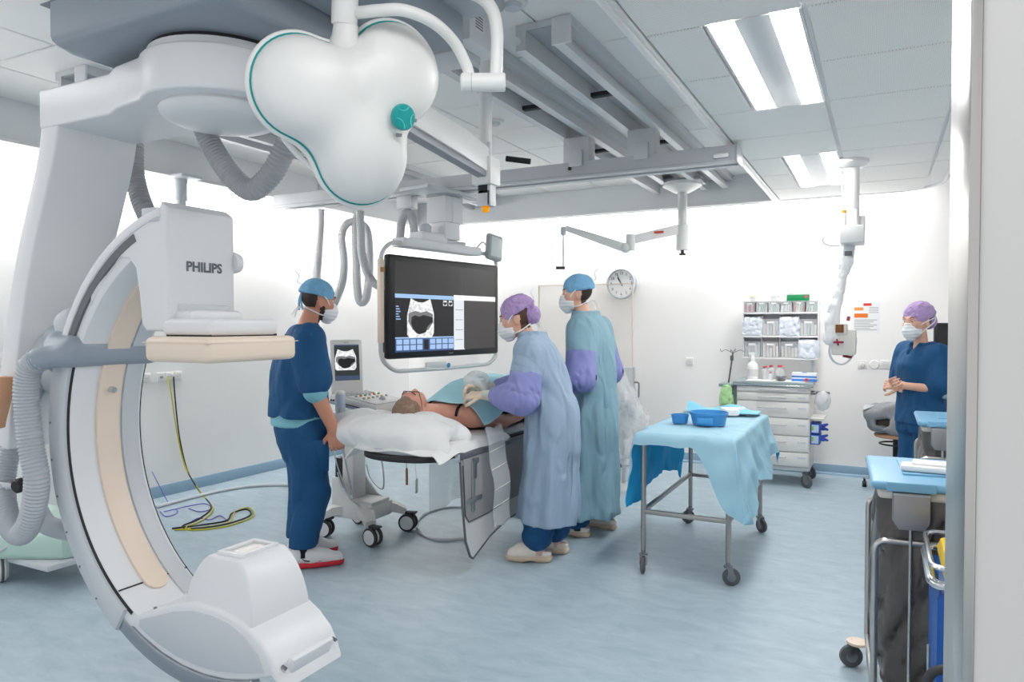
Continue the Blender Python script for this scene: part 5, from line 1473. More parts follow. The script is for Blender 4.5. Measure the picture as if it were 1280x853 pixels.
# ------------------------------------------------------------------ mobile radiation shield
t = thing('radiation_screen', 'grey mobile radiation screen with clear upper pane below the wall clock', 'screen', (-2.9, 7.4, 0))
obj('lower_panel', MB().bb((-.58, -.02, .12), (.56, .02, 1.04), .006), mat('screen_grey', (206, 209, 212), .45), t)
pane = obj('upper_pane', MB().bb((-.56, -.008, 1.04), (.54, .008, 1.93), .004), film('lead_glass', (243, 232, 222), .16, .05), t)
for a, b in (((-.565, -.01, 1.04), (-.557, .01, 1.935)), ((.535, -.01, 1.04), (.543, .01, 1.935)), ((-.565, -.01, 1.927), (.543, .01, 1.935))): obj('pane_edge', MB().bb(a, b, .001), mat('pane_tan', (226, 208, 192), .4), pane)
obj('handle', MB().tube(round_poly([(.56, 0, .88), (.61, 0, .88), (.61, 0, .72), (.56, 0, .72)], .02, 4), .009, 8), SCREW, t)
for x in (-.5, .48):
    obj('foot', MB().bb((x - .03, -.25, .09), (x + .03, .25, .13), .008), CG, t)
    for y in (-.22, .22): caster(t, x, y, .035, 1.0, .1)
obj('wall_shadow_gap', MB().bb((.552, -.021, .12), (.562, .021, 1.04)), mat('edge_grey', (180, 183, 186), .5), t)
# plastic-covered stand behind the man in the gown
S = SDF()
for q in (((.02, 0, .42), (-.03, 0, .80), .17, .13), ((-.02, 0, .78), (-.06, .02, 1.03), .13, .05), ((.1, -.03, .36), (.15, 0, .64), .10, .07)): S.cap(q[0], q[1], q[2], q[3], .08)
t = thing('covered_stand', 'equipment stand wrapped in crumpled clear plastic behind the gowned man', 'covered equipment', (-2.07, 6.25, 0))
obj('plastic_cover', np_mesh('plastic_cover', [S.mesh(.014, folds(.014, 21, (16, 16, 9), 5))], film('cover_film', (244, 246, 248), .42, .14, .5, 22)), None, t)
obj('stand_pole', MB().cyl((0, 0, .06), (0, 0, .95), .02, seg=12).box((0, 0, .75), (.2, .14, .16), .02), CG, t)
obj('stand_base', MB().lathe([(0, 0), (.2, 0), (.19, .03), (.04, .06), (0, .06)], (0, 0, 0), (0, 0, 1), 24), CG, t)

# ------------------------------------------------------------------ waste carts
BAG = mat('bag_anthracite', (94, 90, 88), .28, var=.1, vscale=6, wrinkle=(.9, 6, (1, 1, .6)))
LIDB = mat('lid_blue', (122, 176, 210), .4); LIDW = mat('lid_underside', (222, 216, 206), .5)
def waste_cart(x, y, rz, label, front=True):
    t = thing('waste_cart', label, 'waste cart', (x, y, 0), rz, 'wheeled waste bag carts')
    w, d = .235, .27          # half width (x), half depth (y)
    S = SDF().loft([(.07, 0, 0, w * .62, d * .6), (.14, 0, 0, w * .86, d * .85), (.4, 0, 0, w * .93, d * .92), (.7, 0, 0, w * .9, d * .9), (.85, 0, 0, w * .86, d * .86)], .01, lambda th, z: .03 * np.sin(5 * th + 9 * z) + .02 * np.sin(9 * th - 6 * z), power=3.5)
    obj('bag', np_mesh('waste_bag', [S.mesh(.014, folds(.022, int(abs(y) * 10), (20, 20, 9), 5))], BAG, smooth_it=1), None, t)
    lid = obj('lid', MB().box((0, 0, .905), (2 * w + .05, 2 * d + .04, .032), .014, seg=3), LIDB, t)
    obj('lid_panel', MB().box((.03, .04, .923), (2 * w - .12, 2 * d - .2, .012), .005), LIDB, lid)
    obj('lid_notch', MB().box((-.13, -d - .018, .905), (.16, .02, .036), .006), LIDB, lid)
    obj('rim', MB().box((0, 0, .872), (2 * w + .005, 2 * d, .04), .016, seg=3), LIDW, t)
    obj('pedal_cover', MB().prism([(-.06, 0), (.06, 0), (.06, -.10), (.04, -.13), (-.04, -.13), (-.06, -.10)], basis((-.13, -d - .002, .885), (1, 0, 0), (0, 0, 1), (0, -1, 0)), .05, .01), mat('hinge_grey', (150, 150, 152), .35, .4), t)
    obj('pedal_rod', MB().cyl((-.13, -d - .02, .06), (-.13, -d - .02, .76), .006, seg=8), STEEL, t)
    for sy, zt in ((-1, .70), (1, .74)):
        P = [(-w - .01, sy * (d + .005), .11), (-w - .01, sy * (d + .005), zt), (w + .01, sy * (d + .005), zt), (w + .01, sy * (d + .005), .11)]
        obj('frame_loop', MB().tube(round_poly(P, .05, 5), .0125, 12), STEEL, t)
    for sx in (-1, 1): obj('base_bar', MB().tube([(sx * (w + .01), -d, .12), (sx * (w + .01), d, .12)], .0125, 10), STEEL, t)
    obj('base_bar', MB().tube([(-w, -d, .115), (w, -d, .115)], .0125, 10), STEEL, t)
    for sx in (-1, 1):
        for sy in (-1, 1):
            if front and sx < 0 and sy > 0: caster(t, -w - .06, sy * d * .75, .048, math.radians(200), .12); obj('caster_plate', MB().lathe([(0, .105), (.045, .105), (.045, .115), (0, .125)], (-w - .05, sy * d * .75, 0), (0, 0, 1), 16), CREAM, t)
            else: caster(t, sx * w, sy * d, .045, math.radians(30), .12)
    return t
wc = waste_cart(.215, 3.27, math.radians(3), 'waste cart with blue lid and white cloth on it, nearest the doorway')
one('folded_cloth', 'folded white cloth lying on the blue waste cart lid', 'cloth', MB().box((0, 0, .012), (.40, .10, .024), .01, math.radians(-3)).box((.02, .01, .027), (.36, .09, .014), .006, math.radians(-5)), LINEN, (.27, 3.2, .93))
waste_cart(.455, 5.22, 0, 'waste cart with blue lid beside the woman with clasped hands', False)
t = thing('blue_bin', 'blue waste bin with yellow lid and chrome rim beside the door jamb', 'bin', (.322, 2.62, 0))
obj('bin_body', MB().prism([(-.17, -.2), (.17, -.2), (.17, .2), (-.17, .2)], Matrix.Translation((0, 0, .10)), .62, .02), mat('bin_blue', (30, 92, 176), .35), t)
obj('yellow_lid', MB().box((0, 0, .755), (.30, .36, .08), .03), mat('bin_yellow', (240, 204, 50), .4), t)
rm = [(-.185, -.215, .74), (.185, -.215, .74), (.185, .215, .74), (-.185, .215, .74)]
obj('chrome_rim', MB().tube(round_poly([(0, -.215, .74)] + [rm[1], rm[2], rm[3], rm[0]] + [(0, -.215, .74)], .06, 5), .014, 10).tube(round_poly([(0, -.215, .79)] + [(x, y, .79) for x, y, z in (rm[1], rm[2], rm[3], rm[0])] + [(0, -.215, .79)], .06, 5), .008, 8), CHROME, t)
obj('rod', MB().cyl((-.185, -.1, .35), (-.185, -.1, .52), .005, seg=8), STEEL, t)
obj('push_bar', MB().tube(round_poly([(-.2, -.33, .1), (-.2, -.33, .55), (.1, -.33, .55)], .06, 5), .013, 10), RUBD, t)
for sx in (-1, 1):
    for sy in (-1, 1): caster(t, sx * .14, sy * .17, .04, .5, .105)
obj('base_frame', MB().tube([(-.2, -.33, .1), (-.2, .22, .1)], .012, 8).tube([(.17, -.2, .1), (.17, .22, .1)], .012, 8), STEEL, t)

# ------------------------------------------------------------------ desk corner on the right
t = thing('desk', 'pale desk behind the woman on the right', 'desk', (.95, 6.75, 0))
obj('desk_top', MB().bb((-.36, -.5, .72), (.38, .6, .75), .004), mat('desk_white', (226, 225, 222), .4), t)
for x in (-.33, .34):
    for y in (-.46, .56): obj('leg', MB().bb((x - .02, y - .02, 0), (x + .02, y + .02, .72), .003), ALU, t)
t = thing('desk_monitor', 'black desk monitor behind the woman on the right', 'monitor', (.70, 6.9, .75), math.radians(12))
obj('screen_body', MB().box((0, 0, .52), (.66, .045, .48), .012), BLACKP, t)
obj('screen', MB().box((0, -.0235, .525), (.62, .002, .43)), mat('screen_off', (34, 34, 37), .12), t)
obj('stand', MB().cyl((0, .03, .01), (0, .03, .34), .025, seg=12).box((0, .0, .01), (.26, .2, .02), .006), BLACKP, t)
t = thing('keyboard', 'dark keyboard on the desk by the doorway side', 'keyboard', (.72, 6.52, .75), .2)
obj('keyboard_base', MB().box((0, 0, .01), (.36, .14, .018), .004), mat('key_dark', (52, 53, 56), .5), t)
for i in range(8):
    for j in range(3): obj('key', MB().box((-.15 + i * .042, -.04 + j * .04, .022), (.034, .032, .008), .002), BLACKP, t)
t = thing('desk_phone', 'black phone with yellow lit keys on the desk', 'phone', (.665, 6.32, .75), -.3)
obj('phone_body', MB().box((0, 0, .03), (.17, .2, .05), .012, Matrix.Rotation(.25, 3, 'X')), BLACKP, t)
obj('handset', MB().tube(smooth_path([(-.06, -.09, .08), (-.065, -.04, .1), (-.065, .04, .11), (-.06, .09, .1)], 4), [.02] * 13, 8), BLACKP, t)
for i in range(3): obj('key', MB().box((.03 + .02 * i, .02, .065), (.014, .02, .01), .002), mat('key_amber', (222, 190, 70), .4), t)
obj('cord', MB().tube(smooth_path([(-.07, .09, .06), (-.14, .1, .06), (-.2, .06, .03), (-.24, .02, .012)], 5), .006, 6), BLACKP, t)

# ------------------------------------------------------------------ stool with bag
sp = at_z(1100, 612, 0.0)
t = thing('swivel_stool', 'wooden swivel stool on dark castors near the woman on the right', 'stool', (sp.x + .12, sp.y + .02, 0))
obj('seat', MB().lathe([(0, .48), (.16, .48), (.175, .49), (.175, .505), (.16, .515), (0, .515)], (0, 0, 0), (0, 0, 1), 32), mat('stool_wood', (196, 148, 112), .45, var=.1, vscale=10, stretch=(1, 8, 1)), t)
obj('stem', MB().cyl((0, 0, .09), (0, 0, .47), .022, seg=14), BLACKP, t)
obj('height_ring', MB().tube([(.13 * math.cos(k / 20 * 6.283), .13 * math.sin(k / 20 * 6.283), .42) for k in range(20)], .008, 8, closed=True), BLACKP, t)
for k in range(5):
    a = k * 2 * math.pi / 5 + .5
    obj('spoke', MB().tube([(0, 0, .12), (.25 * math.cos(a), .25 * math.sin(a), .085)], [.022, .014], 8), CHROME, t)
    c = Vector((.25 * math.cos(a), .25 * math.sin(a), .027))
    obj('caster', MB().cyl(c - Vector((.018, 0, 0)), c + Vector((.018, 0, 0)), .027, seg=14).cyl(c, c + Vector((0, 0, .055)), .01, seg=8), BLACKP, t)
bg = thing('open_bag', 'open grey bag with brown lining slumped on the stool', 'bag', (sp.x + .08, sp.y + .0, .532))
S = SDF()
S.rbox((.0, .0, .10), (.16, .15, .10), .05, Matrix.Rotation(.2, 3, 'Y'), .04).rbox((-.04, 0, .19), (.17, .14, .035), .03, Matrix.Rotation(-.25, 3, 'Y'), .04)
S.rbox((-.07, -.13, .09), (.075, .08, .05), .03, None, .02, 's')
obj('bag_body', np_mesh('bag_body', [S.mesh(.011, folds(.014, 31, (14, 14, 14)))], mat('bag_grey', (142, 146, 150), .6, var=.1, vscale=12)), None, bg)
obj('bag_lining', MB().box((-.05, -.06, .07), (.13, .06, .09), .015), mat('bag_brown', (104, 92, 84), .7), bg)
obj('bag_flap', MB().sheet(lambda u, v: Vector((-.22 + .38 * u, -.13 + .26 * v, .22 + .025 * math.sin(5 * u + 2 * v) - .06 * max(0, .35 - u))), 14, 8, .006), mat('flap_pale', (186, 192, 198), .6), bg, angle=80)

# ------------------------------------------------------------------ trolley at the far left edge
lp = at_z(2, 727, 0)
t = thing('mint_trolley', 'mint green wheeled base with pale pole at the far left edge', 'trolley', (lp.x, lp.y, 0))
MINT = mat('mint_plastic', (190, 218, 208), .4)
obj('base_shell', MB().prism([(-.9, -.06), (.1, -.06), (.42, .10), (.5, .3), (.42, .5), (-.9, .5)], Matrix.Translation((0, 0, .15)), .16, .04, 3), MINT, t)
obj('base_plate', MB().bb((-.9, -.0, .12), (.45, .45, .155), .01), CG, t)
w = obj('caster', MB().lathe([(0, -.03), (.065, -.03), (.08, -.015), (.08, .015), (.065, .03), (0, .03)], (.0, .0, .08), (.4, 1, 0), 28), WHITE, t)
obj('wheel_tyre', MB().tube([(Vector((0, 0, .08)) + frame((.4, 1, 0)) @ Vector((.078 * math.cos(k / 24 * 6.283), .078 * math.sin(k / 24 * 6.283), 0))) for k in range(24)], .008, 8, closed=True), RUB, w)
obj('caster', MB().lathe([(0, -.03), (.065, -.03), (.08, -.015), (.08, .015), (.065, .03), (0, .03)], (.3, .42, .08), (.4, 1, 0), 28), WHITE, t)
obj('wheel_loop', MB().tube(smooth_path([(.02, -.05, .09), (.06, -.06, .17), (.12, -.05, .22), (.16, 0, .26)], 5), .009, 8), CG, t)
obj('pole', MB().bb((-.12, .15, .3), (-.02, .27, 1.25), .015), CW, t)
obj('pole_clamp', MB().cyl((-.06, .1, 1.18), (-.06, .16, 1.18), .05, seg=16).bb((-.1, .06, 1.2), (.04, .2, 1.26), .01), CG, t)
obj('lever', MB().cyl((-.02, .12, .72), (.1, .05, .80), .012, seg=8), CG, t)

# ------------------------------------------------------------------ wall fittings
def socket(wall, px, py, n, label, kinds=None):
    """row of n square plates on a wall; wall 'x' left or 'y' back"""
    p = at_x(px, py, WX0 + .006) if wall == 'x' else at_y(px, py, WY - .006)
    t = thing('wall_socket', label, 'socket', p, math.radians(90) if wall == 'x' else 0.0)
    for i in range(n):
        x = (i - (n - 1) / 2) * .083
        pl_ = obj('plate', MB().box((x, 0, 0), (.081, .011, .081), .004), mat('socket_white', (234, 233, 230), .35), t)
        k = (kinds or ['s'] * n)[i]
        if k == 's':
            obj('well', MB().lathe([(0, .004), (.019, .004), (.0215, .0005), (.0235, 0), (.0235, -.001)], (x, -.0062, 0), (0, 1, 0), 20), mat('socket_shade', (200, 200, 198), .4), pl_)
            for dx in (-.008, .008): obj('pin_hole', MB().cyl((x + dx, -.003, 0), (x + dx, -.0068, 0), .003, seg=8), BLACKP, pl_)
        elif k == 'd': obj('dial', MB().lathe([(0, .016), (.018, .016), (.021, .0)][::-1], (x, -.005, 0), (0, -1, 0), 20), WHITE, pl_)
        elif k == 'n': obj('port', MB().box((x, -.006, .0), (.03, .004, .02), .001), mat('port_grey', (150, 150, 150), .5), pl_)
    return t
socket('x', 212, 471, 3, 'triple white wall socket with cables plugged in on the left wall', ['n', 's', 's'])
socket('x', 183, 473, 1, 'single white wall socket left of the triple one')
socket('y', 862, 452, 1, 'single white wall socket right of the radiation screen')
socket('y', 1078, 456, 1, 'white dimmer plate on the wall left of the round blank', ['d'])
socket('y', 1112, 456, 2, 'double white wall socket beside the woman on the right')
p = at_y(1093, 456, WY - .004)
one('blank_cover', 'round white blank cover on the wall between switch and sockets', 'wall plate', MB().lathe([(0, .012), (.04, .011), (.045, .0)][::-1], (0, 0, 0), (0, -1, 0), 28), mat('blank_white', (238, 238, 236), .4), p)
# notices
p = at_y(1082, 396, WY - .003)
t = thing('wall_notice', 'printed white notice with red and orange blocks on the back wall', 'notice', p)
obj('paper', MB().bb((-.125, 0, -.16), (.125, .002, .14)), mat('paper_white', (240, 241, 242), .7), t)
obj('red_block', MB().bb((-.02, -.001, .105), (.05, .001, .13)), mat('print_red', (222, 62, 44), .6), t)
obj('orange_block', MB().bb((-.1, -.001, .06), (-.02, .001, .09)), mat('print_orange', (236, 156, 90), .6), t)
obj('orange_block', MB().bb((-.1, -.001, -.01), (.02, .001, .03)), mat('print_orange2', (232, 120, 40), .6), t)
for i in range(7): obj('text_line', MB().bb((-.1, -.001, -.035 - i * .016), (.1 - (i % 3) * .03, .001, -.03 - i * .016)), mat('print_text', (150, 150, 154), .6), t)
for i in range(4): obj('text_line', MB().bb((.03, -.001, .085 - i * .016), (.11, .001, .09 - i * .016)), MATS['print_text'], t)
# clock
p = at_y(777, 355, WY - .03)
t = thing('wall_clock', 'round white wall clock with silver rim', 'clock', p)
r = .165
obj('rim', MB().lathe([(r * 1.0, -.028), (r * 1.04, -.02), (r * 1.04, .02), (r * .99, .032), (r * .93, .03), (r * .92, .01)], (0, 0, 0), (0, -1, 0), 48), mat('clock_silver', (190, 196, 204), .3, .6), t)
obj('face', MB().cyl((0, .02, 0), (0, -.01, 0), r * .95, seg=48), mat('clock_face', (240, 242, 244), .4), t)
INK = mat('clock_ink', (46, 48, 54), .5)
for h_ in range(1, 13):
    a = math.radians(90 - 30 * h_)
    obj('numeral', text_mesh(str(h_), .043, INK, basis((r * .72 * math.cos(a), -.0105, r * .72 * math.sin(a)), (1, 0, 0), (0, 0, 1), (0, -1, 0)), .0004, .0004), None, t)
for k in range(60):
    if k % 5 == 0:
        a = math.radians(6 * k); c = Vector((math.cos(a), 0, math.sin(a)))
        obj('hour_mark', MB().tube([c * r * .86 + Vector((0, -.0108, 0)), c * r * .91 + Vector((0, -.0108, 0))], .0018, 4), INK, t)
def hand(angle, L, w, z):
    a = math.radians(90 - angle); c = Vector((math.cos(a), 0, math.sin(a)))
    obj('hand', MB().tube([c * -.03 + Vector((0, z, 0)), c * L + Vector((0, z, 0))], [w, w * .6], 4), BLACKP, t)
hand(328, .085, .006, -.013); hand(336, .13, .004, -.016)
obj('hub', MB().cyl((0, -.01, 0), (0, -.02, 0), .008, seg=12), BLACKP, t)

# ------------------------------------------------------------------ cables on the floor
YG = mat('cable_earth', (196, 190, 40), .5); KB = mat('cable_black', (34, 34, 36), .5); PU = mat('cable_violet', (112, 96, 190), .5)
def floor_cable(pts, r, m, label, wallpts=()):
    P = [Vector(p) for p in wallpts] + [at_z(x, y, r + .0015) for x, y in pts]
    base = Vector((P[-1].x, P[-1].y, 0)) ; P = [p - base for p in P]
    return one('cable', label, 'cable', MB().tube(smooth_path(P, 10), r, 7), m, base)
ws = at_x(210, 471, WX0 + .02); w2 = at_x(217, 471, WX0 + .02)
drop = lambda px, py: at_x(px, py, WX0 + .05)
floor_cable([(252, 618), (264, 634), (250, 648), (228, 658), (240, 661), (280, 656), (312, 645), (308, 637), (290, 642), (283, 651), (255, 656), (215, 661)], .006, KB, 'black power cable running from the left wall socket into floor loops', [w2, drop(219, 500), drop(224, 545), drop(233, 585), at_x(243, 605, WX0 + .25)])
floor_cable([(254, 620), (266, 636), (254, 650), (232, 660), (246, 663), (284, 658), (316, 646), (311, 635), (294, 640), (286, 653), (258, 659), (218, 663)], .0055, YG, 'yellow earth cable running from the left wall socket beside the black one', [ws, drop(214, 492), drop(222, 545), drop(232, 585), at_x(244, 606, WX0 + .25)])
floor_cable([(210, 628), (222, 640), (208, 646), (200, 640)], .004, PU, 'thin violet cable curling on the floor near the C-arm', [at_x(190, 590, WX0 + .05)])
floor_cable([(205, 640), (235, 633), (256, 630), (264, 636), (250, 640), (236, 636)], .004, PU, 'thin violet cable looping between the floor cables')
floor_cable([(235, 655), (248, 648), (262, 650), (275, 645), (285, 652)], .004, PU, 'thin violet cable tangled in the black and yellow loop')
floor_cable([(195, 634), (240, 622), (285, 612), (325, 607), (370, 606)], .014, CG, 'thick pale hose lying along the left wall on the floor')
floor_cable([(582, 634), (555, 635), (530, 643), (520, 655), (528, 668), (550, 675), (585, 673)], .010, CG, 'pale cable looping on the floor under the patient table')
# ------------------------------------------------------------------ people
SKIN = mat('skin_light', (226, 176, 152), .5, var=.05, vscale=18)
SKINT = mat('skin_tan', (206, 146, 120), .5, var=.06, vscale=18)
SKINP = mat('skin_ruddy', (228, 166, 144), .5, var=.07, vscale=18)
HAIRB = mat('hair_brown', (84, 60, 46), .6, var=.2, vscale=60)
HAIRD = mat('hair_dark', (58, 46, 40), .6, var=.2, vscale=60)
HAIRG = mat('hair_greybrown', (148, 122, 104), .6, var=.2, vscale=60)
NAVY = mat('scrub_navy', (20, 78, 124), .8, var=.06, vscale=6, bump=.08, bscale=240, wrinkle=(.5, 7, (1.4, 1.4, .55)))
UNDER = mat('undershirt_teal', (128, 186, 200), .8)
CAPB = mat('cap_blue', (122, 178, 216), .75, bump=.1, bscale=120, wrinkle=(.5, 20, (1, 1, 1)))
CAPP = mat('cap_purple', (178, 152, 200), .75, bump=.25, bscale=90, wrinkle=(.5, 24, (1, 1, 1)))
MASKM = mat('mask_white', (238, 240, 242), .75)
GOWN1 = mat('gown_blue', (156, 177, 200), .75, var=.05, vscale=7, bump=.1, bscale=120, wrinkle=(.7, 8, (1.4, 1.4, .55)))
GOWN2 = mat('gown_teal', (138, 174, 188), .75, var=.05, vscale=7, bump=.1, bscale=120, wrinkle=(.7, 8, (1.4, 1.4, .55)))
SLEEV = mat('gown_violet', (142, 146, 202), .75, var=.05, vscale=7, bump=.1, bscale=120, wrinkle=(.7, 8, (1.4, 1.4, .55)))
GLOVE = mat('glove_cream', (238, 216, 194), .5)
CLOG = mat('clog_white', (236, 226, 214), .45); CLOGS = mat('clog_sole', (214, 190, 166), .55)
SOCKB = mat('sock_black', (30, 30, 32), .85)
A3 = lambda v: np.array(v, float)

def head_sdf(M):
    """head in its own frame (x forward, y left, z up, centre between the ears), placed by M"""
    S = SDF(); R3 = M.to_3x3()
    T = lambda p: M @ Vector(p)
    S.ell(T((-.015, 0, .03)), (.097, .077, .092), R3, .02)
    S.ell(T((.030, 0, -.02)), (.066, .066, .085), R3, .03)
    S.ell(T((.045, 0, -.07)), (.048, .050, .045), R3, .03)
    S.cap(T((.082, 0, -.098)), T((.072, 0, -.105)), .018, .02, .02)              # chin
    S.cap(T((.092, 0, .012)), T((.112, 0, -.026)), .008, .013, .012)             # nose
    S.cap(T((.105, .011, -.032)), T((.105, -.011, -.032)), .009, .009, .008)
    S.cap(T((.086, .035, .03)), T((.090, -.035, .03)), .012, .012, .015)         # brow
    S.cap(T((.094, .018, -.066)), T((.094, -.018, -.066)), .008, .008, .008)     # lips
    for s in (-1, 1):
        S.ell(T((.085, s * .034, .008)), (.012, .017, .010), R3, .008, 's')      # eye sockets
        S.ell(T((-.005, s * .079, -.012)), (.020, .009, .032), R3, .008)         # ears
        S.ell(T((.0, s * .087, -.010)), (.010, .005, .018), R3, .004, 's')
        S.cap(T((.06, s * .045, -.02)), T((.07, s * .03, -.04)), .022, .02, .03) # cheeks
    return S
def eyes(parent, M):
    for s in (-1, 1):
        e = obj('eye', MB().sphere(M @ Vector((.079, s * .033, .008)), .0105, 12, 8), mat('eye_white', (236, 234, 232), .2), parent)
        obj('iris', MB().sphere(M @ Vector((.0865, s * .033, .008)), .0048, 10, 6), mat('eye_dark', (46, 40, 38), .2), e)
        obj('eyebrow', MB().tube([M @ Vector((.098, s * .018, .034)), M @ Vector((.096, s * .036, .040)), M @ Vector((.085, s * .05, .036))], .0035, 6), HAIRB, parent)
def in_head(M):
    Mi = np.array(M.inverted())
    return lambda c: (np.c_[c, np.ones(len(c))] @ Mi.T)[:, :3]

def hand_sdf(S, w, d, n, side, curl=(25, 35, 25), k=.007, sc=1.0, thumb=.7, each=None):
    """palm from wrist w along d, palm facing n, thumb on side*(d x n); unequal bent fingers"""
    w = Vector(w); d = Vector(d).normalized(); n = (Vector(n) - d * Vector(n).dot(d)).normalized(); t = d.cross(n) * side
    L = .088 * sc
    for o, e in ((.028, .031), (.010, .011), (-.010, -.010), (-.026, -.029)):
        S.cap(w + t * o * .7 * sc, w + d * L + t * e * sc, .0145 * sc, .0115 * sc, .012)
    for i, (o, ln) in enumerate(((.031, .072), (.0105, .080), (-.0105, .074), (-.030, .058))):
        b = w + d * L + t * o * sc; dv = d.copy(); c = each[i] if each else curl
        r = .0092 * sc
        for j, fr in enumerate((.45, .31, .24)):
            a = math.radians(c[j]); ax = d.cross(n).normalized()
            dv = (Matrix.Rotation(a, 3, ax) @ dv).normalized()
            e = b + dv * ln * fr * sc
            S.cap(b, e, r, r * .92, k); b = e; r *= .92
    b = w + d * .022 * sc + t * .026 * sc; dv = (d * .62 + t * .68 + n * .30 * thumb).normalized()
    r = .0125 * sc
    for j, ln in enumerate((.040, .034, .027)):
        e = b + dv * ln * sc; S.cap(b, e, r, r * .9, .009); b = e; r *= .87
        dv = (dv * .85 + d * .25 - t * .22 * thumb + n * .18 * thumb).normalized()
    return S

def cap_sdf(M, r=(.106, .088, .102), c=(-.016, 0, .036), tilt=12, cut=.02, puff=0.0):
    """close cap: ellipsoid above a plane tilted towards the nape"""
    S = SDF(); R3 = M.to_3x3()
    S.ell(M @ Vector(c), r, R3, .01)
    Rt = R3 @ Matrix.Rotation(math.radians(tilt), 3, 'Y')
    S.rbox(M @ Vector((0, 0, cut)) - (Rt @ Vector((0, 0, .15))), (.3, .3, .15), .0, Rt, .008, 's')
    return S

def mask(parent, M, ties=True):
    S = SDF(); R3 = M.to_3x3(); T = lambda p: M @ Vector(p)
    S.ell(T((.052, 0, -.058)), (.066, .068, .060), R3, .02).cap(T((.10, 0, -.02)), T((.112, 0, -.05)), .022, .022, .03).cap(T((.095, 0, -.08)), T((.075, 0, -.105)), .03, .03, .03)
    S.rbox(T((-.045, 0, -.06)), (.075, .2, .2), .0, R3, .004, 's')
    S.rbox(T((.06, 0, .0615)), (.2, .2, .06), .0, R3 @ Matrix.Rotation(math.radians(-12), 3, 'Y'), .006, 's')
    Mi = in_head(M)
    pleat = lambda P: .0022 * np.sin(Mi(P)[:, 2] * 260)
    o = obj('mask', np_mesh('mask', [S.mesh(.005, pleat)], MASKM), None, parent)
    if ties:
        def surf(p, off):          # push a head-frame point out to the cap surface
            q = Vector(p) - Vector((-.014, 0, .03)); e = Vector((q.x / .106, q.y / .088, q.z / .104)); f = 1 / e.length
            return M @ (Vector((-.014, 0, .03)) + q * f * off)
        up = []; lo_ = []
        for s in (-1, 1):
            P = [M @ Vector((.055, s * .068, -.02))] + [surf(p, 1.03) for p in ((.02, s * .085, .02), (-.05, s * .07, .06), (-.105, s * .02, .085))]
            obj('mask_tie', MB().tube(smooth_path(P, 6), .0042, 6), MASKM, o)
            P = [M @ Vector((.045, s * .064, -.09)), M @ Vector((.0, s * .074, -.085)), M @ Vector((-.05, s * .066, -.068)), M @ Vector((-.088, s * .02, -.05))]
            obj('mask_tie', MB().tube(smooth_path(P, 6), .0042, 6), MASKM, o)
        e = surf((-.105, 0, .085), 1.03)
        obj('mask_tie_end', MB().tube(smooth_path([e, M @ Vector((-.14, .02, .10)), M @ Vector((-.13, .03, .14)), M @ Vector((-.16, .035, .17))], 5), .0032, 5), MASKM, o)
        e = M @ Vector((-.088, 0, -.05))
        obj('mask_tie_end', MB().tube(smooth_path([e, M @ Vector((-.12, .01, -.07)), M @ Vector((-.125, .02, -.12))], 5), .004, 5), MASKM, o)
        obj('mask_tie_end', MB().tube(smooth_path([e, M @ Vector((-.13, -.02, -.06)), M @ Vector((-.16, -.03, -.11))], 5), .0032, 5), MASKM, o)
    return o

def head_matrix(c, yaw=0, pitch=0, roll=0):
    return Matrix.Translation(Vector(c)) @ (Matrix.Rotation(math.radians(yaw), 4, 'Z') @ Matrix.Rotation(math.radians(pitch), 4, 'Y') @ Matrix.Rotation(math.radians(roll), 4, 'X'))

def sneaker(parent, x, y, rz):
    M = Matrix.Translation((x, y, 0)) @ Matrix.Rotation(rz, 4, 'Z'); R3 = M.to_3x3(); T = lambda a, b, c_: M @ Vector((a * 1.14, b * 1.05, c_))
    S = SDF()
    S.cap(T(-.085, 0, .065), T(.0, 0, .065), .042, .044, .03).cap(T(0, 0, .06), T(.13, 0, .047), .045, .036, .03).cap(T(-.085, 0, .07), T(-.06, 0, .115), .036, .04, .02).cap(T(-.04, 0, .105), T(.06, 0, .07), .04, .04, .03)
    S.rbox(T(0, 0, -.08), (.3, .3, .1), 0, R3, .004, 's')
    up = obj('shoe', np_mesh('shoe', [S.mesh(.006)], mat('shoe_white', (232, 232, 232), .5)), None, parent)
    S = SDF().cap(T(-.09, 0, .02), T(.02, 0, .02), .047, .047, .02).cap(T(.02, 0, .02), T(.135, 0, .024), .047, .040, .02)
    S.rbox(T(0, 0, -.096), (.3, .3, .1), 0, R3, .003, 's'); S.rbox(T(0, 0, .136), (.3, .3, .1), 0, R3, .003, 's')
    obj('sole', np_mesh('sole', [S.mesh(.006)], mat('sole_red', (206, 42, 54), .5)), None, up)
    for s in (-1, 1):
        sw = [(-.05, .062), (-.03, .05), (-.005, .05), (.02, .066), (-.005, .058), (-.03, .058)]
        obj('side_mark', MB().tube([T(a, s * .0435, b) for a, b in [(-.055, .068), (-.04, .054), (-.02, .05), (.0, .056), (.025, .07)]], [.0015, .004, .005, .003, .001], 6), BLACKP, up)
        obj('mesh_panel', MB().box(T(.05, s * .0395, .056), (.045, .004, .03), .0015, R3 @ Matrix.Rotation(s * -.12, 3, 'Z')), mat('shoe_red_mesh', (206, 130, 130), .6), up)
    for i in range(4): obj('lace', MB().cyl(T(-.01 + i * .02, -.02, .133 - i * .010), T(-.01 + i * .02, .02, .133 - i * .010), .0035, seg=6), mat('lace_red', (214, 80, 78), .6) if i % 2 else WHITE, up)
    obj('toe_cap', MB().sphere(T(.148, 0, .03), (.02, .03, .02), 12, 8, R3), WHITE, up)
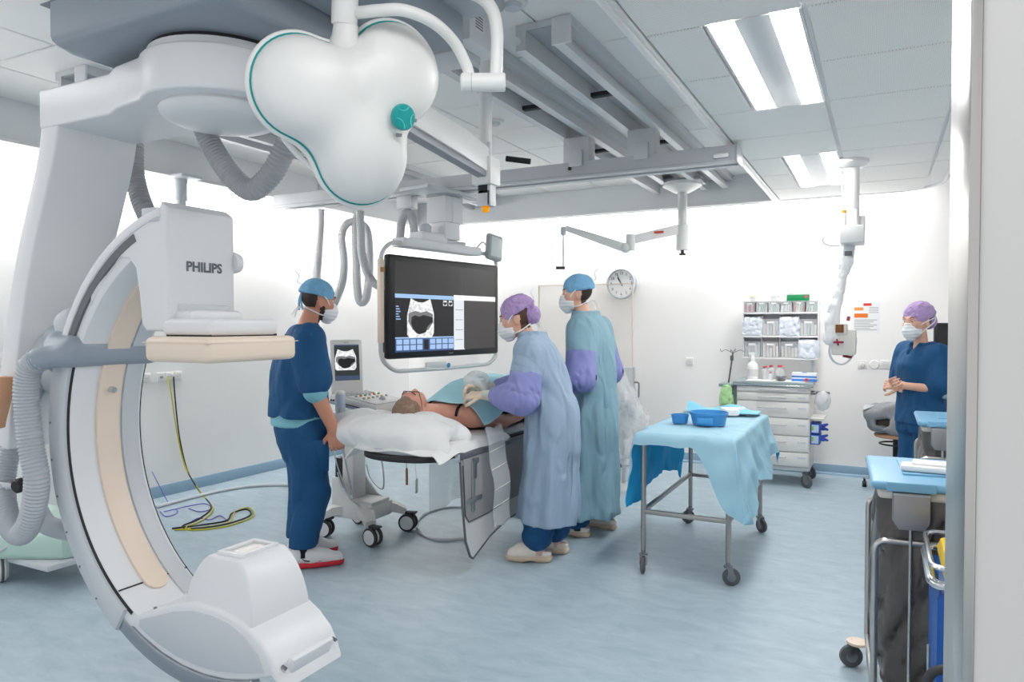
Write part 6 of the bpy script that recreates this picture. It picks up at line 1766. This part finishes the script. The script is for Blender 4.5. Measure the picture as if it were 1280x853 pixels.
def clog(parent, x, y, rz):
    M = Matrix.Translation((x, y, 0)) @ Matrix.Rotation(rz, 4, 'Z'); T = lambda *p: M @ Vector(p); R3 = M.to_3x3()
    S = SDF().cap(T(-.10, 0, .06), T(.03, 0, .062), .036, .045, .03).cap(T(.03, 0, .062), T(.11, 0, .05), .047, .038, .03)
    S.cap(T(.0, 0, .085), T(.06, 0, .075), .042, .04, .03)
    S.rbox(T(0, 0, -.062), (.3, .3, .1), 0, R3, .004, 's')
    S.ell(T(-.075, 0, .115), (.075, .034, .07), R3, .01, 's')
    up = obj('clog', np_mesh('clog', [S.mesh(.0065)], CLOG), None, parent)
    S = SDF().cap(T(-.105, 0, .03), T(.03, 0, .03), .036, .044, .02).cap(T(.03, 0, .032), T(.125, 0, .036), .044, .034, .02)
    S.rbox(T(0, 0, -.1), (.3, .3, .1), 0, R3, .003, 's'); S.rbox(T(0, 0, .144), (.3, .3, .1), 0, R3, .003, 's')
    S.ell(T(.005, 0, -.005), (.045, .2, .02), R3, .006, 's')
    obj('clog_sole', np_mesh('clog_sole', [S.mesh(.0065)], CLOGS), None, up)

def leg_sdf(S, hip, knee, ankle, r=(.085, .058, .04), k=.03):
    S.cap(hip, knee, r[0], r[1], k); S.cap(knee, ankle, r[1] * .98, r[2], k)

# ---- 1: bearded man in navy scrubs
def man_in_scrubs():
    t = thing('person', 'bearded man in navy scrubs and blue cap watching the screens', 'person', (-3.22, 3.42, 0), math.radians(52), 'medical staff')
    H = head_matrix((.085, .0, 1.645), 8, 8)
    shl, shr = Vector((.0, .185, 1.40)), Vector((.0, -.185, 1.40))
    elr, wrr = Vector((.02, -.265, 1.10)), Vector((.13, -.25, .86))
    ell_, wrl = Vector((.02, .25, 1.10)), Vector((.06, .24, .86))
    hips = [Vector((-.01, s * .09, .90)) for s in (1, -1)]; knees = [Vector((.03, .10, .48)), Vector((.02, -.10, .48))]; ank = [Vector((-.02, .115, .09)), Vector((-.035, -.115, .09))]
    S = SDF()
    S.loft([(.86, -.02, 0, .10, .15), (1.05, -.02, 0, .105, .14), (1.25, -.015, 0, .11, .16), (1.40, -.01, 0, .09, .15), (1.47, .0, 0, .06, .08)], .03)
    S.cap((.0, 0, 1.44), (.05, 0, 1.57), .062, .058, .03)
    for a, b, c in ((shl, ell_, wrl), (shr, elr, wrr)): S.cap(a, b, .058, .05, .03).cap(b, c, .051, .033, .03)
    for h, k, a in zip(hips, knees, ank): leg_sdf(S, h, k, a)
    Hs = head_sdf(H); hd = Hs.mesh(.0055)
    hs = SDF()
    hand_sdf(hs, wrr, (.16, .02, -1), (0.3, .9, 0), -1, (45, 60, 40), sc=1.12); hs.cap(elr.lerp(wrr, .5), wrr, .042, .033, .015)
    hand_sdf(hs, wrl, (.16, -.02, -1), (0.3, -.9, 0), 1, (45, 60, 40), sc=1.12); hs.cap(ell_.lerp(wrl, .5), wrl, .042, .033, .015)
    L = in_head(H)
    zone = np.concatenate([np.zeros(0)])
    def pick(c):
        q = L(c); near = (np.abs(q) < .16).all(1)
        beard = near & (q[:, 2] < -.045) & (q[:, 0] > .005 + .0 * q[:, 1]) & (q[:, 2] > -.135) & ~((np.abs(q[:, 1]) < .02) & (q[:, 2] > -.075) & (q[:, 2] < -.058))
        side = near & (q[:, 0] > .0) & (q[:, 0] < .03) & (np.abs(q[:, 1]) > .05) & (np.abs(q[:, 1]) < .068) & (q[:, 2] < .01) & (q[:, 2] > -.06)
        hair = near & (q[:, 2] > -.045) & (q[:, 0] < -.03)
        return np.where(beard | side | hair, 1, 0)
    body = obj('body', np_mesh('body', [S.mesh(.010), hd, hs.mesh(.0036)], [SKINT, HAIRD], pick), None, t)
    eyes(t, H)
    # scrub shirt
    S = SDF()
    S.loft([(.945, -.03, 0, .175, .225), (1.05, -.035, 0, .168, .21), (1.2, -.035, 0, .16, .21), (1.33, -.028, 0, .145, .21), (1.42, -.012, 0, .115, .17), (1.49, .01, 0, .07, .088)], .03, lambda th, z: .018 * np.sin(6 * th + 8 * z))
    for a, b in ((shl, ell_), (shr, elr)):
        m = a.lerp(b, .78); S.cap(a, m, .092, .096, .05)
    S.rbox((.0, 0, 1.55), (.085, .07, .07), .05, None, .02, 's')
    obj('scrub_shirt', np_mesh('shirt', [S.mesh(.010, folds(.009, 41, (8, 8, 5)))], NAVY, smooth_it=1), None, t)
    for a, b in ((shl, ell_), (shr, elr)):
        S = SDF().cap(a.lerp(b, .80), a.lerp(b, 1.0), .078, .074, .01)
        dirv = (b - a).normalized()
        obj('sleeve_cuff', np_mesh('cuff', [S.mesh(.008)], UNDER), None, t)
    S = SDF().loft([(.872, -.03, 0, .178, .226), (.97, -.03, 0, .172, .219)], .01)
    obj('undershirt_hem', np_mesh('hem', [S.mesh(.010)], UNDER), None, t)
    S = SDF()
    S.loft([(.68, -.02, 0, .10, .14), (.76, -.025, 0, .128, .175), (.84, -.03, 0, .138, .185), (.91, -.03, 0, .14, .188)], .04)
    for h, k, a in zip(hips, knees, ank):
        S.cap(h + Vector((-.015, 0, -.05)), k, .114, .095, .04); S.cap(k, a + Vector((.0, 0, .04)), .092, .064, .04)
    S.rbox((0, 0, .055), (.4, .4, .1), 0, None, .006, 's')
    obj('scrub_trousers', np_mesh('trousers', [S.mesh(.011, folds(.012, 42, (7, 7, 7)))], NAVY, smooth_it=1), None, t)
    obj('trouser_pocket', MB().box((.045, -.203, .70), (.13, .012, .20), .005, Matrix.Rotation(.12, 3, 'X')), NAVY, t)
    for a, rz in zip(ank, (.12, -.12)):
        sneaker(t, a.x + .055, a.y, rz)
        obj('sock', MB().cyl((a.x, a.y, .07), (a.x, a.y, .20), .042, seg=16), SOCKB, t)
    S = cap_sdf(H, (.108, .089, .096), (-.016, 0, .042), 8, .028)
    cp = obj('surgical_cap', np_mesh('cap', [S.mesh(.0055, folds(.003, 5, (25, 25, 25)))], CAPB), None, t)
    for s in (-1, 1): obj('cap_tie', MB().tube(smooth_path([H @ Vector((-.112, 0, .03)), H @ Vector((-.115, s * .015, -.01)), H @ Vector((-.10, s * .04, -.07))], 5), .006, 6), CAPB, cp)
    mask(t, H)
man_in_scrubs()

# ---- gowned people
def gowned(name, label, loc, rz, hgt, gown_m, rings, H, head_hair, capfn, arms, feet, skin, cap_m, glove=True, seed=1, neck=None, hem=.26, ties=True, trouser_z=.14, sock=None, ankle_m=None):
    """arms: list of (shoulder, elbow, wrist, hand_dir, palm_normal, side, curl)"""
    t = thing(name, label, 'person', loc, rz, 'medical staff')
    S = SDF()
    nb, nt_ = neck
    S.cap(nb, nt_, .054, .05, .03)
    zs_ = sorted(rings)
    S.loft([(z, cx, cy, rx * .7, ry * .75) for z, cx, cy, rx, ry in zs_ if z > .85], .03)
    for sh, el, wr, *_ in arms: S.cap(sh, el, .046, .038, .03).cap(el, wr, .038, .027, .03)
    for x, y, r_ in feet: leg_sdf(S, (zs_[3][1], y * .9, .88), (zs_[1][1] + .03, y, .47), (x - .05, y, .09))
    hd = head_sdf(H).mesh(.0055)
    L = in_head(H)
    def pick(c):
        q = L(c); near = (np.abs(q) < .16).all(1)
        return np.where(near & ((q[:, 0] < -.02) & (q[:, 2] > -.075) | ((q[:, 0] < .03) & (q[:, 2] > .02))) & ~((np.abs(q[:, 1]) > .068) & (q[:, 2] < .02) & (q[:, 0] > -.03)), 1, 0)
    hs = SDF()
    for sh, el, wr, hdv, pn, sd, curl in arms:
        hand_sdf(hs, wr, hdv, pn, sd, curl); hs.cap(Vector(el).lerp(Vector(wr), .5), wr, .034, .027, .015)
    parts = [S.mesh(.010), hd]
    hv = hs.mesh(.0036)
    if glove: obj('gloves', np_mesh('gloves', [hv], GLOVE), None, t)
    else: parts.append(hv)
    obj('body', np_mesh('body', parts, [skin, head_hair], pick), None, t)
    eyes(t, H)
    # gown
    S = SDF()
    def fold(th, z):
        k = np.clip((1.15 - z) / .9, 0, 1)
        return k * (.075 * (1 - 2 * np.abs(np.sin(3.5 * th + .8 * z + seed))) + .035 * np.sin(13 * th - 2 * z)) + .014 * np.sin(5 * th + 9 * z)
    S.loft(rings, .03, fold)
    for sh, el, *_ in arms: S.cap(sh, Vector(sh).lerp(Vector(el), .45), .084, .08, .06)
    S.rbox(Vector(nt_) + Vector((.02, 0, .03)), (.09, .075, .07), .04, None, .02, 's')
    obj('gown', np_mesh('gown', [S.mesh(.0105, folds(.012, seed + 50, (9, 9, 4), 8))], gown_m, smooth_it=1), None, t)
    # overlapping back flap with its edge
    zz_ = np.array([r[0] for r in sorted(rings)]); f = lambda c, z: float(np.interp(z, zz_, [r[c] for r in sorted(rings)]))
    def flap(u, v):
        z = hem + .03 + (f(0, 9) if False else 1.10) * v; a = math.pi - .75 + .62 * u + .10 * math.sin(4 * v)
        kk = 1.07 + .05 * math.sin(9 * v + 3 * u)
        return Vector((f(1, z) + f(3, z) * kk * math.cos(a), f(2, z) + f(4, z) * kk * math.sin(a), z))
    obj('back_flap', MB().sheet(flap, 10, 30, .004), gown_m, t, angle=80)
    zb = zs_[3][0] + .07
    def belt(u, v):
        a = 2 * math.pi * u; z = zb + .035 * (v - .5) + .012 * math.sin(2 * a)
        return Vector((f(1, z) + f(3, z) * 1.045 * math.cos(a), f(2, z) + f(4, z) * 1.045 * math.sin(a), z))
    obj('waist_tie', MB().grid(belt, 48, 4, True), gown_m, t, angle=80)
    for i, (sh, el, wr, hdv, pn, sd, curl) in enumerate(arms):
        sh, el, wr = Vector(sh), Vector(el), Vector(wr)
        S = SDF().cap(sh, el, .080, .085, .04).cap(el, el.lerp(wr, .38), .082, .066, .04).cap(el.lerp(wr, .38), el.lerp(wr, .60), .064, .046, .03)
        ax = np.array((el - sh).normalized()); s0 = np.array(sh); ln = (el - sh).length
        def pk(c, ax=ax, s0=s0, ln=ln): return np.where(((c - s0) @ ax) > ln * .48, 1, 0)
        obj('sleeve', np_mesh('sleeve', [S.mesh(.0095, folds(.016, seed * 3 + i, (13, 13, 13), 8))], [gown_m, SLEEV], pk, smooth_it=1), None, t)
        S = SDF().cap(el.lerp(wr, .50), el.lerp(wr, .96), .042, .032, .01)
        obj('cuff', np_mesh('cuff', [S.mesh(.007)], mat('cuff_beige', (206, 206, 190), .8)), None, t)
    # trousers showing under the hem
    for x, y, r_ in feet:
        S = SDF().cap((x - .05, y, .36), (x - .05, y, trouser_z + .06), .075, .072, .02).cap((x - .05, y, trouser_z + .05), (x - .045, y, trouser_z + .02), .08, .078, .02)
        obj('trouser_leg', np_mesh('leg', [S.mesh(.0105, folds(.014, seed + 9, (16, 16, 22)))], NAVY), None, t)
        if sock: obj('sock', MB().lathe([(.04, .05), (.042, .08), (.04, .13), (.043, trouser_z + .06)], (x - .05, y, 0), (0, 0, 1), 16).sphere((x - .02, y, .07), (.07, .035, .035), 12, 8), sock, t)
        clog(t, x, y, r_)
    o = obj('surgical_cap', capfn(H), None, t)
    mask(t, H, ties)
    return t, o

def bouffant(H, bun=True, seed=3):
    S = cap_sdf(H, (.112, .094, .104), (-.028, 0, .042), 24, .026)
    if bun: S.ell(H @ Vector((-.105, 0, .0)), (.05, .06, .055), H.to_3x3(), .04)
    Mi = in_head(H)
    return np_mesh('cap', [S.mesh(.0055, folds(.005, seed, (45, 45, 45)))], CAPP)
def tied_cap(H):
    S = cap_sdf(H, (.110, .091, .098), (-.018, 0, .044), 6, .022)
    return np_mesh('cap', [S.mesh(.0055, folds(.003, 6, (25, 25, 25)))], CAPB)

# ---- 2: woman leaning over the patient
HW = head_matrix((.165, 0.0, 1.535), 6, 14)
gowned('person', 'woman in blue gown and purple cap leaning over the patient', (-1.93, 4.17, 0), math.radians(198), 1.66, GOWN1,
       [(.27, -.04, 0, .18, .205), (.5, -.055, 0, .175, .2), (.75, -.07, 0, .165, .198), (.95, -.07, 0, .152, .188), (1.1, -.045, 0, .132, .175), (1.25, .0, 0, .124, .182), (1.36, .035, 0, .105, .165), (1.43, .06, 0, .07, .09)],
       HW, HAIRB, bouffant,
       [((.05, .165, 1.33), (.09, .235, 1.05), (.36, .10, 1.05), (1, -.15, -.05), (.0, -.5, -1), 1, (30, 40, 25)),
        ((.05, -.165, 1.33), (.12, -.24, 1.06), (.40, -.06, 1.085), (1, .25, -.05), (.0, .7, -1), -1, (35, 45, 30))],
       [(.06, .09, .1), (-.03, -.10, .0)], SKIN, CAPP, True, 3, ((.07, 0, 1.38), (.12, 0, 1.47)), .27, True, .15, mat('ankle_skin', (214, 176, 166), .6))
# ---- 3: tall man in gown
HM = head_matrix((.10, 0, 1.715), 22, 4)
gowned('person', 'tall man in teal gown and blue cap with folded arms behind the woman', (-1.85, 4.82, 0), math.radians(183), 1.88, GOWN2,
       [(.16, -.01, 0, .185, .215), (.45, -.015, 0, .172, .208), (.75, -.03, 0, .15, .195), (1.0, -.03, 0, .145, .19), (1.2, -.02, 0, .14, .198), (1.38, -.005, 0, .132, .205), (1.5, .015, 0, .108, .17), (1.575, .035, 0, .072, .09)],
       HM, HAIRD, tied_cap,
       [((.0, .195, 1.46), (-.02, .275, 1.14), (.22, .16, 1.12), (.6, -.9, .1), (-.8, -.5, 0), 1, (15, 25, 20)),
        ((.0, -.195, 1.46), (-.05, -.285, 1.15), (.22, -.13, 1.15), (.5, .9, .1), (-.8, .5, 0), -1, (15, 25, 20))],
       [(.10, .12, .12), (-.02, -.16, -.15)], SKIN, CAPB, True, 7, ((.03, 0, 1.5), (.075, 0, 1.64)), .16, True, .13, SOCKB)

# ---- 4: woman with clasped hands
def woman_clasped():
    t = thing('person', 'woman in navy scrubs with purple cap and clasped hands on the right', 'person', (.265, 6.13, 0), math.radians(214), 'medical staff')
    H = head_matrix((.04, 0, 1.515), 14, 4)
    shl, shr = Vector((.0, .165, 1.285)), Vector((.0, -.165, 1.285))
    ell_, wrl = Vector((-.01, .235, 1.03)), Vector((.19, .045, 1.05))
    elr, wrr = Vector((-.01, -.235, 1.03)), Vector((.19, -.045, 1.065))
    S = SDF()
    S.loft([(.8, -.01, 0, .10, .14), (1.0, -.01, 0, .09, .125), (1.2, 0, 0, .095, .14), (1.33, 0, 0, .055, .08)], .03).cap((.0, 0, 1.30), (.02, 0, 1.43), .048, .047, .03)
    for a, b, c in ((shl, ell_, wrl), (shr, elr, wrr)): S.cap(a, b, .042, .035, .03).cap(b, c, .036, .026, .03)
    for s in (-1, 1): leg_sdf(S, (0, s * .085, .84), (.02, s * .09, .45), (-.02, s * .09, .08), (.08, .055, .038))
    hs = SDF()
    hand_sdf(hs, wrl, (.55, -.6, .05), (.2, -.8, -.2), 1, (35, 45, 30)); hs.cap(ell_.lerp(wrl, .5), wrl, .031, .026, .015)
    hand_sdf(hs, wrr, (.55, .6, -.02), (.2, .8, .2), -1, (40, 50, 30)); hs.cap(elr.lerp(wrr, .5), wrr, .031, .026, .015)
    L = in_head(H)
    pick = lambda c: np.where((np.abs(L(c)) < .16).all(1) & (L(c)[:, 0] < -.03) & (L(c)[:, 2] > -.08), 1, 0)
    obj('body', np_mesh('body', [S.mesh(.010), head_sdf(H).mesh(.0055), hs.mesh(.0036)], [SKIN, HAIRB], pick), None, t)
    eyes(t, H)
    S = SDF()
    S.loft([(.78, -.005, 0, .145, .195), (.95, -.01, 0, .135, .178), (1.08, 0, 0, .13, .17), (1.2, .01, 0, .13, .175), (1.29, .0, 0, .105, .155), (1.355, .0, 0, .062, .08)], .03, lambda th, z: .02 * np.sin(6 * th + 6 * z))
    for a, b in ((shl, ell_), (shr, elr)): S.cap(a, a.lerp(b, .82), .072, .088, .05)
    S.cap((.05, 0, 1.43), (.10, 0, 1.27), .06, .022, .02, 's'); S.rbox((.01, 0, 1.42), (.06, .06, .06), .04, None, .02, 's')
    obj('scrub_shirt', np_mesh('shirt', [S.mesh(.0095, folds(.010, 61, (8, 8, 5)))], NAVY, smooth_it=1), None, t)
    for a, b in ((shl, ell_), (shr, elr)):
        obj('sleeve_cuff', np_mesh('cuff', [SDF().cap(a.lerp(b, .80), a.lerp(b, 1.02), .062, .060, .01).mesh(.008)], mat('cuff_pale', (176, 206, 214), .8)), None, t)
    S = SDF().loft([(.72, -.005, 0, .13, .17), (.84, -.005, 0, .128, .172)], .03)
    for s in (-1, 1): S.cap((-.0, s * .085, .78), (.01, s * .088, .45), .095, .078, .04).cap((.01, s * .088, .45), (-.015, s * .09, .10), .078, .072, .04)
    obj('scrub_trousers', np_mesh('trousers', [S.mesh(.012, folds(.010, 62, (8, 8, 6)))], NAVY), None, t)
    for s in (-1, 1): clog(t, .03, s * .09, s * .1)
    obj('surgical_cap', bouffant(H, True, 9), None, t)
    mask(t, H, False)
    o = [c for c in t.children if c.name.startswith('mask')][0]
    for s in (-1, 1):
        for z0, z1 in ((-.02, .03), (-.085, .0)):
            P = [H @ Vector((.055, s * .066, z0)), H @ Vector((.01, s * .088, (z0 + z1) / 2)), H @ Vector((-.06, s * .095, z1)), H @ Vector((-.12, s * .05, z1 + .04))]
            obj('mask_tie', MB().tube(smooth_path(P, 6), .0038, 6), MASKM, o)
woman_clasped()

# ---- 5: patient on the table
def patient():
    t = thing('person', 'patient with grey-brown hair lying on the table under a blue drape', 'person', (-2.56, 3.72, .78), 0)
    # local: y towards the feet, z up; head at the origin side
    H = basis((-.04, -.03, .195), (0, .10, 1), (-1, 0, 0), (0, -1, .10)); H = Matrix.Translation(H.translation) @ H.to_3x3().normalized().to_4x4()
    S = SDF()
    S.cap((-.035, .10, .16), (-.02, .24, .13), .058, .066, .03)
    S.cap((-.17, .34, .12), (.16, .34, .12), .075, .075, .05)
    S.ell((-.01, .50, .105), (.185, .27, .095), None, .05).ell((-.01, .85, .10), (.17, .3, .09), None, .06).ell((-.01, 1.1, .10), (.18, .2, .10), None, .06)
    S.cap((.20, .34, .10), (.235, .66, .05), .053, .043, .04).cap((.235, .66, .05), (.24, .92, .055), .044, .032, .03)
    S.cap((-.21, .34, .11), (-.255, .66, .06), .055, .045, .04).cap((-.255, .66, .06), (-.22, .92, .055), .044, .032, .03)
    for s in (-1, 1): S.cap((s * .09, 1.15, .09), (s * .10, 1.6, .09), .085, .058, .04).cap((s * .10, 1.6, .09), (s * .10, 2.0, .06), .056, .038, .03).cap((s * .10, 2.02, .06), (s * .12, 2.06, .17), .035, .03, .02)
    hs = SDF(); hand_sdf(hs, (.24, .92, .055), (0, 1, 0), (0, 0, -1), -1, (15, 20, 15)); hand_sdf(hs, (-.22, .92, .055), (0, 1, 0), (0, 0, -1), 1, (15, 20, 15))
    L = in_head(H)
    def pick(c):
        q = L(c); near = (np.abs(q) < .17).all(1)
        return np.where(near & ((q[:, 2] > .065 - .25 * (q[:, 0] - .06) * (q[:, 0] < .06) * 0) & (q[:, 0] < .075) | ((q[:, 0] < -.01) & (q[:, 2] > -.06) & ~((np.abs(q[:, 1]) > .074)))), 1, 0)
    obj('body', np_mesh('body', [S.mesh(.011), head_sdf(H).mesh(.0055), hs.mesh(.0045)], [SKINP, HAIRG], pick), None, t)
    S = SDF().ell(H @ Vector((-.03, 0, .042)), (.092, .085, .088), H.to_3x3(), .01)
    Rt = H.to_3x3() @ Matrix.Rotation(math.radians(38), 3, 'Y')
    S.rbox(H @ Vector((.03, 0, .0)) - (Rt @ Vector((0, 0, .15))), (.3, .3, .15), .0, Rt, .01, 's')
    obj('hair', np_mesh('hair', [S.mesh(.0055, folds(.006, 2, (70, 70, 40)))], HAIRG), None, t)
    eyes(t, H)
    g = obj('glasses', MB().tube([H @ Vector((.105, s * .055 * k, .012)) for s, k in ((-1, 1), (-1, .2), (1, .2), (1, 1))], .0022, 6), BLACKP, t)
    for s in (-1, 1):
        obj('temple_arm', MB().tube([H @ Vector((.105, s * .056, .012)), H @ Vector((.05, s * .078, .012)), H @ Vector((-.01, s * .086, .005))], .0022, 6), BLACKP, g)
        obj('lens_rim', MB().tube([H @ Vector((.104, s * .033 + .022 * math.cos(k / 14 * 6.283), .008 + .018 * math.sin(k / 14 * 6.283))) for k in range(14)], .0018, 5, closed=True), BLACKP, g)
    # dark vest with shoulder straps
    S = SDF().ell((-.01, .56, .105), (.197, .22, .105), None, .05).ell((-.01, .85, .10), (.182, .3, .098), None, .06)
    obj('vest', np_mesh('vest', [S.mesh(.010)], mat('vest_black', (34, 32, 34), .8)), None, t)
    for s in (-1, 1): obj('vest_strap', MB().tube(smooth_path([(s * .13 - .01, .44, .20), (s * .125 - .01, .37, .20), (s * .12 - .01, .28, .175), (s * .115 - .01, .26, .12)], 6), .010, 8), MATS['vest_black'], t)
patient()
pd = thing('patient_drape', 'pale blue surgical drape spread over the patient\'s chest', 'drape', (-2.55, 4.06, .955))
def pdf(u, v):
    x = -.24 + .57 * u; y = -.12 + .10 * (1 - u) + .80 * v
    z = .036 + .135 * sstep(0, .65, v) - 4.0 * max(0, x - .15) ** 2 - .9 * max(0, -x - .05) ** 2 + .005 * math.sin(9 * u + 7 * v)
    return Vector((x, y, z))
obj('drape_cloth', MB().sheet(pdf, 26, 26, .004), mat('drape_sky', (176, 226, 236), .7, bump=.08, bscale=90, wrinkle=(.3, 3, (1, 1, 1))), pd, angle=80)
ld = thing('leg_drape', 'teal drape covering the patient\'s legs and hanging beside the gowned woman', 'drape', (-2.48, 4.95, .86))
def ldf(u, v):
    x = -.36 + .72 * u; y = -.30 + 1.30 * v
    o = max(0, abs(x) - .26)
    z = .16 - .9 * max(0, abs(x) - .05) ** 2 - o * 3.6 + .01 * math.sin(10 * v + 6 * u) - .05 * v
    return Vector((x if o == 0 else math.copysign(.26 + o * .35, x), y, z))
obj('drape_cloth', MB().sheet(ldf, 30, 30, .004), mat('drape_teal', (140, 204, 216), .7, bump=.08, bscale=90), ld, angle=80)
# wrapped probe held over the patient
pr = thing('wrapped_probe', 'ultrasound probe in a clear plastic cover held in gloved hands', 'probe', at(598, 482, 4.72))
S = SDF().ell((-.03, .03, .03), (.075, .06, .05), None, .03).cap((.02, 0, .01), (.05, -.01, -.03), .03, .018, .03).cap((-.06, .03, .0), (-.12, .05, -.04), .035, .012, .04)
obj('plastic_cover', np_mesh('cover', [S.mesh(.007, folds(.012, 77, (40, 40, 40)))], film('probe_film', (250, 251, 252), .5, .12, .2, 40)), None, pr)
obj('probe_body', MB().cyl((.03, 0, .02), (.055, -.012, -.045), .016, .012, seg=14), WHITE, pr)
obj('cover_print', MB().sphere((.015, .0, .06), (.02, .016, .01), 10, 6), mat('print_teal', (70, 180, 180), .5), pr)
